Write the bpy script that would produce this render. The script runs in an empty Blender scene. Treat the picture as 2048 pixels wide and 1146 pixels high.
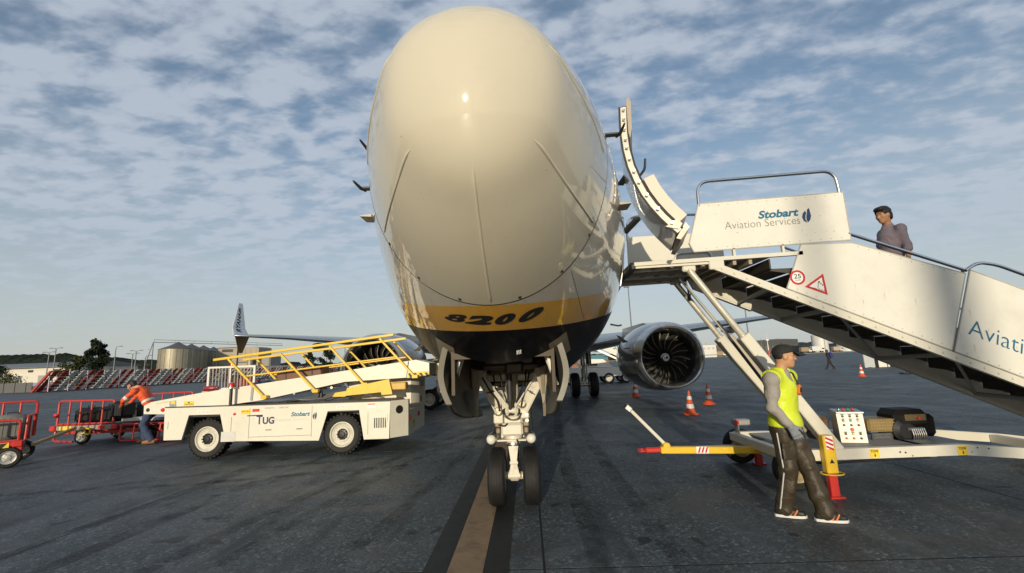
import bpy, bmesh, math, random
import numpy as np
from mathutils import Vector, Matrix, Euler
R = math.radians
random.seed(11)
scene = bpy.context.scene
COL = scene.collection

# ------------------------------------------------------------------ camera
cam_data = bpy.data.cameras.new('camera')
cam_data.sensor_width = 36.0
cam_data.lens = 15.588
cam_data.clip_start = 0.05
cam_data.clip_end = 9000
cam = bpy.data.objects.new('camera', cam_data)
COL.objects.link(cam)
def aim(pitch, yaw, roll):
    fw = Vector((math.sin(yaw)*math.cos(pitch), math.cos(yaw)*math.cos(pitch), math.sin(pitch)))
    r0 = Vector((math.cos(yaw), -math.sin(yaw), 0)); u0 = r0.cross(fw)
    r = math.cos(roll)*r0 + math.sin(roll)*u0
    u = -math.sin(roll)*r0 + math.cos(roll)*u0
    return Matrix((r, u, -fw)).transposed()
cam.matrix_world = Matrix.Translation((0.2202, -5.8879, 1.7502)) @ aim(R(9.6476), R(-1.5672), R(-2.2453)).to_4x4()
scene.camera = cam

# ------------------------------------------------------------------ light
SUN_EL, SUN_AZ = R(9), R(-8)          # azimuth measured from -Y (behind the camera), negative = towards -X
to_sun = Vector((math.sin(SUN_AZ)*math.cos(SUN_EL), -math.cos(SUN_AZ)*math.cos(SUN_EL), math.sin(SUN_EL)))
sun_data = bpy.data.lights.new('sun', 'SUN')
sun_data.energy = 3.7
sun_data.angle = R(0.6)
sun_data.color = (1.0, 0.875, 0.66)
sun = bpy.data.objects.new('sun', sun_data)
COL.objects.link(sun)
sun.rotation_euler = to_sun.to_track_quat('Z', 'Y').to_euler()
sun.location = to_sun*60

world = bpy.data.worlds.new('World')
scene.world = world
world.use_nodes = True
def build_world():
    nt = world.node_tree; N = nt.nodes; L = nt.links
    N.clear()
    out = N.new('ShaderNodeOutputWorld'); bg = N.new('ShaderNodeBackground')
    bg.inputs['Strength'].default_value = 0.10
    L.new(bg.outputs[0], out.inputs[0])
    sky = N.new('ShaderNodeTexSky'); sky.sky_type = 'NISHITA'; sky.sun_disc = False
    sky.sun_elevation = SUN_EL
    sky.sun_rotation = math.atan2(to_sun.x, to_sun.y)
    sky.air_density = 1.0; sky.dust_density = 1.2; sky.ozone_density = 1.6
    tc = N.new('ShaderNodeTexCoord'); sp = N.new('ShaderNodeSeparateXYZ')
    L.new(tc.outputs['Generated'], sp.inputs[0])
    def m(op, a, b=None, clamp=False):
        n = N.new('ShaderNodeMath'); n.operation = op; n.use_clamp = clamp
        for i, v in enumerate((a, b)):
            if v is None: continue
            if isinstance(v, (int, float)): n.inputs[i].default_value = v
            else: L.new(v, n.inputs[i])
        return n.outputs[0]
    zc = m('MAXIMUM', sp.outputs[2], 0.0)
    zz = m('ADD', zc, 0.16)
    u = m('DIVIDE', sp.outputs[0], zz); v = m('DIVIDE', sp.outputs[1], zz)
    cb = N.new('ShaderNodeCombineXYZ'); L.new(u, cb.inputs[0]); L.new(v, cb.inputs[1])
    mp = N.new('ShaderNodeMapping'); mp.inputs['Rotation'].default_value = (0, 0, R(32)); mp.inputs['Scale'].default_value = (0.75, 1.2, 1); mp.inputs['Location'].default_value = (8.1, 2.6, 0)
    L.new(cb.outputs[0], mp.inputs[0])
    def noise(scale, detail, rough, dist=0.0, vec=None):
        n = N.new('ShaderNodeTexNoise'); n.inputs['Scale'].default_value = scale; n.inputs['Detail'].default_value = detail
        n.inputs['Roughness'].default_value = rough; n.inputs['Distortion'].default_value = dist
        L.new(vec or mp.outputs[0], n.inputs['Vector']); return n.outputs[0]
    big = noise(0.55, 3, 0.5)
    mid = noise(8.6, 4, 0.5, 0.15)
    fine = noise(21.0, 5, 0.55, 0.2)
    s = m('ADD', m('MULTIPLY', mid, 0.62), m('MULTIPLY', fine, 0.20))
    s = m('ADD', s, m('MULTIPLY', big, 0.42))
    mr = N.new('ShaderNodeMapRange'); mr.interpolation_type = 'SMOOTHSTEP'
    mr.inputs['From Min'].default_value = 0.47; mr.inputs['From Max'].default_value = 0.70
    L.new(s, mr.inputs['Value'])
    fac = m('MULTIPLY', mr.outputs[0], 0.86)
    # cloud thins into the haze near the horizon
    hz = N.new('ShaderNodeMapRange'); hz.inputs['From Min'].default_value = 0.02; hz.inputs['From Max'].default_value = 0.30
    L.new(zc, hz.inputs['Value'])
    fac = m('MULTIPLY', fac, m('ADD', m('MULTIPLY', hz.outputs[0], 0.75), 0.25))
    cloud = N.new('ShaderNodeMix'); cloud.data_type = 'RGBA'
    cloud.inputs['A'].default_value = (3.6, 4.3, 5.4, 1); cloud.inputs['B'].default_value = (5.0, 5.6, 6.5, 1)
    L.new(mr.outputs[0], cloud.inputs['Factor'])
    # the clear sky, greyed a little by thin haze
    haze = N.new('ShaderNodeMix'); haze.data_type = 'RGBA'
    haze.inputs['B'].default_value = (5.5, 5.75, 5.65, 1)
    hf = N.new('ShaderNodeMapRange'); hf.inputs['From Min'].default_value = 0.0; hf.inputs['From Max'].default_value = 0.45
    hf.inputs['To Min'].default_value = 0.85; hf.inputs['To Max'].default_value = 0.10
    L.new(zc, hf.inputs['Value']); L.new(hf.outputs[0], haze.inputs['Factor'])
    tint = N.new('ShaderNodeMix'); tint.data_type = 'RGBA'; tint.blend_type = 'MULTIPLY'; tint.inputs['Factor'].default_value = 1.0; tint.inputs['B'].default_value = (1.42, 1.50, 1.58, 1)
    L.new(sky.outputs[0], tint.inputs['A']); L.new(tint.outputs['Result'], haze.inputs['A'])
    mx = N.new('ShaderNodeMix'); mx.data_type = 'RGBA'
    L.new(fac, mx.inputs['Factor']); L.new(haze.outputs['Result'], mx.inputs['A']); L.new(cloud.outputs['Result'], mx.inputs['B'])
    L.new(mx.outputs['Result'], bg.inputs['Color'])
build_world()
vs = scene.view_settings
vs.view_transform = 'Standard'; vs.look = 'None'; vs.exposure = 0.0; vs.gamma = 1.0; vs.use_curve_mapping = False
scene.render.film_transparent = False

# ------------------------------------------------------------------ helpers
ORG = {}
def V(*a): return Vector(a)

class MB:
    """collects geometry for ONE mesh; cur = material slot of the faces that follow"""
    def __init__(s): s.v = []; s.f = []; s.m = []; s.cur = 0
    def add(s, vs, fs):
        o = len(s.v); s.v.extend(tuple(p) for p in vs)
        for f in fs: s.f.append(tuple(i+o for i in f)); s.m.append(s.cur)
        return s
    def box(s, c, d, rot=None, bev=0.0):
        hx, hy, hz = d[0]/2, d[1]/2, d[2]/2
        M3 = (Euler(rot).to_matrix() if isinstance(rot, tuple) else rot) if rot is not None else None
        c = Vector(c)
        if bev <= 0:
            P = [Vector((x*hx, y*hy, z*hz)) for x in (-1, 1) for y in (-1, 1) for z in (-1, 1)]
            F = [(0,1,3,2),(4,6,7,5),(0,4,5,1),(2,3,7,6),(0,2,6,4),(1,5,7,3)]
        else:
            b = min(bev, hx*.9, hy*.9, hz*.9); P = []; idx = {}
            for x in (-1, 1):
                for y in (-1, 1):
                    for z in (-1, 1):
                        idx[x,y,z] = len(P)
                        P += [Vector((x*hx, y*(hy-b), z*(hz-b))), Vector((x*(hx-b), y*hy, z*(hz-b))), Vector((x*(hx-b), y*(hy-b), z*hz))]
            F = []
            for sg in (-1, 1):
                F.append([idx[sg,a,b2] for a, b2 in ((-1,-1),(1,-1),(1,1),(-1,1))][::sg])
                F.append([idx[a,sg,b2]+1 for a, b2 in ((-1,-1),(-1,1),(1,1),(1,-1))][::sg])
                F.append([idx[a,b2,sg]+2 for a, b2 in ((-1,-1),(1,-1),(1,1),(-1,1))][::sg])
            for a in (-1, 1):
                for b2 in (-1, 1):
                    q = [idx[a,b2,-1], idx[a,b2,-1]+1, idx[a,b2,1]+1, idx[a,b2,1]]; F.append(q[::a*b2])
                    q = [idx[-1,a,b2]+1, idx[-1,a,b2]+2, idx[1,a,b2]+2, idx[1,a,b2]+1]; F.append(q[::a*b2])
                    q = [idx[a,-1,b2]+2, idx[a,-1,b2], idx[a,1,b2], idx[a,1,b2]+2]; F.append(q[::a*b2])
                    for z in (-1,): pass
            for (x, y, z), i in idx.items():
                F.append((i, i+1, i+2) if x*y*z > 0 else (i, i+2, i+1))
        if M3 is not None: P = [M3 @ p for p in P]
        return s.add([p+c for p in P], F)
    def beam(s, a, b, w, h, up=(0, 0, 1), bev=0.0):
        """box bar from a to b, w wide sideways, h along up"""
        a, b = Vector(a), Vector(b); d = b-a; L = d.length; x = d/L
        u = Vector(up); y = u.cross(x)
        if y.length < 1e-5: y = Vector((0, 1, 0)).cross(x)
        y.normalize(); z = x.cross(y)
        return s.box((a+b)/2, (L, w, h), Matrix((x, y, z)).transposed(), bev)
    def cyl(s, a, b, r0, r1=None, seg=16, caps=True):
        a, b = Vector(a), Vector(b); r1 = r0 if r1 is None else r1
        x = (b-a).normalized(); y = x.orthogonal().normalized(); z = x.cross(y)
        P = []
        for c, r in ((a, r0), (b, r1)):
            for i in range(seg):
                t = 2*math.pi*i/seg; P.append(c + y*(r*math.cos(t)) + z*(r*math.sin(t)))
        F = [(i, (i+1) % seg, seg+(i+1) % seg, seg+i) for i in range(seg)]
        if caps: F += [tuple(range(seg))[::-1], tuple(range(seg, 2*seg))]
        return s.add(P, F)
    def tube(s, pts, r, seg=8, closed=False, caps=True):
        pts = [Vector(p) for p in pts]; n = len(pts)
        rr = r if isinstance(r, (list, tuple)) else [r]*n
        tang = []
        for i in range(n):
            if closed: t = pts[(i+1) % n]-pts[i-1]
            else: t = pts[min(i+1, n-1)]-pts[max(i-1, 0)]
            tang.append(t.normalized())
        y = tang[0].orthogonal().normalized(); P = []
        for i in range(n):
            y = (y - tang[i]*y.dot(tang[i])).normalized(); z = tang[i].cross(y)
            for k in range(seg):
                a = 2*math.pi*k/seg; P.append(pts[i]+y*(rr[i]*math.cos(a))+z*(rr[i]*math.sin(a)))
        F = []
        m = n if closed else n-1
        for i in range(m):
            j = (i+1) % n
            for k in range(seg):
                k2 = (k+1) % seg; F.append((i*seg+k, i*seg+k2, j*seg+k2, j*seg+k))
        if caps and not closed: F += [tuple(range(seg))[::-1], tuple(range((n-1)*seg, n*seg))]
        return s.add(P, F)
    def lathe(s, prof, o, axis, seg=32, close=False):
        """prof = [(radius, along axis)]"""
        o = Vector(o); x = Vector(axis).normalized(); y = x.orthogonal().normalized(); z = x.cross(y)
        P = []; F = []
        for r, h in prof:
            for i in range(seg):
                t = 2*math.pi*i/seg; P.append(o + x*h + y*(r*math.cos(t)) + z*(r*math.sin(t)))
        n = len(prof)
        for j in range(n if close else n-1):
            j2 = (j+1) % n
            for i in range(seg):
                i2 = (i+1) % seg; F.append((j*seg+i, j*seg+i2, j2*seg+i2, j2*seg+i))
        return s.add(P, F)
    def prism(s, poly, fn, w0, w1):
        """polygon (u,v) extruded from w0 to w1; fn(u,v,w) -> point"""
        n = len(poly)
        P = [fn(u, v, w0) for u, v in poly] + [fn(u, v, w1) for u, v in poly]
        F = [tuple(range(n))[::-1], tuple(range(n, 2*n))] + [(i, (i+1) % n, n+(i+1) % n, n+i) for i in range(n)]
        return s.add(P, F)
    def xz(s, poly, y0, y1): return s.prism(poly, lambda u, v, w: (u, w, v), y0, y1)
    def yz(s, poly, x0, x1): return s.prism(poly, lambda u, v, w: (w, u, v), x0, x1)
    def xy(s, poly, z0, z1): return s.prism(poly, lambda u, v, w: (u, v, w), z0, z1)
    def grid(s, G, closeu=False, flip=False):
        """G[i][j] points; quads between rows; closeu joins the last column to the first"""
        n, m = len(G), len(G[0]); P = [p for row in G for p in row]; F = []
        for i in range(n-1):
            for j in range(m if closeu else m-1):
                j2 = (j+1) % m; q = (i*m+j, i*m+j2, (i+1)*m+j2, (i+1)*m+j)
                F.append(q[::-1] if flip else q)
        return s.add(P, F)
    def mesh(s, name, org=None, angle=35):
        me = bpy.data.meshes.new(name)
        if org is not None and (org.x or org.y or org.z):
            vv = [(p[0]-org.x, p[1]-org.y, p[2]-org.z) for p in s.v]
        else: vv = s.v
        me.from_pydata(vv, [], s.f)
        bm = bmesh.new(); bm.from_mesh(me); bmesh.ops.recalc_face_normals(bm, faces=bm.faces); bm.to_mesh(me); bm.free()
        if any(s.m): me.polygons.foreach_set('material_index', s.m)
        if angle:
            me.polygons.foreach_set('use_smooth', [True]*len(me.polygons))
            me.set_sharp_from_angle(angle=R(angle))
        me.update()
        return me

def root_of(o):
    while o.parent: o = o.parent
    return o
def obj(name, mb, mats, parent=None, angle=35, label=None):
    """link one mesh object; vertices are given in world coordinates when the thing has an origin in ORG"""
    org = ORG.get(root_of(parent).name) if parent else None
    me = mb.mesh(name, org, angle) if isinstance(mb, MB) else mb
    if not isinstance(mats, (list, tuple)): mats = [mats]
    for m in mats: me.materials.append(m)
    o = bpy.data.objects.new(name, me); COL.objects.link(o)
    if parent: o.parent = parent
    if label: o['label'] = label
    return o
def thing(name, label, cat, loc=(0, 0, 0), rotz=0.0, group=None, world=False):
    o = bpy.data.objects.new(name, None); COL.objects.link(o)
    o.empty_display_size = 0.2
    o.location = loc; o.rotation_euler = (0, 0, rotz)
    o['label'] = label; o['category'] = cat
    if group: o['group'] = group
    if world: ORG[o.name] = Vector(loc)
    return o
def tag(o, label, cat, group=None):
    o['label'] = label; o['category'] = cat
    if group: o['group'] = group
    return o
def struct(name, mb, mats, parent=None, angle=0):
    o = obj(name, mb, mats, parent, angle)
    if not parent: o['kind'] = 'structure'
    return o
def copy_tree(o, parent=None):
    c = o.copy(); COL.objects.link(c); c.parent = parent
    for ch in [x for x in o.children]: copy_tree(ch, c)
    return c

def fillet(pts, r, n=6):
    """rounds the inner corners of a polyline"""
    pts = [Vector(p) for p in pts]; out = [pts[0]]
    for i in range(1, len(pts)-1):
        a, b, c = pts[i-1], pts[i], pts[i+1]
        d1 = (a-b); d2 = (c-b); k = min(r, d1.length*.49, d2.length*.49)
        p, q = b+d1.normalized()*k, b+d2.normalized()*k
        for j in range(n+1):
            t = j/n; out.append(p*(1-t)**2 + b*(2*t*(1-t)) + q*t*t)
    out.append(pts[-1]); return out

# ---- materials
MATS = {}
def mat(name, col, rough=0.5, metal=0.0, var=0.10, scale=6.0, bump=0.0, bscale=40.0, coat=0.0, dirt=0.0, dcol=(0.10, 0.085, 0.06), spec=0.5, rvar=0.12, emit=None, trans=0.0, folds=0.0, fscale=14.0):
    if name in MATS: return MATS[name]
    m = bpy.data.materials.new(name); m.use_nodes = True; MATS[name] = m
    nt = m.node_tree; N = nt.nodes; L = nt.links; b = N['Principled BSDF']
    b.inputs['Roughness'].default_value = rough; b.inputs['Metallic'].default_value = metal
    b.inputs['Coat Weight'].default_value = coat; b.inputs['Coat Roughness'].default_value = 0.04
    b.inputs['Specular IOR Level'].default_value = spec
    tc = N.new('ShaderNodeTexCoord'); no = N.new('ShaderNodeTexNoise')
    no.inputs['Scale'].default_value = scale; no.inputs['Detail'].default_value = 6; no.inputs['Roughness'].default_value = 0.6
    L.new(tc.outputs['Object'], no.inputs['Vector'])
    lo = tuple(max(0, c*(1-var)) for c in col)+(1,); hi = tuple(min(1, c*(1+var)) for c in col)+(1,)
    mx = N.new('ShaderNodeMix'); mx.data_type = 'RGBA'; mx.inputs['A'].default_value = lo; mx.inputs['B'].default_value = hi
    L.new(no.outputs[0], mx.inputs['Factor']); res = mx.outputs['Result']
    if dirt > 0:
        n2 = N.new('ShaderNodeTexNoise'); n2.inputs['Scale'].default_value = scale*0.6; n2.inputs['Detail'].default_value = 9; n2.inputs['Roughness'].default_value = 0.72
        L.new(tc.outputs['Object'], n2.inputs['Vector'])
        mr = N.new('ShaderNodeMapRange'); mr.inputs['From Min'].default_value = 0.50; mr.inputs['From Max'].default_value = 0.74; mr.inputs['To Max'].default_value = dirt
        L.new(n2.outputs[0], mr.inputs['Value'])
        m2 = N.new('ShaderNodeMix'); m2.data_type = 'RGBA'; m2.inputs['B'].default_value = tuple(dcol)+(1,)
        L.new(mr.outputs[0], m2.inputs['Factor']); L.new(res, m2.inputs['A']); res = m2.outputs['Result']
    L.new(res, b.inputs['Base Color'])
    if rvar > 0:
        mr = N.new('ShaderNodeMapRange'); mr.inputs['To Min'].default_value = max(0.02, rough-rvar); mr.inputs['To Max'].default_value = min(1, rough+rvar)
        L.new(no.outputs[0], mr.inputs['Value']); L.new(mr.outputs[0], b.inputs['Roughness'])
    if bump > 0:
        n3 = N.new('ShaderNodeTexNoise'); n3.inputs['Scale'].default_value = bscale; n3.inputs['Detail'].default_value = 4
        L.new(tc.outputs['Object'], n3.inputs['Vector'])
        bp = N.new('ShaderNodeBump'); bp.inputs['Strength'].default_value = bump; bp.inputs['Distance'].default_value = 0.01
        L.new(n3.outputs[0], bp.inputs['Height']); L.new(bp.outputs[0], b.inputs['Normal'])
    if folds > 0:
        n4 = N.new('ShaderNodeTexNoise'); n4.inputs['Scale'].default_value = fscale; n4.inputs['Detail'].default_value = 3; n4.inputs['Distortion'].default_value = 1.6
        L.new(tc.outputs['Object'], n4.inputs['Vector'])
        bp2 = N.new('ShaderNodeBump'); bp2.inputs['Strength'].default_value = folds; bp2.inputs['Distance'].default_value = 0.035
        L.new(n4.outputs[0], bp2.inputs['Height'])
        if bump > 0: L.new(bp.outputs[0], bp2.inputs['Normal'])
        L.new(bp2.outputs[0], b.inputs['Normal'])
    if emit: b.inputs['Emission Color'].default_value = tuple(emit[:3])+(1,); b.inputs['Emission Strength'].default_value = emit[3]
    if trans: b.inputs['Transmission Weight'].default_value = trans
    return m
WHITE = mat('white_paint', (0.69, 0.67, 0.60), 0.42, var=0.05, scale=3, dirt=0.22, dcol=(0.36, 0.31, 0.23), bump=0.02)
CREAM = mat('cream_paint', (0.64, 0.61, 0.52), 0.42, var=0.05, scale=3, dirt=0.22, dcol=(0.34, 0.29, 0.20), bump=0.02)
GREYP = mat('grey_paint', (0.30, 0.30, 0.29), 0.5, dirt=0.3)
DARK = mat('dark_metal', (0.03, 0.03, 0.032), 0.5, dirt=0.2, var=0.3)
BLACK = mat('black_plastic', (0.013, 0.013, 0.014), 0.42, var=0.3)
RUBBER = mat('rubber', (0.006, 0.0058, 0.0055), 0.7, var=0.35, scale=14, bump=0.2, bscale=60, dirt=0.22, dcol=(0.028, 0.024, 0.02))
STEEL = mat('steel', (0.60, 0.58, 0.55), 0.28, 1.0, var=0.12, scale=9)
CHROME = mat('chrome', (0.78, 0.77, 0.74), 0.10, 1.0, var=0.05, rvar=0.05)
ALU = mat('aluminium', (0.55, 0.55, 0.54), 0.38, 1.0, var=0.12, scale=12)
YELLOW = mat('yellow_paint', (0.72, 0.47, 0.03), 0.42, var=0.08, dirt=0.3, dcol=(0.25, 0.16, 0.03))
RED = mat('red_paint', (0.50, 0.030, 0.022), 0.42, var=0.12, dirt=0.3, dcol=(0.12, 0.02, 0.015))
REDL = mat('red_lamp', (0.62, 0.02, 0.015), 0.2, coat=0.6)
NAVYT = mat('navy_print', (0.012, 0.03, 0.10), 0.5)
TEALT = mat('teal_print', (0.008, 0.13, 0.24), 0.5)
BLACKT = mat('black_print', (0.012, 0.012, 0.014), 0.55)
GREYT = mat('grey_print', (0.20, 0.20, 0.20), 0.55)
REDT = mat('red_print', (0.55, 0.02, 0.02), 0.5)
WHITET = mat('white_print', (0.80, 0.80, 0.78), 0.5)
YELT = mat('yellow_print', (0.80, 0.55, 0.04), 0.5)

def text_mesh(txt, size=1.0, shear=0.0, offset=0.0, extrude=0.0, align='LEFT', space=1.0):
    cu = bpy.data.curves.new('t', 'FONT'); cu.body = txt; cu.size = size; cu.shear = shear; cu.offset = offset
    cu.extrude = extrude; cu.align_x = align; cu.space_character = space; cu.resolution_u = 4
    ob = bpy.data.objects.new('t', cu); COL.objects.link(ob)
    dg = bpy.context.evaluated_depsgraph_get(); dg.update()
    me = bpy.data.meshes.new_from_object(ob.evaluated_get(dg))
    vs = [tuple(v.co) for v in me.vertices]; fs = [tuple(p.vertices) for p in me.polygons]
    bpy.data.objects.remove(ob); bpy.data.curves.remove(cu); bpy.data.meshes.remove(me)
    return vs, fs
def put_text(mb, txt, o, ux, uy, width=None, height=None, **kw):
    """flat lettering: o = lower left corner, ux/uy directions; scaled to width (and height)"""
    vs, fs = text_mesh(txt, **kw)
    x0 = min(v[0] for v in vs); x1 = max(v[0] for v in vs); y0 = min(v[1] for v in vs); y1 = max(v[1] for v in vs)
    sx = width/(x1-x0) if width else height/(y1-y0)
    sy = height/(y1-y0) if height else sx
    o, ux, uy = Vector(o), Vector(ux), Vector(uy)
    mb.add([o+ux*((v[0]-x0)*sx)+uy*((v[1]-y0)*sy) for v in vs], fs)
    return mb

# ------------------------------------------------------------------ ground
def ground_material(name, joints):
    m = bpy.data.materials.new(name); m.use_nodes = True
    nt = m.node_tree; N = nt.nodes; L = nt.links; b = N['Principled BSDF']
    ge = N.new('ShaderNodeNewGeometry')
    def noise(scale, detail=6, rough=0.6, vec=None, dist=0.0):
        n = N.new('ShaderNodeTexNoise'); n.inputs['Scale'].default_value = scale; n.inputs['Detail'].default_value = detail
        n.inputs['Roughness'].default_value = rough; n.inputs['Distortion'].default_value = dist
        L.new(vec or ge.outputs['Position'], n.inputs['Vector']); return n.outputs[0]
    def rng(v, a, b2, c=0.0, d=1.0):
        n = N.new('ShaderNodeMapRange'); n.inputs['From Min'].default_value = a; n.inputs['From Max'].default_value = b2
        n.inputs['To Min'].default_value = c; n.inputs['To Max'].default_value = d; L.new(v, n.inputs['Value']); return n.outputs[0]
    def mix(f, A, B):
        n = N.new('ShaderNodeMix'); n.data_type = 'RGBA'
        if isinstance(f, (int, float)): n.inputs['Factor'].default_value = f
        else: L.new(f, n.inputs['Factor'])
        for k, v in (('A', A), ('B', B)):
            if isinstance(v, tuple): n.inputs[k].default_value = v+(1,)
            else: L.new(v, n.inputs[k])
        return n.outputs['Result']
    big = noise(0.16, 5, 0.55, dist=0.6)
    med = noise(1.3, 8, 0.68)
    grit = noise(17, 5, 0.75)
    vo = N.new('ShaderNodeTexVoronoi'); vo.inputs['Scale'].default_value = 34; vo.inputs['Randomness'].default_value = 1.0; L.new(ge.outputs['Position'], vo.inputs['Vector'])
    ve = N.new('ShaderNodeTexVoronoi'); ve.feature = 'DISTANCE_TO_EDGE'; ve.inputs['Scale'].default_value = 34; L.new(ge.outputs['Position'], ve.inputs['Vector'])
    speck = noise(70, 2, 0.6)
    base = mix(rng(big, 0.3, 0.7), (0.070, 0.096, 0.108), (0.135, 0.172, 0.190))
    base = mix(rng(med, 0.42, 0.72, 0, 0.65), base, (0.060, 0.070, 0.075))
    sv = N.new('ShaderNodeSeparateColor'); L.new(vo.outputs['Color'], sv.inputs[0])
    base = mix(rng(sv.outputs[0], 0.0, 0.55, 0.75, 0), base, (0.028, 0.034, 0.038))
    base = mix(rng(sv.outputs[1], 0.72, 1.0, 0, 0.75), base, (0.27, 0.29, 0.29))
    base = mix(rng(ve.outputs['Distance'], 0.0, 0.10, 0.8, 0), base, (0.020, 0.024, 0.026))
    base = mix(rng(grit, 0.42, 0.66, 0, 0.55), base, (0.034, 0.040, 0.044))
    # long dark rubber and oil smears
    mp = N.new('ShaderNodeMapping'); mp.inputs['Rotation'].default_value = (0, 0, R(12)); mp.inputs['Scale'].default_value = (2.0, 0.34, 1)
    L.new(ge.outputs['Position'], mp.inputs[0])
    sm = noise(0.9, 6, 0.6, mp.outputs[0], 0.8)
    base = mix(rng(sm, 0.50, 0.68, 0, 0.78), base, (0.026, 0.031, 0.034))
    sp2 = noise(0.7, 4, 0.5, dist=1.2)
    base = mix(rng(sp2, 0.56, 0.70, 0, 0.8), base, (0.026, 0.027, 0.027))
    # oil drips, scattered small dark spots
    dr = noise(3.1, 2, 0.4, dist=0.4)
    base = mix(rng(dr, 0.66, 0.72, 0, 0.85), base, (0.012, 0.012, 0.012))
    pale = noise(0.45, 5, 0.6, dist=0.8)
    base = mix(rng(pale, 0.56, 0.74, 0, 0.45), base, (0.17, 0.20, 0.21))
    oi = N.new('ShaderNodeObjectInfo')
    base = mix(rng(oi.outputs['Random'], 0, 1, 0.0, 0.22), base, (0.04, 0.046, 0.052))
    L.new(base, b.inputs['Base Color'])
    L.new(rng(sp2, 0.45, 0.72, 0.66, 0.40), b.inputs['Roughness'])
    b.inputs['Specular IOR Level'].default_value = 0.35
    bp = N.new('ShaderNodeBump'); bp.inputs['Strength'].default_value = 0.55; bp.inputs['Distance'].default_value = 0.012
    h = N.new('ShaderNodeMath'); h.operation = 'ADD'; L.new(grit, h.inputs[0]); L.new(ve.outputs['Distance'], h.inputs[1])
    L.new(h.outputs[0], bp.inputs['Height']); L.new(bp.outputs[0], b.inputs['Normal'])
    return m
GROUND = ground_material('apron_concrete', True)
SLX, SLY, OX, OY = 5.42, 5.5, 0.29, -1.75
ap = MB(); ap.add([(-2600, -400, -0.045), (2600, -400, -0.045), (2600, 4200, -0.045), (-2600, 4200, -0.045)], [(0, 1, 2, 3)])
apron = struct('apron', ap, GROUND)
apron['label'] = 'dark grey concrete airport apron with slab joints'
jt = MB(); jt.add([(OX-9*SLX, OY-2*SLY, -0.0015), (OX+10*SLX, OY-2*SLY, -0.0015), (OX+10*SLX, OY+13*SLY, -0.0015), (OX-9*SLX, OY+13*SLY, -0.0015)], [(0, 1, 2, 3)])
obj('joint_sealant', jt, mat('joint_sealant', (0.006, 0.006, 0.007), 0.9), apron, 0)
slab_me = MB().box((0, 0, -0.019), (SLX-0.022, SLY-0.022, 0.038), None, 0.0).mesh('slab', None, 0)
slab_me.materials.append(GROUND)
for i in range(-9, 10):
    for j in range(-2, 13):
        s = bpy.data.objects.new('slab', slab_me); COL.objects.link(s); s.parent = apron
        s.location = (OX+(i+.5)*SLX, OY+(j+.5)*SLY, 0)

def line_paint(name, col, wear, wcol=(0.05, 0.055, 0.06)):
    m = mat(name, col, 0.6, var=0.35, scale=4.5, dirt=wear, dcol=wcol, bump=0.3, bscale=60)
    return m
LP_Y = line_paint('line_yellow', (0.27, 0.18, 0.10), 0.97, (0.035, 0.032, 0.03))
LP_B = line_paint('line_black', (0.010, 0.012, 0.012), 0.15)
LP_W = line_paint('line_white', (0.26, 0.27, 0.27), 0.7)
def strip(name, x0, x1, y0, y1, m, z=0.004, lab=None):
    o = MB(); n = 24
    o.grid([[(x0, y0+(y1-y0)*k/n, z), (x1, y0+(y1-y0)*k/n, z)] for k in range(n+1)])
    s = struct(name, o, m); s['label'] = lab or name; return s
strip('taxi_line', -0.545, -0.235, -12, 62, LP_Y, lab='worn tan taxi line under the nose wheels')
strip('taxi_line_border', -0.76, -0.55, -12, 62, LP_B, lab='black border left of the taxi line')
strip('taxi_line_border', -0.23, -0.015, -12, 62, LP_B, lab='black border right of the taxi line')
def painted(pts, w, m, lab):
    o = MB(); a, b = Vector(pts[0]), Vector(pts[1]); d = (b-a).normalized(); n = Vector((-d.y, d.x, 0))*w/2
    o.add([a-n, b-n, b+n, a+n], [(0, 1, 2, 3)])
    s = struct('painted_line', o, m); s['label'] = lab
painted([(-42, 24.5, .006), (-33, 36.5, .006)], 0.12, LP_W, 'thin white line far behind the baggage carts')
painted([(-24, 12, .006), (-26, 25, .006)], 0.10, LP_W, 'thin white line behind the baggage carts')
painted([(13, 27.5, .006), (30, 14.5, .006)], 0.10, LP_W, 'thin white line running beneath the stairs')
painted([(-36, 30.0, .006), (-8, 39.0, .006)], 0.12, LP_W, 'thin white line in front of the blast fence')

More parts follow.
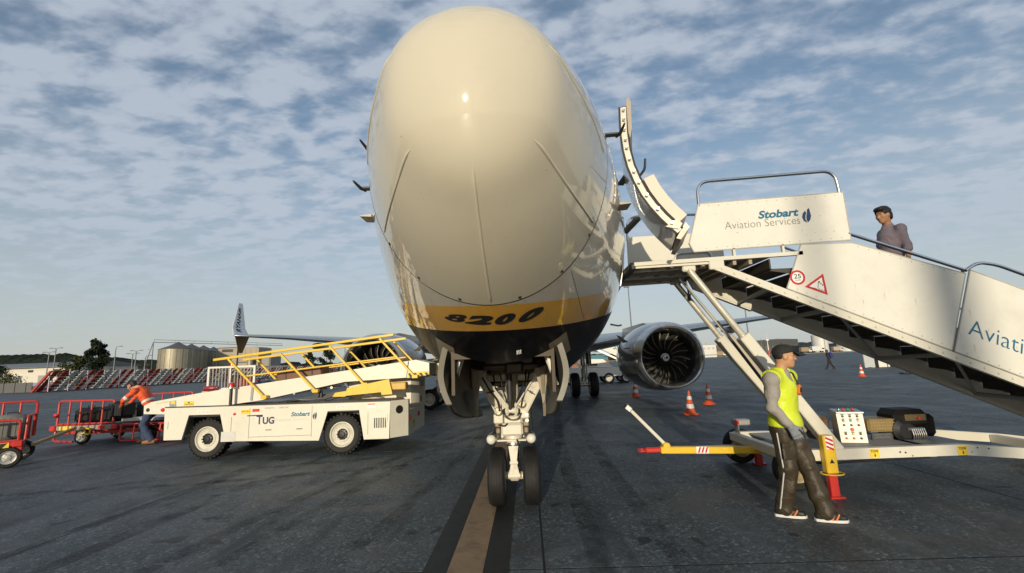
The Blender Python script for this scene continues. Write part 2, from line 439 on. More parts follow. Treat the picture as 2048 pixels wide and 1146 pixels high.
# tyre marks: thin worn rubber laid over the slabs
def rubber_mark():
    m = bpy.data.materials.new('tyre_rubber'); m.use_nodes = True; N = m.node_tree.nodes; L = m.node_tree.links; b = N['Principled BSDF']
    ge = N.new('ShaderNodeNewGeometry'); n = N.new('ShaderNodeTexNoise'); n.inputs['Scale'].default_value = 2.2; n.inputs['Detail'].default_value = 8; n.inputs['Roughness'].default_value = .75; L.new(ge.outputs['Position'], n.inputs['Vector'])
    mr = N.new('ShaderNodeMapRange'); mr.inputs['From Min'].default_value = .42; mr.inputs['From Max'].default_value = .68; mr.inputs['To Max'].default_value = .5; L.new(n.outputs[0], mr.inputs['Value'])
    L.new(mr.outputs[0], b.inputs['Alpha']); b.inputs['Base Color'].default_value = (.016, .017, .018, 1); b.inputs['Roughness'].default_value = .7; return m
RUBM = rubber_mark()
for k, (x0, y0, x1, y1, bend, w) in enumerate(((-3.6, -3.5, -.6, 8, .5, .20), (-2.9, -3.5, -.3, 8, .5, .20), (-5.2, -2.5, -1.2, 12, 1.2, .24), (-4.4, -3.2, -.9, 12, 1.1, .24), (-1.9, -3.4, -1.0, 6, -.2, .18), (.8, -3.4, 1.6, 14, .3, .22), (1.5, -3.4, 2.2, 14, .3, .22), (3.2, -3.2, 9.5, 5, -.6, .2), (-9.5, -1.0, -2.5, 3.2, .8, .22), (-10, 1.2, -1.5, 2.6, -.4, .2))):
    o = MB(); rows = []
    for i in range(25):
        t = i/24; d = Vector((x1-x0, y1-y0, 0)).normalized(); n = Vector((-d.y, d.x, 0)); c = Vector((x0, y0, .0025)).lerp(Vector((x1, y1, .0025)), t)+n*bend*math.sin(math.pi*t); rows.append([c-n*w/2, c+n*w/2])
    o.grid(rows); s_ = struct('tyre_mark', o, RUBM); s_['label'] = 'dark rubber tyre mark on the apron'

# ------------------------------------------------------------------ airliner
YT, ZT = -4.0476, 3.1109
NS = np.array([0, .12, .35, .75, 1.3, 2.1, 3.2, 4.6, 6.2, 9])
NW = np.array([0, .3888, .5446, .7294, .915, 1.1404, 1.4258, 1.6821, 1.8369, 1.88])
NT = np.array([.12, .4185, .5636, .7689, .9529, 1.4538, 1.9438, 2.2137, 2.326, 2.3585])
NB = np.array([-.12, .3986, .6115, .8541, 1.0834, 1.3445, 1.5807, 1.72, 1.7466, 1.74])
def hermite(v, s):
    X = np.sqrt(NS); x = np.sqrt(s); d = np.gradient(v, X)
    i = int(min(max(np.searchsorted(X, x)-1, 0), len(X)-2)); h = X[i+1]-X[i]; t = (x-X[i])/h
    return v[i]*(2*t**3-3*t**2+1)+h*d[i]*(t**3-2*t**2+t)+v[i+1]*(-2*t**3+3*t**2)+h*d[i+1]*(t**3-t**2)
def section(s):
    """half width, top z, bottom z, z of the widest line at station s behind the nose tip"""
    if s <= 9: w, t, b = hermite(NW, s), ZT+hermite(NT, s), ZT-hermite(NB, s)
    else: w, t, b = 1.88, ZT+2.3585, ZT-1.74
    zc = ZT+0.25*min(s/4, 1)+0.12*max(0.0, 1-s/0.6)**2
    if s > 26:
        k = (s-26)/13.0; w *= (1-k**1.5*0.86); b = b+(4.75-b)*k**1.25; t = t-0.35*k*k; zc = zc+(4.9-zc)*k**1.3
    return w, t, b, zc
def skin(s, deg, off=0.0):
    w, t, b, zc = section(s); a = R(deg); c = math.cos(a)
    p = Vector((w*math.sin(a), YT+s, zc+((t-zc) if c > 0 else (zc-b))*c))
    if off:
        e = 1e-3; w2, t2, b2, z2 = section(s+e*5)
        def at(S, A):
            w, t, b, zc = section(S); c = math.cos(A); return Vector((w*math.sin(A), YT+S, zc+((t-zc) if c > 0 else (zc-b))*c))
        n = (at(s, a+e)-at(s, a-e)).cross(at(s+e, a)-at(max(s-e, 1e-5), a)).normalized()
        if n.dot(p-Vector((0, p.y+0.3, zc))) < 0: n = -n
        p = p+n*off
    return p
def belly_z(x, y):
    """z of the lower skin above point x, y"""
    w, t, b, zc = section(y-YT); k = min(abs(x)/w, 0.999); return zc-(zc-b)*math.sqrt(1-k*k)

def fuselage_material():
    m = bpy.data.materials.new('fuselage_paint'); m.use_nodes = True
    nt = m.node_tree; N = nt.nodes; L = nt.links; b = N['Principled BSDF']
    tc = N.new('ShaderNodeTexCoord'); sp = N.new('ShaderNodeSeparateXYZ'); L.new(tc.outputs['Object'], sp.inputs[0])
    def mth(op, a, c=None):
        n = N.new('ShaderNodeMath'); n.operation = op
        for i, v in enumerate((a, c)):
            if v is None: continue
            if isinstance(v, (int, float)): n.inputs[i].default_value = v
            else: L.new(v, n.inputs[i])
        return n.outputs[0]
    y = sp.outputs[1]; z = sp.outputs[2]
    def edge(z0, y0, k, cap):
        lim = mth('MINIMUM', mth('ADD', mth('MULTIPLY', mth('SUBTRACT', y, y0), k), z0), cap)
        n = N.new('ShaderNodeMapRange'); n.inputs['From Min'].default_value = -0.002; n.inputs['From Max'].default_value = 0.002
        L.new(mth('SUBTRACT', z, lim), n.inputs['Value']); return n.outputs[0]
    up = edge(2.12, -3.0, 0.195, 2.78); lowr = edge(1.98, -2.63, 0.145, 2.42)
    no = N.new('ShaderNodeTexNoise'); no.inputs['Scale'].default_value = 2.2; no.inputs['Detail'].default_value = 8; no.inputs['Roughness'].default_value = 0.65
    L.new(tc.outputs['Object'], no.inputs['Vector'])
    def mix(f, A, B):
        n = N.new('ShaderNodeMix'); n.data_type = 'RGBA'; L.new(f, n.inputs['Factor'])
        for k, v in (('A', A), ('B', B)):
            if isinstance(v, tuple): n.inputs[k].default_value = v+(1,)
            else: L.new(v, n.inputs[k])
        return n.outputs['Result']
    white = mix(no.outputs[0], (0.54, 0.49, 0.40), (0.62, 0.57, 0.48))
    yel = mix(no.outputs[0], (0.66, 0.33, 0.035), (0.76, 0.41, 0.05))
    navy = mix(no.outputs[0], (0.003, 0.0035, 0.006), (0.006, 0.007, 0.012))
    c = mix(lowr, navy, yel); c = mix(up, c, white)
    # streaks of dirt running aft
    mp = N.new('ShaderNodeMapping'); mp.inputs['Scale'].default_value = (5, 0.7, 5); L.new(tc.outputs['Object'], mp.inputs[0])
    n2 = N.new('ShaderNodeTexNoise'); n2.inputs['Scale'].default_value = 2.0; n2.inputs['Detail'].default_value = 7; n2.inputs['Roughness'].default_value = 0.7
    L.new(mp.outputs[0], n2.inputs['Vector'])
    mr = N.new('ShaderNodeMapRange'); mr.inputs['From Min'].default_value = 0.52; mr.inputs['From Max'].default_value = 0.78; mr.inputs['To Max'].default_value = 0.22
    L.new(n2.outputs[0], mr.inputs['Value'])
    c = mix(mr.outputs[0], c, (0.16, 0.12, 0.08))
    L.new(c, b.inputs['Base Color'])
    b.inputs['Roughness'].default_value = 0.45; L.new(mth('ADD', mth('MULTIPLY', lowr, 0.94), 0.06), b.inputs['Coat Weight']); L.new(mth('ADD', mth('MULTIPLY', lowr, 0.40), 0.06), b.inputs['Specular IOR Level']); b.inputs['Coat Roughness'].default_value = 0.05
    # skin panels are never quite flat: the reflections ripple
    w = N.new('ShaderNodeTexNoise'); w.inputs['Scale'].default_value = 3.2; w.inputs['Detail'].default_value = 3
    L.new(tc.outputs['Object'], w.inputs['Vector'])
    st = N.new('ShaderNodeMapRange'); st.inputs['From Min'].default_value = -3.0; st.inputs['From Max'].default_value = -1.6; st.inputs['To Max'].default_value = 0.35; st.inputs['To Min'].default_value = 0.02
    L.new(y, st.inputs['Value'])
    bp = N.new('ShaderNodeBump'); bp.inputs['Distance'].default_value = 0.02
    L.new(st.outputs[0], bp.inputs['Strength']); L.new(w.outputs[0], bp.inputs['Height'])
    L.new(bp.outputs[0], b.inputs['Coat Normal'])
    return m
FUS = fuselage_material()
RADOME = mat('radome_paint', (0.57, 0.52, 0.405), 0.55, var=0.04, scale=2.5, coat=1.0, dirt=0.16, dcol=(0.36, 0.29, 0.19), rvar=0.04, spec=0.2)
NAVY = mat('navy_paint', (0.006, 0.009, 0.022), 0.35, var=0.3, coat=0.8)
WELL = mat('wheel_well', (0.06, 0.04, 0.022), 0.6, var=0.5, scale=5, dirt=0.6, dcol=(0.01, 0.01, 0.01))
GEARP = mat('gear_paint', (0.66, 0.62, 0.52), 0.42, var=0.10, scale=12, dirt=0.45, dcol=(0.20, 0.15, 0.09))
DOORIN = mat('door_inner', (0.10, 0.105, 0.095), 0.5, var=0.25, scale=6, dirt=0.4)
SEAL = mat('seal', (0.02, 0.019, 0.018), 0.7)
WINGM = mat('wing_grey', (0.33, 0.33, 0.32), 0.4, var=0.1, dirt=0.25, coat=0.3)
LEAD = mat('leading_edge', (0.60, 0.59, 0.56), 0.22, 1.0, var=0.08)

plane = thing('airliner', 'twin engine white airliner with yellow and navy nose seen head on', 'airliner', (0, 0, 0))

# bay opening in the belly: column range of the skin grid is left out between two stations
COLS = [k*3.0 for k in range(0, 121)]
BAY = (2.18, 4.75)
def build_skin():
    ra = MB()
    ss = [0.0004]+[((k/30.0)**1.8)*1.045 for k in range(2, 31)]
    ra.grid([[skin(s, a) for a in COLS[:-1]] for s in ss], True)
    tip = [skin(ss[0], a) for a in COLS[:-1]]; o = len(ra.v); ra.v.append((0, YT, ZT+0.12))
    for j in range(120): ra.f.append((j, (j+1) % 120, o)); ra.m.append(0)
    # rim folded in
    ra.grid([[skin(1.045, a) for a in COLS[:-1]], [skin(1.045, a, -0.03) for a in COLS[:-1]]], True)
    rd = obj('radome', ra, RADOME, plane, 60, 'plain white nose cone with raised diverter strips')
    fu = MB()
    st = sorted(set([1.053]+[1.053+k*0.14 for k in range(1, 8)]+[BAY[0], BAY[1]]+[2.35+k*0.24 for k in range(0, 10)]+[5+k*0.5 for k in range(9)]+[9.5+k*1.0 for k in range(17)]+[26+k*0.65 for k in range(21)]))
    rows = [[skin(s, a) for a in COLS[:-1]] for s in st]
    m = 120; P = [p for r in rows for p in r]; F = []
    for i in range(len(st)-1):
        for j in range(m):
            mid = COLS[j]+1.5; c = (st[i]+st[i+1])/2
            if BAY[0] < c < BAY[1] and 180-21 < mid < 180+21: continue
            if 4.58 < c < 5.45 and 58 < mid < 111 and False: continue
            j2 = (j+1) % m; F.append((i*m+j, i*m+j2, (i+1)*m+j2, (i+1)*m+j))
    fu.add(P, F)
    fu.grid([[skin(1.053, a) for a in COLS[:-1]], [skin(1.053, a, -0.03) for a in COLS[:-1]]], True)
    body = obj('fuselage', fu, FUS, plane, 50)
    ring = MB(); ring.grid([[skin(1.0445, a, 0.0012) for a in COLS[:-1]], [skin(1.0535, a, 0.0012) for a in COLS[:-1]]], True)
    obj('radome_seam', ring, SEAL, rd, 60)
    return rd, body
radome, body = build_skin()

def half_round(path_s, path_a, hw, hh):
    """raised bar along the skin"""
    mb = MB(); rows = []
    n = len(path_s)
    for i in range(n):
        p = skin(path_s[i], path_a[i]); j = min(i+1, n-1); k = max(i-1, 0)
        d = (skin(path_s[j], path_a[j])-skin(path_s[k], path_a[k])).normalized()
        nn = (skin(path_s[i], path_a[i], 0.01)-p).normalized(); t = d.cross(nn).normalized()
        row = []
        e = 0.35 if i in (0, n-1) else 1
        for q in range(7):
            a = math.pi*q/6; row.append(p+t*(hw*e*math.cos(a))+nn*(hh*e*math.sin(a)-0.002))
        rows.append(row)
    mb.grid(rows); return mb
STRIPM = mat('diverter_strip', (0.62, 0.56, 0.44), 0.35, var=0.08, coat=0.4)
for a0, a1, s0, s1 in ((180, 180, .14, 1.02), (136, 121.5, .16, 1.0), (-136, -121.5, .17, 1.0), (71.5, 95.5, .15, .9), (-71.5, -95.5, .15, .9), (0, 0, .16, 1.0)):
    n = 26; ts = [k/(n-1) for k in range(n)]
    obj('diverter_strip', half_round([s0+(s1-s0)*t for t in ts], [a0+(a1-a0)*(t**0.6) for t in ts], 0.0095, 0.009), STRIPM, radome, 50)
for a in (145.1, 166.7, -165.8, -145.1, 126.2, -126.1):
    lt = MB(); p = skin(1.018, a, 0.001); nn = (skin(1.018, a, 0.02)-p).normalized(); lt.lathe([(0.0, .003), (.009, .003), (.012, 0.0)], p, nn, 12)
    obj('latch', lt, SEAL, radome)
# panel joint running aft from the radome
for a, s0, s1 in ((140.6, 1.06, 2.2), (-140.6, 1.06, 2.2), (98, 2.0, 6.0)):
    n = 14; ts = [k/(n-1) for k in range(n)]
    obj('panel_joint', half_round([s0+(s1-s0)*t for t in ts], [a-0.8*t for t in ts], 0.0035, 0.0025), SEAL, body)
rv = MB()
for a in (-112, -116, -120, -124.5, 113, 118):
    for k in range(46):
        s = 1.12+k*0.055; p = skin(s, a, 0.0005); nn = (skin(s, a, .02)-p).normalized(); x = nn.orthogonal().normalized(); y = nn.cross(x)
        rv.add([p+(x*math.cos(t)+y*math.sin(t))*0.0042+nn*.0006 for t in [i*math.pi/3 for i in range(6)]], [(0, 1, 2, 3, 4, 5)])
o = obj('rivets', rv, mat('rivet', (0.30, 0.27, 0.22), 0.5), body, 0); o['kind'] = 'stuff'

fa = MB()
for k in range(84):
    a = k*360/84+2; p = skin(1.085, a, 0.0006); nn = (skin(1.085, a, .02)-p).normalized(); x = nn.orthogonal().normalized(); y = nn.cross(x)
    fa.add([p+(x*math.cos(t)+y*math.sin(t))*0.0045+nn*.0006 for t in [i*math.pi/3 for i in range(6)]], [(0, 1, 2, 3, 4, 5)])
o = obj('fasteners', fa, MATS['rivet'], body, 0); o['kind'] = 'stuff'
bg = MB(); rr = random.Random(5)
for k in range(70):
    s_ = .1+rr.random()**.7*.9; a = rr.uniform(60, 300); p = skin(s_, a, 0.0008); nn = (skin(s_, a, .02)-p).normalized(); x = nn.orthogonal().normalized(); y = nn.cross(x); q = rr.uniform(.001, .0026)
    bg.add([p+(x*math.cos(t)*q*rr.uniform(.6, 1.8)+y*math.sin(t)*q) for t in [i*math.pi/3 for i in range(6)]], [(0, 1, 2, 3, 4, 5)])
o = obj('bug_marks', bg, mat('bug_mark', (.16, .12, .08), .8), radome, 0); o['kind'] = 'stuff'
# number on the nose
def nose_number(ch, quad):
    vs, fs = text_mesh(ch, 1.0, offset=0.042 if ch == '8' else 0.07)
    me = bpy.data.meshes.new('tmp'); me.from_pydata(vs, [], fs); bm = bmesh.new(); bm.from_mesh(me)
    bmesh.ops.triangulate(bm, faces=bm.faces)
    bmesh.ops.subdivide_edges(bm, edges=[e for e in bm.edges if e.calc_length() > 0.15], cuts=3, use_grid_fill=True)
    x0 = min(v.co.x for v in bm.verts); x1 = max(v.co.x for v in bm.verts); y0 = min(v.co.y for v in bm.verts); y1 = max(v.co.y for v in bm.verts)
    mb = MB(); bm.verts.index_update(); P = []
    q = [Vector(c) for c in quad]; ctr = sum(q, Vector((0, 0)))/4; bl, br, tr, tl = [Vector((ctr.x+(c.x-ctr.x)*1.10+(.012 if k > 1 else -.012), c.y)) for k, c in enumerate(q)]
    for v in bm.verts:
        u = (v.co.x-x0)/(x1-x0); w = (v.co.y-y0)/(y1-y0)
        x = (bl[0]*(1-u)+br[0]*u)*(1-w)+(tl[0]*(1-u)+tr[0]*u)*w
        y = (bl[1]*(1-u)+br[1]*u)*(1-w)+(tl[1]*(1-u)+tr[1]*u)*w
        P.append((x, y, belly_z(x, y)-0.003))
    mb.add(P, [tuple(v.index for v in f.verts) for f in bm.faces]); bm.free(); bpy.data.meshes.remove(me)
    return mb
for ch, quad in (('8', ((-.373, -2.625), (-.228, -2.690), (-.190, -2.848), (-.315, -2.782))), ('2', ((-.198, -2.700), (-.030, -2.728), (.012, -2.868), (-.150, -2.858))),
                 ('0', ((-.004, -2.730), (.112, -2.712), (.160, -2.850), (.046, -2.880))), ('0', ((.160, -2.715), (.268, -2.668), (.372, -2.752), (.240, -2.850)))):
    obj('digit', nose_number(ch, quad), BLACKT, body, 0)
sm = MB()
for k in range(6):
    for q in range(3):
        x, y = 0.14+q*0.014+random.uniform(-.002, .002), -2.17+k*0.017; sm.box((x, y, belly_z(x, y)-0.003), (0.009, 0.008, 0.003))
obj('stencil', sm, WHITET, body, 0)

# cockpit windows (high on the nose)
GLASS = mat('cockpit_glass', (0.02, 0.025, 0.03), 0.08, coat=1.0)
for sg in (1, -1):
    for a0, a1, s0, s1 in ((3, 30, 1.62, 2.25), (33, 52, 1.72, 2.35), (55, 68, 1.95, 2.5)):
        g = MB(); g.grid([[skin(s0+(s1-s0)*i/4, sg*(a0+(a1-a0)*j/4), 0.006) for j in range(5)] for i in range(5)])
        obj('cockpit_window', g, GLASS, body, 60)

# probes and vanes on the nose sides
def pitot(x, z):
    sg = 1 if x > 0 else -1; mb = MB(); y = -2.2
    mb.beam((x-sg*0.02, y, z), (x+sg*0.115, y-0.02, z-0.004), 0.055, 0.022, bev=.006)
    mb.tube([(x+sg*0.10, y+.02, z-0.004), (x+sg*0.125, y-0.03, z-.004), (x+sg*0.128, y-0.15, z-.004), (x+sg*.128, y-0.2, z-.004)], [.015, .015, .011, .007], 10)
    obj('pitot_probe', mb, BLACK, plane)
for x, z in ((-1.0, 3.68), (-1.05, 3.31), (1.0, 3.70)): pitot(x, z)
for sg in (1, -1):
    mb = MB(); x, z = sg*1.055, 3.03
    mb.lathe([(0.0, .012), (.055, .012), (.06, 0)], (x-sg*.01, -2.2, z), (sg, -0.35, 0), 20)
    mb.xz([(x, z-.012), (x+sg*0.10, z-.004), (x+sg*.10, z+.002), (x, z+.012)], -2.30, -2.13)
    obj('vane', mb, mat('vane', (.42, .36, .27), .4), plane)
mb = MB(); mb.tube([(1.62, 1.5, 2.30), (1.75, 1.5, 2.27), (1.80, 1.48, 2.28)], .014, 8)
obj('drain_mast', mb, DARK, plane)

# ------------------------------------------------------------ nose gear
ng = obj('nose_gear_leg', MB(), GEARP, plane)   # filled below
def set_mesh(o, mb, angle=35):
    me = mb.mesh(o.name, None, angle)
    for m in o.data.materials: me.materials.append(m)
    o.data = me
g = MB()
g.cyl((0, 0.16, 1.55), (0, 0.0, 0.72), .085, .085, 20)           # outer cylinder
g.cyl((0, 0.205, 1.9), (0, 0.15, 1.5), .075, .085, 16)
g.lathe([(.10, 0), (.115, .02), (.115, .07), (.10, .09)], (0, 0.012, 0.76), (0, .18, .95), 20)
g.box((0, -0.02, 1.0), (0.26, 0.16, 0.18), None, .03)
g.beam((-0.36, 0.22, 1.55), (0.36, 0.22, 1.55), 0.1, 0.1, bev=.02)
g.beam((-0.30, -0.06, 0.785), (0.27, -0.06, 0.785), .12, .022, bev=.005)
g.beam((-0.14, .05, .80), (-.14, .05, 1.02), .03, .05); g.beam((.14, .05, .80), (.14, .05, 1.02), .03, .05)
set_mesh(ng, g)
def sub(name, mb, m, ang=35, parent=ng): return obj(name, mb, m, parent, ang)
# V shaped drag braces: wide webs with raised flanges
for Q in ([(-.44, 1.63), (-.33, 1.60), (-.04, 1.21), (-.19, 1.13)], [(.34, 1.62), (.42, 1.54), (.19, 1.13), (.05, 1.20)]):
    b = MB(); Q3 = [Vector((x, -.30+.12*(1.63-z)/.5, z)) for x, z in Q]
    n = 4; off = Vector((0, .045, 0)); b.add(Q3+[q+off for q in Q3], [(0, 1, 2, 3), (7, 6, 5, 4), (0, 4, 5, 1), (1, 5, 6, 2), (2, 6, 7, 3), (3, 7, 4, 0)])
    br = sub('drag_brace', b, GEARP)
    for a, c in ((Q3[0], Q3[3]), (Q3[1], Q3[2])):
        b = MB(); b.beam(a+Vector((0, -.012, 0)), c+Vector((0, -.012, 0)), .018, .075, (0, 1, 0), .004); obj('brace_flange', b, CREAM, br)
    m1, m2 = Q3[0].lerp(Q3[3], .5), Q3[1].lerp(Q3[2], .5); b = MB(); b.beam(m1+Vector((0, -.004, 0)), m2+Vector((0, -.004, 0)), .012, .012); obj('brace_joint', b, SEAL, br)
    for t in (.42, .58):
        c = m1.lerp(m2, t)+Vector((0, -.01, 0)); b = MB(); b.lathe([(0, .012), (.013, .012), (.016, 0)], c, (0, -1, 0), 8); obj('brace_bolt', b, DARK, br)
    e = (Q3[0]+Q3[1])/2; b = MB(); b.cyl(e+Vector((-.09, .03, 0)), e+Vector((.09, .03, 0)), .055, .055, 16); obj('brace_pivot', b, GEARP, br)
b = MB()
for x in (-.055, .055): b.box((x, -.16, 1.17), (.035, .12, .16), None, .02)
b.cyl((-.08, -.17, 1.15), (.08, -.17, 1.15), .035, .035, 14); sub('brace_clevis', b, GEARP)
b = MB(); b.cyl((-.015, -.24, 1.80), (-.015, -.20, 1.28), .036, .036, 14); b.cyl((-.015, -.20, 1.30), (-.015, -.17, 1.1), .024, .024, 12); sub('retract_actuator', b, DARK)
b = MB(); b.cyl((0, 0.005, 0.74), (0, 0.0, 0.42), .062, .062, 20); sub('oleo', b, CHROME)
b = MB(); b.cyl((0, 0.002, .56), (0, 0.001, .46), .066, .066, 20); sub('oleo_band', b, BLACK)
b = MB()
b.lathe([(.085, 0), (.09, .015), (.09, .03), (.085, .045)], (0, 0, .705), (0, 0, 1), 20); sub('gland_nut', b, STEEL)
b = MB()
b.xz([(-.06, .72), (.06, .72), (.035, .52), (-.035, .52)], -.13, -.105)
b.xz([(-.07, .36), (.07, .36), (.035, .52), (-.035, .52)], -.125, -.09)
b.cyl((-.075, -.10, .365), (.075, -.10, .365), .032, .032, 14); b.cyl((-.05, -.115, .52), (.05, -.115, .52), .022, .022, 12)
b.cyl((-.06, -.08, .33), (-.06, -.08, .40), .02, .02, 10)
sub('torque_link', b, GEARP)
b = MB(); b.cyl((-.2, 0, .345), (.2, 0, .345), .045, .045, 16); b.box((0, 0, .36), (.14, .14, .14), None, .03); sub('axle', b, GEARP)
# lights and boxes on the leg
b = MB(); b.box((-.005, -.15, .925), (.27, .09, .155), None, .025); sub('steering_box', b, mat('ivory_paint', (.66, .62, .52), .4, dirt=.2))
for sg, x in ((-1, -.20), (1, .19)):
    b = MB(); b.box((x-.02*sg, -.11, .99), (.075, .1, .07), None, .012); b.box((x-.02*sg, -.11, .91), (.055, .08, .07), None, .012); sub('bracket', b, mat('gear_brown', (.22, .17, .11), .45, dirt=.4))
for sg, x in ((-1, -.255), (1, .215)):
    b = MB(); b.lathe([(.0, -.14), (.03, -.135), (.055, -.11), (.066, -.07), (.066, .10), (.03, .13)], (x, -.08, .815), (-.12*sg, 1, .02), 20)
    c = sub('taxi_light', b, ALU, 50)
    b = MB(); b.lathe([(0, -.152), (.035, -.147), (.056, -.118), (.058, -.10)], (x, -.08, .815), (-.12*sg, 1, .02), 20); sub('lens', b, mat('lens_white', (.75, .72, .62), .12, coat=1), 50)
for x, z, r in ((.13, 1.235, .055), (-.17, 1.15, .052)):
    b = MB(); b.lathe([(0, .0), (r*.6, .0), (r*.75, -.02), (r, -.03), (r, .05), (r*.6, .10), (0, .11)], (x, -.2, z), (0, 1, 0), 22); sub('steering_light', b, ALU, 40)
    b = MB(); b.lathe([(0, -.012), (r*.5, -.008), (r*.68, -.001)], (x, -.2, z), (0, 1, 0), 18); sub('lens', b, mat('lens_warm', (.80, .72, .50), .15, coat=1), 50)
b = MB(); b.box((-.17, -.13, 1.06), (.12, .1, .12), None, .012); b.box((.16, -.13, 1.12), (.11, .08, .14), None, .012); sub('junction_box', b, GEARP)
b = MB(); b.lathe([(0, 0), (.022, .0), (.026, .02), (.026, .06)], (.185, -.2, 1.10), (0, 1, 0), 14); b.lathe([(0, 0), (.022, 0), (.026, .02), (.026, .06)], (.185, -.2, 1.03), (0, 1, 0), 14); sub('bolt_head', b, STEEL)
for pts in ([(-.13, -.16, 1.62), (-.10, -.20, 1.40), (-.04, -.18, 1.22), (-.08, -.19, 1.08)], [(-.22, -.14, 1.6), (-.19, -.2, 1.42), (-.12, -.2, 1.25), (-.14, -.18, 1.12)],
            [(.20, -.1, 1.72), (.19, -.16, 1.5), (.10, -.18, 1.36), (.05, -.16, 1.2)], [(-.08, -.18, 1.08), (-.02, -.2, 1.04), (.08, -.2, 1.05), (.12, -.18, 1.12)],
            [(.05, -.14, .8), (.09, -.16, .65), (.07, -.1, .45), (.05, -.06, .36)], [(-.22, -.1, 1.0), (-.24, -.12, .9), (-.24, -.08, .83)],
            [(.24, -.26, 1.62), (.20, -.30, 1.45), (.14, -.26, 1.3), (.12, -.24, 1.2)], [(-.36, -.30, 1.60), (-.26, -.33, 1.42), (-.16, -.28, 1.28), (-.15, -.24, 1.16)], [(.10, -.16, .72), (.13, -.16, .6), (.12, -.1, .48), (.14, -.02, .38)], [(-.06, -.2, 1.0), (-.09, -.22, .97), (-.17, -.2, .99)]):
    hs = MB(); hs.tube(fillet(pts, .06, 4), .010, 7); sub('hose', hs, BLACK)
# wheels
def aircraft_wheel(parent, c, r, w, side, name='tyre'):
    t = MB(); p = []
    hw = w/2
    for a, b in ((.60, -.80), (.66, -.96), (.78, -1.0), (.90, -.93), (.97, -.72), (.995, -.45)): p.append((r*a, hw*b))
    for k in (-.36, -.12, .12, .36):     # tread grooves
        p += [(r*.998, hw*(k-.045)), (r*.975, hw*(k-.035)), (r*.975, hw*(k+.035)), (r*.998, hw*(k+.045))]
    for a, b in ((.995, .45), (.97, .72), (.90, .93), (.78, 1.0), (.66, .96), (.60, .80)): p.append((r*a, hw*b))
    t.lathe(p, c, (1, 0, 0), 40); ty = obj(name, t, RUBBER, parent, 30)
    h = MB()
    for sg in (-1, 1):
        h.lathe([(r*.61, hw*.8*sg), (r*.60, hw*.9*sg), (r*.55, hw*.86*sg), (r*.50, hw*.45*sg), (r*.30, hw*.5*sg), (r*.26, hw*.82*sg), (r*.16, hw*.9*sg), (0, hw*.9*sg)], c, (1, 0, 0), 28)
        for k in range(10):
            a = k*math.pi/5; q = Vector(c)+Vector((hw*.55*sg, r*.41*math.cos(a), r*.41*math.sin(a))); h.cyl(q, q+Vector((.02*sg, 0, 0)), r*.035, r*.035, 8)
    obj('wheel_rim', h, mat('rim_paint', (.50, .48, .43), .4, dirt=.5, scale=10), ty, 35)
for x in (-.215, .215): aircraft_wheel(ng, (x, 0, .345), .345, .215, 1)
# doors
for sg in (-1, 1):
    def dpt(t, h, off=0.0):
        """t 0..1 along the door (front to back), h 0..1 from hinge down"""
        y = -1.85+t*2.15
        x = .49-.06*t+.05*math.sin(h*math.pi*.9)-0.05*max(0, h-.45)**1.5*2.0
        top = belly_z(.5, y)+.02
        bot = 1.40-.34*t**.55
        return Vector((sg*(x+off), y, top+(bot-top)*h))
    nh, ntt = 12, 12
    A = [[dpt(i/ntt, j/nh, .045) for j in range(nh+1)] for i in range(ntt+1)]
    B = [[dpt(i/ntt, j/nh) for j in range(nh+1)] for i in range(ntt+1)]
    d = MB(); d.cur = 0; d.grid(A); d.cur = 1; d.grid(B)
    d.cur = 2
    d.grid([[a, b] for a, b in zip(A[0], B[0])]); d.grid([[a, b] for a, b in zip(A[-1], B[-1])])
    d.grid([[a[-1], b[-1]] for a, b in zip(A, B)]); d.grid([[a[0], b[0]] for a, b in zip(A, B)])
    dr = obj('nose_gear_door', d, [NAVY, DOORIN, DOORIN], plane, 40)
    fl = MB(); fl.grid([[dpt(0, j/nh, -.002)+Vector((0, -.004, 0)) for j in range(nh+1)], [dpt(0, j/nh, .050)+Vector((0, -.012, 0)) for j in range(nh+1)]])
    obj('door_edge', fl, mat('door_edge', (.11, .095, .07), .45, dirt=.4, scale=9), dr, 40)
    h2 = MB(); h2.tube([dpt(i/10, .995, .022) for i in range(11)], .018, 8); obj('door_seal', h2, SEAL, dr)
    hb = MB(); x0 = sg*.36
    hb.add([(x0, -.75, 1.66), (x0, -.45, 1.66), (x0+sg*.02, -.5, 1.25), (x0+sg*.02, -.56, 1.12), (x0+sg*.02, -.62, 1.25),
            (x0+sg*.05, -.75, 1.66), (x0+sg*.05, -.45, 1.66), (x0+sg*.05, -.5, 1.25), (x0+sg*.05, -.56, 1.12), (x0+sg*.05, -.62, 1.25)],
           [(0, 1, 2, 3, 4), (5, 9, 8, 7, 6), (0, 5, 6, 1), (1, 6, 7, 2), (2, 7, 8, 3), (3, 8, 9, 4), (4, 9, 5, 0)])
    hb.xz([(sg*.30, 1.66), (sg*.46, 1.70), (sg*.44, 1.56), (sg*.40, 1.30), (sg*.38, 1.26), (sg*.36, 1.4)], -.66, -.62)
    obj('door_hinge', hb, mat('hinge_tan', (.24, .20, .14), .45, dirt=.4), dr)
    rod = MB(); rod.cyl((sg*.40, -1.6, 1.80), (sg*.49, -1.62, 1.52), .02, .02, 10); rod.xz([(sg*.38, 1.85), (sg*.41, 1.85), (sg*.485, 1.55), (sg*.465, 1.55)], -1.72, -1.69)
    obj('door_rod', rod, CREAM, dr)
    fp = MB(); fp.grid([[skin(s, 180-sg*(21.5+4.5*j), .004) for j in range(3)] for s in [2.0+.1*k for k in range(8)]])
    obj('fairing_patch', fp, mat('fairing_tan', (.30, .24, .16), .5, dirt=.3), dr, 60)
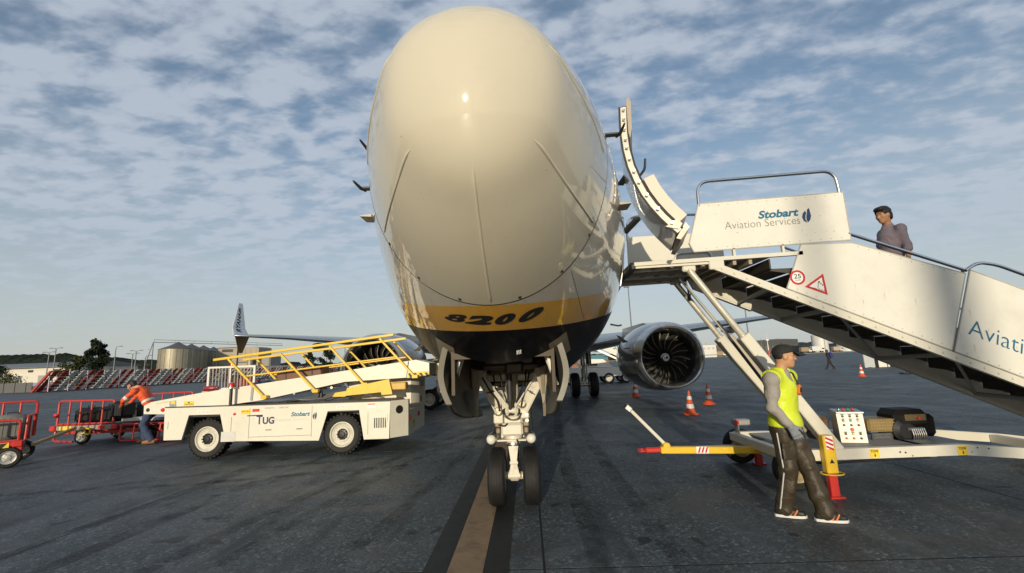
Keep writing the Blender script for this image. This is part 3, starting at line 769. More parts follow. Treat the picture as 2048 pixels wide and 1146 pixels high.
# wheel well
wl = MB()
wl.box((0, -.55, 2.22), (.95, 2.7, .03)); wl.box((-.45, -.55, 1.85), (.03, 2.6, .75)); wl.box((.45, -.55, 1.85), (.03, 2.6, .75))
wl.box((0, .72, 1.85), (.93, .03, .75)); wl.box((0, -1.84, 2.0), (.93, .03, .42))
for k in range(5): wl.box((0, -1.4+.42*k, 2.14), (.9, .05, .12))
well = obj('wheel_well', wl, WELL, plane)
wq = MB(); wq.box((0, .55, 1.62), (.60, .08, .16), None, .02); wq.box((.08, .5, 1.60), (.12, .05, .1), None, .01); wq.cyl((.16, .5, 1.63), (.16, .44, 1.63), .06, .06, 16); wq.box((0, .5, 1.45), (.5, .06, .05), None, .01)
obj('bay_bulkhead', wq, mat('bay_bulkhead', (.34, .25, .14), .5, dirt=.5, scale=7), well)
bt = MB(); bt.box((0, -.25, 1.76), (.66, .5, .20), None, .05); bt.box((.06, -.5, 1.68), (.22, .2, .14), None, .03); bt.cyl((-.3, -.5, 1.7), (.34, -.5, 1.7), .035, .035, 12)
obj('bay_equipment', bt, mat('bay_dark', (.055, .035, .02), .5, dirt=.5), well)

# ------------------------------------------------------------ wings
def airfoil(n=14):
    up = []; lo = []
    for i in range(n+1):
        x = (1-math.cos(math.pi*i/n))/2
        t = 5*.12*(.2969*math.sqrt(x)-.126*x-.3516*x*x+.2843*x**3-.1015*x**4); c = .02*4*x*(1-x)
        up.append((x, c+t)); lo.append((x, c-t))
    return up[::-1]+lo[1:]
AF = airfoil()
def wing(sg):
    secs = [(0.6, 11.4, 8.2, 2.05, 1.10), (1.9, 12.55, 7.2, 2.18, 1.05), (4.8, 14.2, 5.0, 2.58, 1.0), (9.0, 16.5, 3.7, 3.10, .95), (13.2, 18.75, 2.6, 3.58, .9), (17.75, 21.0, 1.6, 4.02, .85)]
    mb = MB(); G = []
    for x, y, c, z, th in secs: G.append([Vector((sg*x, y+u*c, z+w*c*th)) for u, w in AF])
    n = len(AF); P = [p for r in G for p in r]
    for i in range(len(G)-1):
        for j in range(n-1):
            u = (AF[j][0]+AF[j+1][0])/2
            mb.cur = 1 if (u < .10 and i > 0) else 0
            mb.add([G[i][j], G[i][j+1], G[i+1][j+1], G[i+1][j]], [(0, 1, 2, 3)])
    mb.cur = 0; mb.add(G[-1], [tuple(range(n))])
    w = obj('wing', mb, [WINGM, LEAD], plane, 60)
    # weld for smooth shading
    bm = bmesh.new(); bm.from_mesh(w.data); bmesh.ops.remove_doubles(bm, verts=bm.verts, dist=1e-4); bm.to_mesh(w.data); bm.free()
    for x, L in ((6.6, 3.2), (9.4, 2.8), (12.2, 2.4)):      # flap track fairings
        f = MB(); y0 = 12.55+(x-1.9)*.535; c = 7.2-(x-1.9)*.38; z = 2.18+(x-1.9)*.12-.32
        f.lathe([(0.02, 0), (.16, .35), (.22, .9), (.2, 1.7), (.10, L-.3), (.01, L)], (sg*x, y0+c*.45, z), (0, 1, .02), 14); obj('flap_fairing', f, WINGM, w, 60)
    # split winglet
    wb = MB(); G = []
    for k in range(9):
        t = k/8; z = 4.02+2.2*t**1.0; x = 17.75+.25*min(1, t*4)+.38*t; y = 20.85+.55*t**.8+.75*t; c = 1.62*(1-t)+.42*t
        G.append([Vector((sg*(x+wv*c*.75), y+u*c, z)) for u, wv in AF])
    wb.grid(G, True); wb.add(G[-1], [tuple(range(len(AF)))])
    wl_ = obj('winglet', wb, mat('winglet_paint', (.78, .77, .74), .4, coat=.4, var=.04), plane, 60, 'white winglet blade with the airline name')
    lb = MB(); G = []
    for k in range(7):
        t = k/6; z = 4.00-1.02*t; x = 17.80+.28*t; y = 21.1+.9*t; c = 1.45*(1-t)+.38*t
        G.append([Vector((sg*(x+wv*c*.7), y+u*c, z)) for u, wv in AF])
    lb.grid(G, True); lb.add(G[-1], [tuple(range(len(AF)))])
    obj('lower_blade', lb, mat('lower_blade', (.36, .20, .04), .4, coat=.4), wl_, 60)
    tx = MB(); put_text(tx, 'RYANAIR', (0, 0, 0), (1, 0, 0), (0, 1, 0), width=1.75, height=.36, shear=.25, offset=.03)
    pts = []
    for u, v, _ in tx.v:      # runs up the inner face
        z = 4.26+u*.93; t = (z-4.02)/2.2; c = 1.62*(1-t)+.42*t; y = 20.85+.55*t**.8+.75*t; x = 17.75+.25*min(1, t*4)+.38*t
        fr = .62-(v/.36)*.36-.05
        th = 5*.12*(.2969*math.sqrt(fr)-.126*fr-.3516*fr*fr+.2843*fr**3-.1015*fr**4)
        pts.append(Vector((sg*(x-(th*.75-.02*4*fr*(1-fr)*.75)*c-.012), y+(fr if sg < 0 else 1-fr-.2)*c, z)))
    t2 = MB(); t2.add(pts, tx.f); obj('airline_name', t2, BLACKT, wl_, 0)
    return w
for sg in (-1, 1): wing(sg)
fb = MB(); rows = []
for k in range(15):
    t = k/14; y = 10.2+11*t; h = math.sin(math.pi*min(1, max(0, t)))**.6 if 0 < t < 1 else .02
    rows.append([Vector(((1.0+1.15*h)*math.sin(a), y, 1.95-(.10+.72*h)*math.cos(a))) for a in [math.pi*(-.62+1.24*j/16) for j in range(17)]])
fb.grid(rows); obj('belly_fairing', fb, NAVY, plane, 60)

# ------------------------------------------------------------ engines
COWL = None
def cowl_material():
    m = bpy.data.materials.new('cowl_paint'); m.use_nodes = True
    nt = m.node_tree; N = nt.nodes; L = nt.links; b = N['Principled BSDF']
    tc = N.new('ShaderNodeTexCoord'); sp = N.new('ShaderNodeSeparateXYZ'); L.new(tc.outputs['Object'], sp.inputs[0])
    no = N.new('ShaderNodeTexNoise'); no.inputs['Scale'].default_value = 2.5; no.inputs['Detail'].default_value = 6; L.new(tc.outputs['Object'], no.inputs['Vector'])
    def mix(f, A, B):
        n = N.new('ShaderNodeMix'); n.data_type = 'RGBA'; L.new(f, n.inputs['Factor'])
        for k, v in (('A', A), ('B', B)):
            if isinstance(v, tuple): n.inputs[k].default_value = v+(1,)
            else: L.new(v, n.inputs[k])
        return n.outputs['Result']
    mr = N.new('ShaderNodeMapRange'); mr.inputs['From Min'].default_value = 1.195; mr.inputs['From Max'].default_value = 1.205; L.new(sp.outputs[2], mr.inputs['Value'])
    grey = mix(no.outputs[0], (0.13, 0.115, 0.095), (0.20, 0.18, 0.15))
    c = mix(mr.outputs[0], (0.008, 0.010, 0.020), grey)
    L.new(c, b.inputs['Base Color']); b.inputs['Roughness'].default_value = .3; b.inputs['Coat Weight'].default_value = .8; b.inputs['Coat Roughness'].default_value = .06
    b.inputs['Metallic'].default_value = .35
    return m
COWL = cowl_material()
LIP = mat('inlet_lip', (0.62, 0.61, 0.58), 0.16, 0.85, var=.05, rvar=.03)
INLET = mat('inlet_barrel', (0.03, 0.03, 0.032), 0.45, var=.2)
BLADE = mat('fan_blade', (0.035, 0.032, 0.028), 0.4, 0.2, var=.15)
EDGE = mat('blade_edge', (0.46, 0.42, 0.35), 0.4, 0.2, var=.08)
SPIN = mat('spinner', (0.02, 0.02, 0.022), 0.35, coat=.5)
def engine(sg):
    cx, cy, cz = sg*4.83, 8.55, 1.72
    def pt(r, h, a):
        x, z = r*math.cos(a), r*math.sin(a)
        if z < 0 and r > .9: z *= (1-.10*min(1, (r-.9)/.25)*(math.sin(a)**2)); 
        return Vector((cx+x*1.0, cy+h, cz+z-(.02*h if h < 1.5 else .03)))
    def rev(prof, seg=64): 
        mb = MB(); mb.grid([[pt(r, h, 2*math.pi*i/seg) for i in range(seg)] for r, h in prof], True); return mb
    nac = obj('engine', rev([(1.150, .40), (1.20, .8), (1.235, 1.4), (1.235, 2.0), (1.19, 2.7), (1.10, 3.4), (.98, 4.0), (.95, 4.05), (.90, 3.9)]), COWL, plane, 50)
    obj('inlet_lip', rev([(.885, .42), (.895, .25), (.915, .10), (.945, .025), (.985, .0), (1.03, .03), (1.075, .11), (1.115, .22), (1.147, .39)]), LIP, nac, 60)
    obj('inlet_barrel', rev([(.885, .42), (.875, .7), (.875, 1.25)]), INLET, nac, 60)
    core = MB(); core.lathe([(.875, 1.2), (.3, 1.22), (0, 1.22)], (cx, cy, cz-.02), (0, 1, 0), 40); obj('fan_backing', core, BLACK, nac, 40)
    core = MB(); core.lathe([(.55, 3.6), (.5, 4.4), (.28, 5.0), (.02, 5.4)], (cx, cy, cz-.02), (0, 1, 0), 28); obj('core', core, BLACK, nac, 40)
    sp = MB(); sp.lathe([(0.004, .56), (.06, .62), (.13, .72), (.20, .86), (.25, .98), (.27, 1.1)], (cx, cy, cz-.02), (0, 1, 0), 36); obj('spinner', sp, SPIN, nac, 60)
    # white swirl on the spinner
    sw = MB(); rows = []
    for k in range(40):
        t = k/39; a = t*2*math.pi*1.35+1.0; r = .045+.085*t; wd = .014+.024*math.sin(math.pi*min(1, t*1.1))
        def on(rr):
            hh = .56+.06*(rr/.06) if rr < .06 else .62+(rr-.06)/.07*.10 if rr < .13 else .72+(rr-.13)/.07*.14
            return Vector((cx+rr*math.cos(a), cy+hh-.006, cz-.02+rr*math.sin(a)))
        rows.append([on(r-wd), on(r+wd)])
    sw.grid(rows); obj('spinner_swirl', sw, WHITET, nac, 60)
    for k in range(18):
        a0 = 2*math.pi*k/18+.1; A = []; B = []; E1 = []; E2 = []
        for j in range(11):
            t = j/10; r = .26+.605*t
            sweep = .04*math.sin(t*math.pi*1.6)-.11*max(0, t-.55)**1.3*2; tw = R(20+42*t); ch = .17+.06*math.sin(t*math.pi)
            for lst, q in ((A, -.5), (B, .5), (E1, -.5), (E2, -.36)):
                da = (q*ch*math.sin(tw))/r+sweep*1.2; dy = q*ch*math.cos(tw)*1.1
                lst.append(Vector((cx+r*math.cos(a0+da), cy+.93+dy-.02*t-(0.004 if lst in (E1, E2) else 0), cz-.02+r*math.sin(a0+da))))
        b = MB(); b.cur = 0; b.grid([A, B]); b.cur = 1; b.grid([E1, E2]); obj('fan_blade', b, [BLADE, EDGE], nac, 60)
    py = MB(); py.yz([(cy+1.5, 2.85), (cy+2.6, 3.02), (cy+6.2, 3.05), (cy+6.6, 2.6), (cy+3.6, 2.3)], cx-.16, cx+.16); obj('pylon', py, COWL, nac)
    st = MB(); x0 = cx-sg*1.12; st.add([(x0, cy+1.0, cz+.55), (x0, cy+1.9, cz+.55), (x0-sg*.22, cy+1.9, cz+.85), (x0-sg*.16, cy+1.5, cz+.78)], [(0, 1, 2, 3)]); obj('nacelle_chine', st, COWL, nac, 0)
    ha = MB(); ha.grid([[pt(r+.006, h, a) for a in [R(-118+k*5) for k in range(8)]] for r, h in ((1.155, .42), (1.178, .6), (1.205, .85), (1.222, 1.1))]); obj('yellow_patch', ha, mat('harp_yellow', (.42, .24, .03), .35, coat=.6), nac, 60)
    # cowl latch line and drain
    ll = MB(); ll.tube([pt(1.203, .8, R(163)), pt(1.236, 1.4, R(163))], .018, 6); obj('cowl_handle', ll, DARK, nac)
for sg in (-1, 1): engine(sg)

# ------------------------------------------------------------ main gear
def main_gear(sg):
    x0, y0 = sg*2.86, 15.6
    m = MB(); m.cyl((x0, y0, .55), (x0, y0+.1, 2.3), .10, .12, 18); m.cyl((x0-.5, y0, .565), (x0+.5, y0, .565), .07, .07, 14)
    m.beam((x0, y0-.1, 1.3), (x0-sg*1.0, y0, 2.1), .09, .12); m.beam((x0-.1, y0-.15, .7), (x0-.02, y0-.2, 1.5), .05, .10); m.cyl((x0+.14, y0-.1, .8), (x0+.14, y0-.1, 2.2), .035, .035, 10)
    for k in range(4): m.box((x0-.12+.08*k, y0-.16, .62+.12*(k % 2)), (.06, .06, .14))
    leg = obj('main_gear_leg', m, mat('gear_silver', (.55, .55, .54), .35, .5, dirt=.3), plane)
    hs = MB(); hs.cyl((x0+.28, y0-.05, 1.5), (x0+.28, y0-.05, 2.2), .11, .11, 14); obj('brown_canister', hs, WELL, leg)
    for x in (-.43, .43): aircraft_wheel(leg, (x0+x, y0, .565), .565, .40, 1)
    d = MB(); d.box((x0+sg*.25, y0-.05, 1.85), (.03, .7, .9)); obj('gear_leg_door', d, WHITE, leg)
for sg in (-1, 1): main_gear(sg)

# ------------------------------------------------------------ tail (behind the nose)
tf = MB(); tf.yz([(25.5, 5.2), (29.5, 6.6), (33.8, 12.3), (36.2, 12.3), (35.2, 5.2)], -.12, .12); obj('tail_fin', tf, NAVY, plane)
for sg in (-1, 1):
    ts = MB(); ts.grid([[Vector((sg*(.5+6.6*t), 31+4.2*t+u*(3.6-2.2*t), 5.1+.8*t+w*(3.2-2.2*t))) for u, w in AF] for t in (0, .5, 1)], True); obj('tailplane', ts, WINGM, plane, 60)

# ------------------------------------------------------------ open front door
OBJ = obj
DC = [(1.505, 4.86), (1.497, 4.70), (1.490, 4.50), (1.503, 4.27), (1.538, 4.05), (1.597, 3.85), (1.668, 3.67), (1.76, 3.50), (1.86, 3.35), (1.97, 3.21), (2.03, 3.14)]
def thick(curve, d):
    out = []
    for i, p in enumerate(curve):
        a = Vector(curve[max(0, i-1)]); b = Vector(curve[min(len(curve)-1, i+1)]); t = (b-a).normalized(); out.append((p[0]-t.y*d, p[1]+t.x*d))
    return out
def swing(mb, deg=-13.5, c=(1.54, -.72)):
    a = R(deg); co, si = math.cos(a), math.sin(a)
    mb.v = [(c[0]+(x-c[0])*co-(y-c[1])*si, c[1]+(x-c[0])*si+(y-c[1])*co, z) for x, y, z in mb.v]; return mb
def door():
    def obj(name, mb, *a, **k): return OBJ(name, swing(mb), *a, **k)
    y0, y1 = -.72, .14
    cur = [Vector((p[0], p[1])) for p in DC]
    outer = DC; inner = thick(DC, .115)
    root = MB(); root.grid([[Vector((x, y0+(y1-y0)*k/4, z)) for x, z in outer] for k in range(5)])
    dr = obj('cabin_door', root, FUS_W, plane, 60, 'open forward cabin door with its edge latches showing')
    e = MB(); i2 = thick(DC, .025); i3 = thick(DC, .094)
    e.cur = 0
    e.grid([[Vector((x, y0+.012, z)) for x, z in i2], [Vector((x, y0+.012, z)) for x, z in i3]])
    for c0, c1 in ((outer, i2), (i3, inner)):
        e.cur = 1; e.grid([[Vector((x, y0, z)) for x, z in c0], [Vector((x, y0, z)) for x, z in c1]])
        e.grid([[Vector((x, y0, z)) for x, z in c0], [Vector((x, y0+.02, z)) for x, z in c0]]); e.grid([[Vector((x, y0, z)) for x, z in c1], [Vector((x, y0+.02, z)) for x, z in c1]])
    obj('door_frame', e, [CREAM, SEAL], dr, 50)
    n = MB(); n.grid([[Vector((x, y0+(y1-y0)*k/4, z)) for x, z in inner] for k in range(5)])
    n.add([Vector((x, y1, z)) for x, z in outer]+[Vector((x, y1, z)) for x, z in inner], [(i, i+1, len(outer)+i+1, len(outer)+i) for i in range(len(outer)-1)])
    for k in (0, -1):
        a, b = outer[k], inner[k]; n.add([(a[0], y0, a[1]), (b[0], y0, b[1]), (b[0], y1, b[1]), (a[0], y1, a[1])], [(0, 1, 2, 3)])
    obj('door_lining', n, mat('door_lining', (.42, .37, .30), .5), dr, 50)
    mid = thick(DC, .06)
    L = 0; seg = []
    for i in range(len(mid)-1): seg.append((Vector(mid[i+1])-Vector(mid[i])).length)
    tot = sum(seg)
    for q in (.03, .10, .175, .25, .31, .395, .49, .575, .68, .80, .93):
        d = q*tot
        for i, sl in enumerate(seg):
            if d <= sl: break
            d -= sl
        p = Vector(mid[i]).lerp(Vector(mid[i+1]), d/seg[i])
        b = MB(); b.box((p.x, y0-.012, p.y), (.034, .05, .022), (0, R(20), 0), .004); b.cyl((p.x+.01, y0-.01, p.y+.006), (p.x+.01, y0-.045, p.y+.006), .011, .011, 10); obj('latch_roller', b, STEEL, dr)
    # top flap, slide bustle, handle, hinge arm, lower step
    f = MB(); f.prism([(1.66, 4.90), (1.635, 4.98), (1.605, 4.93), (1.60, 4.50), (1.615, 4.42), (1.645, 4.55)], lambda u, v, w: (u, w, v), y0-.005, y1-.1); obj('door_flap', f, mat('flap_tan', (.34, .29, .22), .45), dr)
    b = MB(); bz = thick(DC, .14)[5:10]; bo = thick(DC, .27)[5:10]
    poly = [tuple(p) for p in bz]+[tuple(p) for p in bo[::-1]]
    b.xz(poly, y0+.06, y1-.05); obj('slide_bustle', b, mat('bustle', (.60, .55, .45), .5, dirt=.15), dr, 30)
    h = MB(); h.tube(fillet([(1.69, -.55, 3.98), (1.76, -.58, 4.05), (1.775, -.60, 4.18)], .04), [.016]+[.016]*7+[.013], 8); obj('door_handle', h, BLACK, dr)
    a = MB(); a.beam((1.45, -.1, 3.40), (1.64, -.3, 3.52), .09, .05, bev=.01); obj('hinge_arm', a, DARK, dr)
    a = MB(); a.beam((1.45, .2, 4.2), (1.56, 0, 4.25), .09, .05, bev=.01); obj('hinge_arm', a, DARK, dr)
    t = MB(); t.prism([(1.92, 3.245), (2.07, 3.20), (2.11, 3.26), (2.06, 3.33)], lambda u, v, w: (u, w, v), y0-.006, y0+.1); t.prism([(2.03, 3.10), (2.08, 3.08), (2.19, 3.22), (2.15, 3.28)], lambda u, v, w: (u, w, v), y0+.02, y1); obj('door_toe', t, mat('toe_grey', (.20, .18, .15), .4, .4), dr)
FUS_W = mat('door_skin', (.50, .46, .40), .35, coat=.8, dirt=.15)
door()
# doorway behind it: dark opening with a frame on the skin
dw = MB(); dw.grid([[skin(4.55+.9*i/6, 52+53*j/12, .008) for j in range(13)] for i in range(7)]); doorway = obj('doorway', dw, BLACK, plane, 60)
df = MB()
ring = [skin(4.52, 50+57*k/12, .012) for k in range(13)]+[skin(4.52+.96*k/6, 107, .012) for k in range(1, 7)]+[skin(5.48, 107-57*k/12, .012) for k in range(1, 13)]+[skin(5.48-.96*k/6, 50, .012) for k in range(1, 6)]
df.tube(ring, .022, 6, closed=True); obj('doorway_frame', df, ALU, doorway)

# ------------------------------------------------------------------ passenger stairs (world coordinates)
NY, FY = 0.0, 1.55            # near and far side planes
SLOPE = -0.457
st = thing('passenger_stairs', 'towable white boarding stairs with company lettering beside the nose', 'stairs', (4.6, 0.75, 0), world=True)
def sz(x): return 2.97+(x-2.75)*SLOPE       # top edge of the near stringer
tread_z = lambda x: sz(x)+0.0
# platform
b = MB()
b.beam((1.71, NY, 2.975), (3.94, NY, 3.03), .06, .05); b.beam((1.73, NY+.02, 2.935), (2.75, NY+.02, 2.955), .05, .03)
obj('platform_edge', b, CREAM, st)
b = MB(); b.beam((1.71, FY, 3.02), (3.3, FY, 3.04), .06, .07); obj('platform_edge', b, CREAM, st)
dk = MB(); dk.box((2.64, (NY+FY)/2, 3.005), (1.80, FY-NY-.07, .012)); deck = obj('platform_deck', dk, GREYP, st)
for k in range(8):
    x = 1.80+.21*k; b = MB(); b.beam((x, NY+.03, 2.955), (x, FY-.03, 2.975), .045, .07); obj('joist', b, mat('joist_tan', (.36, .30, .22), .5, dirt=.35), deck)
for k in range(5):
    y = .2+.29*k; b = MB(); b.beam((1.74, y, 2.925), (2.75, y, 2.95), .03, .05); obj('slat', b, CREAM if k % 2 == 0 else GREYP, deck)
b = MB(); b.box((1.70, .75, 2.95), (.10, 1.5, .12), None, .03); obj('bumper', b, BLACK, st)
# upper near panel
PN = [(2.65, 3.78), (4.60, 3.85), (4.60, 3.18), (2.52, 3.11), (2.47, 3.23)]
b = MB(); b.xz(PN, NY-.018, NY+.018); pan = obj('upper_panel', b, WHITE, st, label='upper side panel with company lettering')
b = MB(); b.xz([(2.02, 3.78), (3.62, 3.80), (3.62, 3.06), (2.0, 3.04)], FY-.018, FY+.018); fpan = obj('far_panel', b, CREAM, st)
b = MB(); b.tube(fillet([(2.78, FY-.03, 3.06), (2.80, FY-.03, 3.45), (3.40, FY-.03, 3.47), (3.42, FY-.03, 3.08)], .12), .022, 8); b.tube([(2.02, FY-.025, 3.33), (3.6, FY-.025, 3.35)], .008, 5); obj('guard_rail', b, STEEL, fpan)
b = MB(); b.lathe([(0, 0), (.075, 0), (.075, .01)], (3.02, FY-.055, 3.28), (0, -1, 0), 20); obj('red_reflector', b, REDL, fpan)
b = MB(); b.tube(fillet([(2.66, NY, 3.74), (2.665, NY, 4.10), (4.54, NY, 4.17), (4.565, NY, 3.82)], .24, 8), .022, 12); obj('top_rail', b, CHROME, st)
b = MB(); b.tube(fillet([(2.03, FY, 3.72), (2.05, FY, 4.15), (3.50, FY, 4.13), (3.55, FY, 3.75)], .2, 8), .022, 10); obj('top_rail', b, CHROME, st)
for x, y in ((3.05, NY), (3.70, NY), (2.35, FY), (3.25, FY)):
    b = MB(); b.beam((x, y, 3.0), (x, y, 3.2), .04, .03, (1, 0, 0)); obj('panel_post', b, CREAM, st)
for x in (3.35, 3.62):
    b = MB(); b.cyl((x, FY, 3.05), (x+.22, FY, 2.70), .017, .017, 8); b.cyl((x, FY, 3.05), (x-.02, FY, 3.40), .017, .017, 8); obj('rail_strut', b, DARK, st)
# lettering on the upper panel
def sgn(x): return Vector((x, NY-.022, 3.40))
ux = Vector((1, 0, .033)); uz = Vector((.02, 0, 1))
b = MB(); put_text(b, 'Stobart', (3.425, NY-.021, 3.525), ux, uz, width=.545, height=.112, shear=.22, offset=.035); obj('lettering', b, TEALT, pan, 0)
b = MB(); put_text(b, 'Aviation Services', (2.965, NY-.021, 3.40), ux, uz, width=1.005, height=.105, offset=-.012); obj('lettering', b, GREYT, pan, 0)
def leaf(mbx, ox, oz, s):
    L1 = [(0, 0), (-.045, .03), (-.06, .08), (-.045, .13), (-.01, .17), (.005, .14), (-.012, .10), (-.02, .05)]
    L2 = [(.012, .005), (.045, .045), (.062, .10), (.055, .15), (.05, .205), (.02, .185), (.012, .14), (-.002, .09), (-.005, .04)]
    for P in (L1, L2): mbx.add([(ox+u*s, NY-.021, oz+v*s) for u, v in P], [tuple(range(len(P)))])
b = MB(); leaf(b, 4.065, 3.44, 1.0); obj('leaf_emblem', b, mat('leaf_print', (.012, .05, .13), .5, var=.5, scale=12), pan, 0)
b = MB()
for k in range(26): b.box((random.uniform(2.75, 4.5), NY-.0195, random.uniform(3.2, 3.75)), (random.uniform(.004, .016), .002, random.uniform(.003, .008)), (0, random.uniform(-.6, .6), 0))
o = obj('scratches', b, GREYT, pan, 0); o['kind'] = 'stuff'
# stringers
def stringer(y, x0, x1, h, w, m):
    b = MB(); b.xz([(x0, sz(x0)), (x1, sz(x1)), (x1, sz(x1)-h), (x0+.02, sz(x0)-h)], y-w/2, y+w/2); return obj('stringer', b, m, st)
ns = stringer(NY, 2.72, 9.1, .115, .05, CREAM)
b = MB(); b.box((2.80, NY, 2.93), (.20, .055, .14), None, .01); obj('stringer_bracket', b, CREAM, ns)
fs = MB(); fs.xz([(3.0, sz(3.0)+.40), (9.2, sz(9.2)+.75), (9.2, sz(9.2)+.02), (9.0, sz(9.0)+.03), (3.4, sz(3.4)+.06), (3.0, sz(3.0)+.1)], FY-.02, FY+.02); fst = obj('far_side_panel', fs, CREAM, st)
b = MB(); b.xz([(3.2, sz(3.2)+.09), (9.1, sz(9.1)+.04), (9.1, sz(9.1)-.02), (3.2, sz(3.2)+.03)], FY-.07, FY+.02); obj('far_flange', b, CREAM, fst)
b = MB(); b.xz([(2.98, sz(2.98)+.12), (3.95, sz(3.95)+.12), (3.95, sz(3.95)), (3.05, sz(3.05))], FY-.06, FY+.03); obj('far_stringer', b, CREAM, fst)
x = 2.86
while x < 6.9:
    b = MB(); b.lathe([(0, .012), (.014, .012), (.019, 0)], (x, NY-.025, sz(x)-.055), (0, -1, 0), 10); obj('bolt', b, CREAM, ns); x += .155
# steps
TR = mat('step_dark', (.055, .045, .035), .6, dirt=.4, dcol=(.14, .11, .07))
for k in range(15):
    x = 3.52+.385*k; z = 2.83-.176*k
    b = MB()
    b.box((x+.18, (NY+FY)/2, z), (.36, FY-.09, .03)); b.box((x+.01, (NY+FY)/2, z+.075), (.02, FY-.09, .15))
    for y in (NY+.05, FY-.05): b.xz([(x-.01, z-.012), (x+.37, z-.012), (x+.37, z-.10), (x+.26, z-.06)], y-.01, y+.01)
    obj('step', b, TR, st)
for xn, zn, xf, zf in ((3.5, 2.59, 3.75, 2.56), (4.2, 2.27, 4.4, 2.26), (5.6, 1.63, 5.8, 1.58), (7.1, .95, 7.2, .98)):
    b = MB(); b.beam((xn, NY+.04, zn), (xf, FY-.05, zf), .05, .06, bev=.01); obj('cross_tube', b, GREYP, st)
for xn, zn, xf, zf in ((4.3, 2.21, 5.8, 1.60), (5.66, 1.59, 7.2, 1.0)):
    b = MB(); b.cyl((xn, NY+.03, zn), (xf, FY-.08, zf), .02, .02, 8); obj('diagonal_brace', b, GREYP, st)
# lower side panels
LP1 = [(3.93, 3.145), (4.60, 3.135), (4.62, 3.135), (5.965, 2.655), (5.60, sz(5.60)+.012), (3.665, sz(3.665)+.012)]
b = MB(); b.xz(LP1, NY-.030, NY-.006); p1 = obj('side_panel', b, WHITE, st, label='plain white side panel with two warning signs')
LP2 = [(6.035, 2.70), (9.0, 1.30), (8.6, sz(8.6)+.012), (5.63, sz(5.63)+.012)]
b = MB(); b.xz(LP2, NY-.031, NY-.006); p2 = obj('side_panel', b, WHITE, st, label='lower side panel with large blue lettering')
b = MB(); b.tube([(4.58, NY, 3.275), (5.98, NY, 2.715)], .022, 10); obj('hand_rail', b, CHROME, st)
b = MB(); b.tube(fillet([(6.0, NY, 2.70), (6.17, NY, 2.80), (6.40, NY, 2.765), (9.0, NY, 1.56), (9.1, NY, 1.3)], .14, 6), .022, 10); obj('hand_rail', b, CHROME, st)
b = MB(); b.tube([(4.6, FY, 3.50), (9.0, FY, 1.60)], .022, 8); obj('hand_rail', b, CHROME, st)
b = MB(); b.beam((5.97, NY-.003, 2.72), (5.955, NY-.003, 2.66), .02, .03, (1, 0, 0)); obj('rail_stub', b, DARK, st)
b = MB(); put_text(b, 'Aviation Services', (5.835, NY-.034, 1.875), Vector((1, 0, -.455)).normalized(), Vector((.30, 0, 1)).normalized(), height=.205, offset=-.010, size=1.0); obj('lettering', b, TEALT, p2, 0)
# warning signs
b = MB(); b.lathe([(.098, .0005), (.098, .0035), (.072, .0035)], (3.82, NY-.030, 2.70), (0, -1, 0), 36); s1 = obj('speed_sign', b, REDT, p1, 0)
b = MB(); b.lathe([(0, .002), (.076, .002)], (3.82, NY-.030, 2.70), (0, -1, 0), 36); obj('sign_face', b, WHITET, s1, 0)
b = MB(); put_text(b, '25', (3.775, NY-.034, 2.685), ux, uz, width=.088, height=.060, offset=.01); put_text(b, 'km/h', (3.785, NY-.034, 2.655), ux, uz, width=.07, height=.018); obj('sign_text', b, BLACKT, s1, 0)
A, B, C = Vector((3.895, 2.572)), Vector((4.155, 2.735)), Vector((4.172, 2.452))
cen = (A+B+C)/3
b = MB(); b.xz([tuple(A), tuple(B), tuple(C)], NY-.033, NY-.030); s2 = obj('wind_sign', b, REDT, p1, 0)
b = MB(); b.add([(cen.x+(p.x-cen.x)*.68, NY-.0345, cen.y+(p.y-cen.y)*.68) for p in (A, B, C)], [(0, 1, 2)]); obj('sign_face', b, WHITET, s2, 0)
b = MB(); yy = NY-.0360
b.add([(4.055, yy, 2.55), (4.062, yy, 2.55), (4.082, yy, 2.64), (4.075, yy, 2.64)], [(0, 1, 2, 3)])
for k in range(3): b.add([(4.084+.018*k, yy, 2.640-.022*k), (4.096+.018*k, yy, 2.632-.022*k), (4.088+.018*k, yy, 2.612-.020*k), (4.078+.018*k, yy, 2.622-.020*k)], [(0, 1, 2, 3)])
put_text(b, 'max 75 km/h', (4.0, yy, 2.545), Vector((1, 0, -.33)).normalized(), Vector((.33, 0, 1)).normalized(), width=.15, height=.022); obj('sign_text', b, BLACKT, s2, 0)

# telescopic legs
def tele(a, bq, c, r1, r2, m2=CREAM, box=True):
    """slim tube a-b, thicker sleeve b-c"""
    b = MB(); b.cyl(a, Vector(bq).lerp(Vector(c), .3), r1, r1, 16); t = obj('support_leg', b, mat('leg_polished', (.70, .66, .55), .28, .45, var=.1), st)
    b = MB()
    if box: b.beam(bq, c, r2*2, r2*2, (0, 1, 0), .012)
    else: b.cyl(bq, c, r2, r2, 14)
    obj('leg_sleeve', b, m2, t); return t
tele((2.45, .05, 2.88), (3.05, .05, 1.97), (4.03, .05, .50), .045, .075)
tele((2.75, 1.5, 2.95), (3.36, 1.5, 2.01), (4.47, 1.5, .50), .045, .075)
tele((2.60, .8, 2.87), (3.22, .8, 2.02), (4.1, .8, .62), .020, .045, mat('ram_tan', (.45, .40, .32), .4), False)
tele((2.52, .65, 2.87), (3.0, .65, 2.22), (3.7, .65, 1.1), .014, .020, DARK, False)
for x, y, z in ((2.45, .05, 2.91), (2.75, 1.5, 2.97)):
    b = MB(); b.box((x, y, z), (.18, .06, .11), None, .015); b.cyl((x, y-.05, z-.03), (x, y+.05, z-.03), .02, .02, 10); obj('leg_bracket', b, CREAM, st)
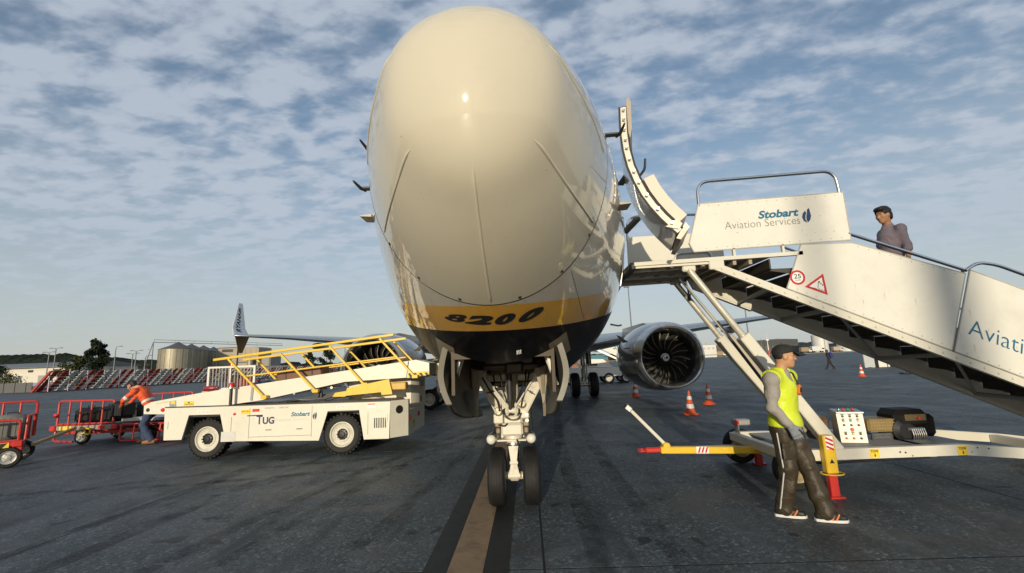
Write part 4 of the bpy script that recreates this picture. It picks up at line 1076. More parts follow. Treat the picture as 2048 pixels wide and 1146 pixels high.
b = MB(); b.tube([(2.63, .70, 2.86), (2.64, .68, 2.72), (2.65, .68, 2.62)], .012, 6); b.cyl((2.65, .68, 2.64), (2.65, .68, 2.54), .028, .02, 10); obj('pendant', b, BLACK, st)
# chassis
def railbeam(pts, y, w=.09, h=.125):
    b = MB()
    for (x0, z0), (x1, z1) in zip(pts, pts[1:]): b.beam((x0, y, z0), (x1, y, z1), w, h, bev=.006)
    return obj('chassis_beam', b, CREAM, st)
nb = MB(); P = [(3.45, .535), (5.50, .545), (6.25, .475), (9.2, .16)]
nb.xz(P+[(x, z-.125) for x, z in P[::-1]], NY-.045, NY+.045); nbeam = obj('chassis_beam', nb, CREAM, st)
fb2 = MB(); P = [(3.45, .525), (6.2, .485), (7.5, .36), (9.3, .1)]
fb2.xz(P+[(x, z-.13) for x, z in P[::-1]], FY-.045, FY+.045); obj('chassis_beam', fb2, CREAM, st)
for x, z in ((3.40, .47), (5.2, .45), (7.35, .30)):
    b = MB(); b.beam((x, NY+.048, z), (x, FY-.048, z), .10, .12, bev=.008); obj('cross_beam', b, CREAM, st)
b = MB(); b.box((4.75, .78, .50), (2.2, 1.40, .02)); obj('deck_plate', b, GREYP, st)
b = MB(); b.box((3.1, 1.3, .33), (.55, .35, .03)); obj('mud_step', b, CREAM, st)
for x in (4.42, 5.47):
    b = MB(); b.box((x, NY-.047, .476), (.115, .004, .105)); t = obj('tow_label', b, YELT, nbeam, 0)
    b = MB(); put_text(b, 'TOW', (x-.046, NY-.051, .486), (1, 0, 0), (0, 0, 1), width=.092, height=.032, offset=.02)
    b.add([(x-.005, NY-.051, .475), (x+.005, NY-.051, .475), (x+.005, NY-.051, .452), (x+.014, NY-.051, .452), (x, NY-.051, .434), (x-.014, NY-.051, .452), (x-.005, NY-.051, .452)], [tuple(range(7))]); obj('label_text', b, BLACKT, t, 0)
b = MB()
for k in range(9): b.lathe([(0, .002), (random.uniform(.004, .012), .002)], (random.uniform(4.7, 5.9), NY-.046, .43+random.random()*.08), (0, -1, 0), 7)
o = obj('paint_chips', b, DARK, nbeam, 0); o['kind'] = 'stuff'
# tow bar
TY = .80
b = MB(); b.beam((2.06, TY, .435), (3.62, TY, .385), .09, .095, bev=.01); tb = obj('tow_bar', b, YELLOW, st)
b = MB(); b.beam((1.84, TY, .435), (2.07, TY, .437), .06, .07, bev=.015); b.tube([(1.80+.055*math.cos(a), TY+.055*math.sin(a), .435) for a in [k*math.pi/8 for k in range(16)]], .018, 8, closed=True); obj('tow_eye', b, RED, tb)
b = MB(); b.beam((2.14, TY, .50), (1.66, TY, 1.02), .05, .045, bev=.006); arm = obj('tow_lever', b, CREAM, tb)
b = MB(); b.beam((1.69, TY, .99), (1.61, TY, 1.06), .09, .085, bev=.012); b.cyl((1.66, TY-.05, 1.01), (1.66, TY-.02, 1.01), .02, .02, 10); obj('lever_head', b, ALU, arm)
b = MB(); b.cyl((2.14, TY-.06, .49), (2.14, TY+.06, .49), .05, .05, 16); obj('pivot', b, YELLOW, tb)
b = MB(); b.beam((2.55, TY-.047, .425), (2.72, TY-.047, .42), .003, .09); l = obj('hazard_label', b, WHITET, tb, 0)
b = MB()
for k in range(3): b.add([(2.565+.05*k, TY-.050, .385), (2.59+.05*k, TY-.050, .385), (2.62+.05*k, TY-.050, .462), (2.595+.05*k, TY-.050, .462)], [(0, 1, 2, 3)])
obj('hazard_stripe', b, REDT, l, 0)
# jacks
for y, sgy in ((-.10, -1), (FY+.10, 1)):
    b = MB(); b.box((3.83, y, .50 if sgy < 0 else .36), (.135, .10, .44 if sgy < 0 else .16), None, .01); j = obj('jack', b, YELLOW if sgy < 0 else RED, st)
    b = MB(); b.box((3.83, y, .17), (.10, .075, .33), None, .006); b.box((3.83, y, .012), (.17, .14, .02)); obj('jack_foot', b, RED, j)
    if sgy > 0: continue
    b = MB(); b.tube([(3.84+.13*math.cos(a), y+.10*math.sin(a), .275) for a in [k*math.pi/10 for k in range(20)]], .008, 6, closed=True); obj('jack_ring', b, YELLOW, j)
    b = MB(); b.box((3.83, y-.052, .64), (.09, .003, .15)); l = obj('hazard_label', b, WHITET, j, 0)
    b = MB()
    for k in range(3): b.add([(3.787, y-.055, .585+.05*k), (3.872, y-.055, .565+.05*k-.02), (3.872, y-.055, .59+.05*k-.02), (3.787, y-.055, .61+.05*k)], [(0, 1, 2, 3)])
    obj('hazard_stripe', b, REDT, l, 0)
    b = MB(); b.add([(3.80, y-.052, .40), (3.86, y-.052, .40), (3.83, y-.052, .45)], [(0, 1, 2)]); obj('warning_triangle', b, BLACKT, j, 0)
# wheels
def small_wheel(parent, c, r, w, rimm, seg=36):
    b = MB(); hw = w/2
    b.lathe([(r*.62, -hw*.8), (r*.72, -hw), (r*.9, -hw*.95), (r*.98, -hw*.6), (r, -hw*.2), (r*.985, -hw*.15), (r*.985, hw*.15), (r, hw*.2), (r*.98, hw*.6), (r*.9, hw*.95), (r*.72, hw), (r*.62, hw*.8)], c, (0, 1, 0), seg)
    t = obj('tyre', b, RUBBER, parent, 30)
    b = MB()
    for sg in (-1, 1):
        b.lathe([(r*.64, hw*.75*sg), (r*.62, hw*.9*sg), (r*.55, hw*.8*sg), (r*.45, hw*.35*sg), (r*.28, hw*.45*sg), (r*.22, hw*.8*sg), (0, hw*.9*sg)], c, (0, 1, 0), 28)
        for k in range(6):
            a = k*math.pi/3; q = Vector(c)+Vector((r*.37*math.cos(a), hw*.45*sg, r*.37*math.sin(a))); b.cyl(q, q+Vector((0, .015*sg, 0)), r*.04, r*.04, 7)
    obj('rim', b, rimm, t, 35); return t
RIMG = mat('rim_gold', (.55, .45, .26), .35, .6, dirt=.4, scale=12)
small_wheel(st, (3.58, .22, .27), .27, .14, RIMG)
small_wheel(st, (3.62, 1.78, .27), .27, .14, RIMG)
for y in (.2, 1.35): small_wheel(st, (8.4, y, .245), .245, .15, RIMG)
b = MB(); b.beam((3.62, .3, .30), (3.62, 1.7, .30), .06, .06); b.beam((3.62, .3, .26), (3.66, .3, .48), .06, .08, (1, 0, 0)); obj('axle', b, CREAM, st)
b = MB(); b.box((3.60, 1.62, .66), (.24, .16, .09), None, .015); b.box((3.50, 1.55, .52), (.05, .05, .2)); lm = obj('marker_lamp', b, GREYP, st)
b = MB(); b.box((3.50, 1.535, .665), (.07, .01, .06)); obj('lamp_lens', b, REDL, lm)
# control box on the deck
CB = Matrix.Rotation(R(-14), 3, 'Z')
def cbp(x, y, z): return Vector((4.57, .55, .51))+CB @ Vector((x, y, z))
b = MB(); b.prism([(-.10, 0), (.13, 0), (.13, .40), (-.06, .37)], lambda u, v, w: cbp(w, u, v), -.155, .155); cb = obj('control_box', b, mat('box_steel', (.52, .49, .42), .42, .3, dirt=.25), st)
b = MB(); b.prism([(-.085, .395), (.13, .418), (.13, .402), (-.085, .378)], lambda u, v, w: cbp(w, u, v), -.16, .16); obj('lid', b, ALU, cb)
b = MB()
def fc(u, v): return cbp(u, -.102+.0385*v/.37*1.04, v)
BUT = [mat('button_red', (.55, .03, .02), .35, coat=.5), mat('button_green', (.03, .25, .06), .35, coat=.5), mat('button_yellow', (.7, .45, .03), .35, coat=.5), BLACK]
fnrm = (CB @ Vector((0, -1, .105))).normalized()
for r_, row in enumerate(((3, 3, 3), (0, 1, 2), (3, 3, 3), (None, 0, None), (3, 2, 3), (0, 0, 3))):
    for c_, k in enumerate(row):
        if k is None: continue
        p = fc(-.085+.085*c_, .335-.056*r_); q = MB(); q.lathe([(0, .014), (.013 if r_ != 3 else .02, .014), (.016 if r_ != 3 else .024, .0)], p, fnrm, 12); obj('button', q, BUT[k], cb)
        if r_ in (0, 1, 4):
            q = MB(); q.add([fc(-.105+.085*c_, .352-.056*r_)+fnrm*.003, fc(-.065+.085*c_, .352-.056*r_)+fnrm*.003, fc(-.065+.085*c_, .364-.056*r_)+fnrm*.003, fc(-.105+.085*c_, .364-.056*r_)+fnrm*.003], [(0, 1, 2, 3)]); obj('tag_plate', q, BLACKT, cb, 0)
for k, m_ in enumerate((ALU, BUT[0], BUT[1], BUT[0])):
    q = MB(); p = cbp(-.09+.055*k, .02, .412); q.lathe([(.02, 0), (.02, .018), (.012, .026), (0, .028)], p, (0, 0, 1), 12); obj('indicator_lamp', q, m_, cb)
# power unit: engine with black cowl, mesh guard, tank
b = MB(); b.box((5.42, .72, .775), (.46, .42, .25), None, .07); b.box((5.68, .72, .68), (.14, .34, .30), None, .05); pu = obj('power_unit', b, mat('unit_black', (.012, .011, .010), .6, spec=.2), st)
b = MB(); b.lathe([(.0, -.19), (.10, -.19), (.155, -.15), (.155, .15), (.0, .18)], (5.30, .70, .63), (0, 1, 0), 24); obj('flywheel_housing', b, mat('housing', (.05, .05, .05), .35, .6), pu)
b = MB(); b.box((5.40, .50, .655), (.2, .02, .03))
for k in range(7): b.tube(fillet([(5.35+.027*k, .50, .66), (5.35+.027*k, .47, .56), (5.35+.027*k, .52, .46)], .05), .009, 6)
obj('cooling_fins', b, STEEL, pu)
b = MB(); b.box((5.43, .505, .80), (.28, .012, .085), None, .004); br = obj('name_plate', b, mat('bronze_plate', (.20, .15, .07), .35, .5), pu)
b = MB(); b.lathe([(0, .02), (.018, .02), (.022, 0)], (5.46, .498, .79), (0, -1, 0), 12); obj('red_button', b, BUT[0], br)
b = MB(); b.box((5.02, .74, .70), (.36, .34, .17), None, .02); tank = obj('guard_core', b, mat('guard_tan', (.26, .18, .07), .5, dirt=.3), st)
b = MB()
for k in range(9): b.beam((4.87+.036*k, .566, .62), (4.87+.036*k, .566, .785), .008, .008, (1, 0, 0))
for k in range(5): b.beam((4.85, .563, .625+.038*k), (5.19, .563, .625+.038*k), .008, .008)
obj('mesh_guard', b, mat('brass', (.55, .42, .20), .35, .7), tank)
b = MB(); b.box((4.30, .86, .72), (.30, .26, .20), None, .05); obj('fuel_tank', b, mat('tank_brown', (.17, .10, .045), .45, dirt=.3), st)
b = MB(); b.cyl((4.30, .6, .57), (4.30, .95, .57), .085, .085, 18); obj('motor', b, DARK, st)
b = MB(); b.box((5.02, .60, .55), (.28, .02, .10)); nt_ = obj('approval_plate', b, mat('plate_grey', (.10, .10, .10), .4, .4), st)
b = MB(); put_text(b, 'FIRST LIFT', (4.91, .588, .565), (1, 0, 0), (0, 0, 1), width=.22, height=.022); put_text(b, 'APPROVAL', (4.91, .588, .53), (1, 0, 0), (0, 0, 1), width=.22, height=.022); obj('plate_text', b, GREYT, nt_, 0)

# folded edges, seams and rivets on the panels
def edging(parent, poly, y, m, r=.007, nm='panel_edge'):
    for (x0, z0), (x1, z1) in zip(poly, poly[1:]+poly[:1]):
        b = MB(); b.beam((x0, y, z0), (x1, y, z1), .012, r*2); obj(nm, b, m, parent)
EDG = mat('edge_grey', (.42, .40, .35), .5, dirt=.5, dcol=(.12, .09, .06), scale=8)
edging(pan, PN, NY-.014, EDG); edging(p1, [LP1[0], LP1[1], LP1[3], LP1[4], LP1[5]], NY-.026, EDG); edging(p2, LP2, NY-.027, EDG)
def rivet_row(parent, a, c, y, n):
    q = MB()
    for k in range(n):
        t = (k+.5)/n; q.lathe([(0, .004), (.006, .003), (.008, 0)], (a[0]+(c[0]-a[0])*t, y, a[1]+(c[1]-a[1])*t), (0, -1, 0), 6)
    o = obj('rivets', q, EDG, parent); o['kind'] = 'stuff'
rivet_row(pan, (2.72, 3.745), (4.55, 3.81), NY-.018, 14); rivet_row(pan, (2.62, 3.15), (4.55, 3.215), NY-.018, 14)
rivet_row(p1, (3.74, 2.57), (5.55, 1.745), NY-.030, 16); rivet_row(p1, (4.6, 3.10), (5.9, 2.64), NY-.030, 10); rivet_row(p2, (5.72, 1.66), (7.6, .80), NY-.031, 16)
st_ = mat('rust_run', (.30, .20, .11), .8, var=.4, scale=20)
q = MB(); rr = random.Random(3)
for k in range(16):
    x = rr.uniform(3.8, 6.9); z = sz(x)+rr.uniform(.1, .7); w_ = rr.uniform(.002, .005)
    if z > 2.6 or (x > 5.5 and z > 2.2): continue
    q.add([(x, NY-.0325, z), (x+w_, NY-.0325, z), (x+w_*.5, NY-.0325, z-rr.uniform(.03, .12))], [(0, 1, 2)])
o = obj('rust_runs', q, st_, p1, 0); o['kind'] = 'stuff'
for pts in ([(3.46, .08, .40), (3.9, .10, .34), (4.5, .12, .36), (5.2, .1, .38)], [(4.1, .9, .62), (3.9, .6, .66), (3.75, .4, .60), (3.6, .2, .56)]):
    q = MB(); q.tube(fillet(pts, .15), .014, 7); obj('hydraulic_hose', q, BLACK, st)

# ------------------------------------------------------------------ belt loader (world coordinates)
ld = thing('belt_loader', 'white belt loader with yellow side rails and raised conveyor', 'belt loader', (-5.0, 4.5, 0), world=True)
LY0, LY1 = 3.50, 5.60
LOADW = mat('loader_white', (.67, .64, .54), .42, var=.05, scale=2.5, dirt=.18, dcol=(.35, .29, .18), bump=.02)
# near skirt with wheel cut-outs
side = [(-7.42, .42), (-7.04, .42), (-6.92, .91), (-6.25, .905), (-6.10, .36), (-4.14, .31), (-3.97, .89), (-3.31, .89), (-3.20, .30), (-2.68, .30), (-2.66, 1.04), (-7.45, 1.07)]
b = MB(); b.xz(side, LY0, LY0+.04); chassis = obj('side_skirt', b, LOADW, ld, label='near white side with wheel cut-outs and lettering')
b = MB(); b.xz(side, LY1-.04, LY1); obj('side_skirt', b, LOADW, ld)
b = MB(); b.box((-5.05, (LY0+LY1)/2, 1.03), (4.75, LY1-LY0-.10, .03)); obj('deck', b, mat('loader_deck', (.33, .31, .26), .5, dirt=.4), ld)
b = MB(); b.beam((-7.45, LY0+.02, 1.085), (-2.66, LY0+.02, 1.055), .05, .018); obj('deck_trim', b, BLACK, ld)
b = MB(); b.box((-5.0, (LY0+LY1)/2, .72), (4.5, .9, .55)); obj('underframe', b, DARK, ld)
b = MB(); b.box((-7.40, (LY0+LY1)/2, .74), (.05, LY1-LY0-.1, .62)); obj('end_plate', b, LOADW, ld)
# chamfered front corner and end
b = MB(); b.prism([(-2.66, LY0), (-2.36, LY0+.30), (-2.36, LY1-.30), (-2.66, LY1), (-2.66, LY1-.05), (-2.42, LY1-.32), (-2.42, LY0+.32), (-2.66, LY0+.05)], lambda u, v, w: (u, v, w), .31, .80); endp = obj('front_bumper', b, LOADW, ld)
b = MB(); b.prism([(-2.66, LY0+.001), (-2.36, LY0+.30), (-2.36, LY0+.42), (-2.42, LY0+.42), (-2.68, LY0+.06)], lambda u, v, w: (u, v, w), .802, 1.05); obj('corner_panel', b, LOADW, ld)
b = MB(); b.prism([(-2.36, LY0+.42), (-2.36, LY1-.3), (-2.66, LY1), (-2.66, LY0+.3)], lambda u, v, w: (u, v, w), .80, .82); obj('step_plate', b, LOADW, ld)
b = MB(); nrm = Vector((1, -1, 0)).normalized(); c = Vector((-2.51, LY0+.15, .86)); b.lathe([(0, .004), (.085, .004)], c, nrm, 24); obj('corner_hole', b, BLACK, endp, 0)
for y in (LY0+.42, LY0+1.2):
    b = MB(); b.lathe([(0, .02), (.05, .018), (.065, 0)], (-2.36, y, .66), (1, 0, 0), 20); obj('tail_lamp', b, REDL, endp)
b = MB(); b.box((-2.357, LY0+.75, .50), (.004, .16, .16)); l = obj('tow_label', b, YELT, endp, 0)
b = MB(); put_text(b, 'TOW', (-2.353, LY0+.69, .51), (0, 1, 0), (0, 0, 1), width=.12, height=.05, offset=.01); obj('label_text', b, BLACKT, l, 0)
# battery housing behind, at the front end
b = MB(); b.prism([(-3.95, LY0+1.05), (-2.50, LY0+1.05), (-2.36, LY0+1.25), (-2.36, LY1-.2), (-3.95, LY1-.2)], lambda u, v, w: (u, v, w), .83, 1.50); hs = obj('battery_housing', b, LOADW, ld)
b = MB(); put_text(b, 'TUG', (-2.355, LY0+1.35, 1.26), (0, 1, 0), (0, 0, 1), width=.42, height=.14, offset=.01); obj('lettering', b, BLACKT, hs, 0)
b = MB(); b.lathe([(0, .003), (.085, .003)], (-2.359, LY0+1.45, .98), (1, 0, 0), 20); obj('socket', b, BLACK, hs, 0)
# wheels
LRIM = mat('loader_rim', (.60, .57, .48), .45, dirt=.45, scale=9)
def loader_wheel(cx, cy, side):
    r, hw = .405, .13; b = MB()
    b.lathe([(r*.58, -hw*.85), (r*.64, -hw), (r*.86, -hw*1.05), (r*.95, -hw*.9), (r*.985, -hw*.72), (r, -hw*.4), (r, hw*.4), (r*.985, hw*.72), (r*.95, hw*.9), (r*.86, hw*1.05), (r*.64, hw), (r*.58, hw*.85)], (cx, cy, r), (0, 1, 0), 48)
    for k in range(30):
        for sg in (-1, 1):
            a = 2*math.pi*(k+.25*sg)/30; d = Vector((math.cos(a), 0, math.sin(a))); t = Vector((-math.sin(a), 0, math.cos(a)))
            c = Vector((cx, cy+sg*hw*.62, r))+d*(r*.985); b.box(c, (.022, hw*.62, .045), Matrix((d, Vector((0, 1, 0)), t)).transposed())
    t = obj('tyre', b, RUBBER, ld, 30)
    b = MB()
    for sg in (-1, 1):
        b.lathe([(r*.60, hw*.80*sg), (r*.63, hw*.98*sg), (r*.585, hw*1.0*sg), (r*.54, hw*.75*sg), (r*.40, hw*.55*sg), (r*.36, hw*.72*sg), (r*.28, hw*.72*sg), (r*.26, hw*.50*sg)], (cx, cy, r), (0, 1, 0), 40)
    rim = obj('rim', b, LRIM, t, 35)
    b = MB()
    for sg in (side,): b.lathe([(r*.30, hw*.55*sg), (r*.24, hw*.80*sg), (r*.15, hw*.85*sg), (r*.13, hw*1.0*sg), (0, hw*1.02*sg)], (cx, cy, r), (0, 1, 0), 24)
    for k in range(10):
        a = k*math.pi/5; q = Vector((cx, cy, r))+Vector((r*.235*math.cos(a), hw*.78*side, r*.235*math.sin(a))); b.cyl(q, q+Vector((0, .035*side, 0)), .016, .016, 7)
    obj('hub', b, BLACK, t, 35)
for x in (-6.55, -3.69):
    loader_wheel(x, 3.70, -1); loader_wheel(x, 5.40, 1)
    b = MB(); b.box((x, 3.62, .88), (.7, .2, .03)); b.box((x, 4.0, .62), (.7, .03, .5)); obj('wheel_arch', b, BLACK, ld)
# conveyor beam (tilted box girder)
CY0, CY1 = 4.0, 4.75
cv_o = (-8.33, 1.01); cv_e = (-2.40, 1.66)
def cz(x): return 1.13+(x+7.9)*(.66/5.5)    # lower-middle line of the girder
gird = [(-8.33, .925), (-8.34, 1.105), (-8.18, 1.18), (-7.1, 1.335), (-2.42, 1.86), (-2.40, 1.84), (-2.45, 1.50), (-3.83, 1.46), (-5.7, 1.13), (-7.84, .905)]
for y0, y1, nm in ((CY0, CY0+.03, 'near'), (CY1-.03, CY1, 'far')):
    b = MB(); b.xz(gird, y0, y1); gb = obj('conveyor_side', b, LOADW, ld)
    if nm == 'near': cside = gb
b = MB(); b.beam((-8.25, (CY0+CY1)/2, 1.10), (-2.45, (CY0+CY1)/2, 1.78), CY1-CY0-.07, .03); obj('conveyor_belt', b, mat('belt_black', (.02, .02, .02), .7), ld)
b = MB(); b.cyl((-8.22, CY0+.03, 1.03), (-8.22, CY1-.03, 1.03), .07, .07, 16); obj('end_roller', b, STEEL, ld)
b = MB(); b.lathe([(0, .004), (.042, .004)], (-8.24, CY0-.001, 1.01), (0, -1, 0), 20); obj('roller_cap', b, BLACK, cside, 0)
b = MB(); b.xz([(-2.46, 1.50), (-2.42, 1.86), (-2.25, 1.88), (-1.95, 1.80), (-1.95, 1.55)], CY0, CY1); nose_ = obj('conveyor_nose', b, LOADW, ld)
b = MB(); b.xz([(-2.44, 1.49), (-2.43, 1.60), (-1.96, 1.63), (-1.96, 1.54)], CY0-.004, CY0-.002); hz = obj('hazard_band', b, YELT, nose_, 0)
b = MB()
for k in range(4): b.add([(-2.42+.12*k, CY0-.007, 1.59), (-2.36+.12*k, CY0-.007, 1.595), (-2.31+.12*k, CY0-.007, 1.50+.012*k), (-2.37+.12*k, CY0-.007, 1.495+.012*k)], [(0, 1, 2, 3)])
obj('hazard_stripe', b, BLACKT, hz, 0)
# yellow rails: near and far
def rails(y, top, posts, mid, nm, dz):
    t0, t1 = Vector((top[0][0], y, top[0][1])), Vector((top[1][0], y, top[1][1]))
    b = MB(); b.beam(t0, t1, .055, .055, bev=.008); rl = obj('side_rail', b, YELLOW, ld)
    for (x0, z0), (x1, z1) in posts:
        b = MB(); b.beam((x0, y+.002, z0-.02), (x1, y+.002, z1), .045, .045, (0, 1, 0), .006); b.box((x1+.03, y-.01, z1-.01), (.13, .10, .075), None, .008); obj('rail_post', b, YELLOW, rl)
    b = MB(); b.beam((mid[0][0], y+.03, mid[0][1]), (mid[1][0], y+.03, mid[1][1]), .032, .032, bev=.005); obj('mid_rail', b, YELLOW, rl)
rails(3.93, ((-6.78, 2.05), (-2.72, 2.45)), (((-6.45, 2.08), (-5.60, 1.21)), ((-5.28, 2.16), (-4.46, 1.30)), ((-4.16, 2.27), (-3.38, 1.40)), ((-3.04, 2.40), (-2.27, 1.53))), ((-6.02, 1.67), (-2.68, 1.96)), 'near', 0)
rails(4.80, ((-6.66, 2.05), (-2.68, 2.41)), (((-6.32, 2.06), (-5.55, 1.27)), ((-5.22, 2.15), (-4.5, 1.38)), ((-4.12, 2.25), (-3.4, 1.48)), ((-2.98, 2.36), (-2.3, 1.62))), ((-5.9, 1.67), (-2.6, 1.97)), 'far', 0)
# lift: yellow cylinder box, black arm, small roller
b = MB(); b.xz([(-3.72, 1.17), (-3.69, 1.33), (-2.78, 1.49), (-2.70, 1.17), (-2.93, 1.16), (-2.95, 1.22)], 3.78, 3.86); yb = obj('yellow_shield', b, YELLOW, ld)
b = MB(); b.xz([(-4.02, 1.16), (-3.96, 1.24), (-3.70, 1.27), (-3.74, 1.15)], 3.82, 3.88); obj('yellow_hook', b, YELLOW, ld)
b = MB(); b.box((-2.60, 3.95, 1.33), (.34, .2, .16), None, .02); obj('ram_housing', b, mat('ram_amber', (.55, .32, .03), .4, dirt=.3), ld)
b = MB(); b.beam((-5.2, 4.3, 1.06), (-3.0, 4.3, 1.36), .3, .05); b.beam((-4.4, 4.1, 1.10), (-3.1, 4.1, 1.28), .06, .12); obj('lift_arm', b, DARK, ld)
b = MB(); b.cyl((-4.45, 3.98, 1.20), (-4.45, 4.08, 1.20), .06, .06, 18); b.box((-4.36, 4.03, 1.22), (.04, .05, .14)); obj('support_roller', b, BLACK, ld)
b = MB(); b.cyl((-6.28, 3.85, 1.05), (-6.28, 3.85, 1.42), .032, .032, 12); bp_ = obj('beacon_post', b, BLACK, ld)
b = MB(); b.lathe([(.062, 0), (.062, .02), (.058, .03)], (-6.28, 3.85, 1.42), (0, 0, 1), 20); obj('beacon_base', b, ALU, bp_)
b = MB(); b.lathe([(.058, .0), (.056, .075), (.045, .095), (.0, .10)], (-6.28, 3.85, 1.445), (0, 0, 1), 20); obj('beacon', b, REDL, bp_, 50)
b = MB(); b.box((-5.9, 3.99, 1.30), (.05, .012, .34), (0, R(3), 0)); obj('girder_band', b, GREYP, ld)
# lettering and decals on the near side
yy = LY0-.003
b = MB()
b.box((-5.505, yy, .855), (.33, .002, .022)); put_text(b, 'T', (-5.47, yy-.001, .675), (1, 0, 0), (0, 0, 1), width=.13, height=.18, offset=.02); put_text(b, 'UG', (-5.335, yy-.001, .675), (1, 0, 0), (0, 0, 1), width=.245, height=.145, offset=.035); obj('lettering', b, NAVYT, chassis, 0)
b = MB(); put_text(b, 'Stobart', (-4.74, yy, .81), (1, 0, 0), (0, 0, 1), width=.40, height=.09, shear=.22, offset=.03); obj('lettering', b, TEALT, chassis, 0)
b = MB(); put_text(b, 'Aviation Services', (-5.08, yy, .72), (1, 0, 0), (0, 0, 1), width=.72, height=.07, offset=-.012); obj('lettering', b, mat('faint_print', (.56, .54, .47), .5), chassis, 0)
b = MB()
for P in ([(0, 0), (-.035, .03), (-.045, .08), (-.005, .14), (.0, .09), (-.012, .04)], [(.012, .0), (.04, .05), (.045, .10), (.03, .16), (.008, .11), (.0, .05)]): b.add([(-4.24+u, yy, .73+v) for u, v in P], [tuple(range(len(P)))])
obj('leaf_emblem', b, MATS['leaf_print'], chassis, 0)
b = MB(); b.box((-5.70, yy, .935), (.20, .003, .09)); l = obj('battery_label', b, YELT, chassis, 0)
b = MB(); put_text(b, 'BATTERY', (-5.79, yy-.003, .93), (1, 0, 0), (0, 0, 1), width=.18, height=.03, offset=.01); obj('label_text', b, BLACKT, l, 0)
b = MB(); b.box((-5.49, yy, .96), (.15, .003, .06)); obj('danger_label', b, REDT, chassis, 0)
for x, z, w in ((-6.62, .965, .26), (-3.66, .965, .26)):
    b = MB(); b.box((x, yy, z), (w, .003, .05)); l = obj('small_plate', b, WHITET, chassis, 0)
    b = MB(); put_text(b, 'TIRE PRESS 80', (x-w*.45, yy-.003, z-.014), (1, 0, 0), (0, 0, 1), width=w*.9, height=.028); obj('label_text', b, GREYT, l, 0)
b = MB(); put_text(b, 'HYDRAULIC OIL', (-5.30, yy, .985), (1, 0, 0), (0, 0, 1), width=.20, height=.025); put_text(b, 'DIESEL FUEL', (-5.0, yy, .985), (1, 0, 0), (0, 0, 1), width=.2, height=.025); obj('lettering', b, GREYT, chassis, 0)
b = MB(); b.lathe([(0, .02), (.024, .016), (.03, 0)], (-5.94, yy, .90), (0, -1, 0), 14); obj('stop_button', b, REDL, chassis)
b = MB(); b.box((-6.05, yy-.001, .45), (.30, .002, .20)); obj('patch_plate', b, mat('patch_plate', (.58, .56, .52), .5, dirt=.3), chassis, 0)
b = MB(); b.box((-3.05, yy, .97), (.17, .003, .09)); l = obj('caution_label', b, WHITET, chassis, 0)
b = MB(); b.box((-3.05, yy-.003, 1.0), (.16, .002, .02)); obj('label_band', b, REDT, l, 0)
for x in (-7.36, -2.73):
    b = MB(); b.box((x, yy-.004, .72), (.03, .012, .15), None, .004); obj('hinge', b, LOADW, chassis)
yy2 = CY0-.004
b = MB(); b.box((-7.32, yy2, 1.12), (.22, .003, .10)); l = obj('caution_label', b, YELT, cside, 0)
b = MB(); put_text(b, 'CAUTION', (-7.42, yy2-.003, 1.085), (1, 0, 0), (0, 0, 1), width=.20, height=.03, offset=.02); b.add([(-7.35, yy2-.003, 1.125), (-7.29, yy2-.003, 1.125), (-7.32, yy2-.003, 1.165)], [(0, 1, 2)]); obj('label_text', b, BLACKT, l, 0)
b = MB(); b.box((-7.68, yy2, 1.09), (.15, .003, .2), (0, R(-7), 0)); obj('grey_label', b, GREYP, cside, 0)
b = MB(); b.box((-7.68, yy2-.003, 1.15), (.10, .003, .06), (0, R(-7), 0)); obj('small_yellow_label', b, YELT, cside, 0)
b = MB(); put_text(b, 'NO STEP ON BELT', (-8.05, yy2, 1.125), Vector((1, 0, .12)), (0, 0, 1), width=.26, height=.03); obj('lettering', b, YELT, cside, 0)
b = MB(); b.lathe([(0, .025), (.035, .02), (.045, 0)], (-7.90, yy2, 1.0), (0, -1, 0), 16); obj('stop_button', b, REDL, cside)
# brown suitcase and small blue bag riding on the belt
sc = thing('suitcase', 'brown leather suitcase riding on the conveyor behind the yellow rails', 'suitcase', (-4.95, 4.38, 1.45))
b = MB(); b.box((0, 0, .17), (1.05, .42, .30), (0, R(-6.6), 0), .03); obj('shell', b, mat('suitcase_brown', (.13, .045, .015), .45, var=.2, bump=.1), sc)
for x in (-.3, .3):
    b = MB(); b.box((x, 0, .17-x*-.0+x*.115), (.05, .43, .31), (0, R(-6.6), 0), .01); obj('strap', b, mat('suitcase_strap', (.05, .02, .01), .5), sc)
bb = thing('duffel_bag', 'small dark blue bag on the conveyor belt', 'bag', (-5.92, 4.4, 1.33))
b = MB(); b.box((0, 0, .10), (.42, .36, .2), (0, R(-6.6), 0), .07); obj('bag_body', b, mat('bag_blue', (.02, .03, .09), .7, bump=.2), bb)
b = MB(); b.tube(fillet([(-.1, 0, .19), (-.06, 0, .27), (.06, 0, .28), (.1, 0, .21)], .04), .012, 6); obj('bag_handle', b, BLACK, bb)

# panel seams, grilles, handles, under-belt rollers, hoses
SEAM = mat('seam_dark', (.06, .055, .045), .7)
for x in (-6.0, -5.62, -4.30, -3.12):
    q = MB(); q.box((x, LY0-.0015, .70 if -6 < x < -4.2 else .62), (.006, .003, .62 if -6 < x < -4.2 else .45)); obj('panel_seam', q, SEAM, chassis, 0)
q = MB(); q.box((-4.96, LY0-.0015, .425), (1.3, .003, .006)); obj('panel_seam', q, SEAM, chassis, 0)
for x in (-5.2, -4.55):
    q = MB(); q.tube(fillet([(x-.05, LY0, .56), (x-.05, LY0-.03, .56), (x+.05, LY0-.03, .56), (x+.05, LY0, .56)], .012), .007, 6); obj('grab_handle', q, BLACK, chassis)
for k in range(6):
    q = MB(); q.box((-2.98+.045*k, LY0-.004, .62), (.022, .008, .20)); obj('vent_slot', q, BLACK, chassis)
q = MB(); rr = random.Random(8)
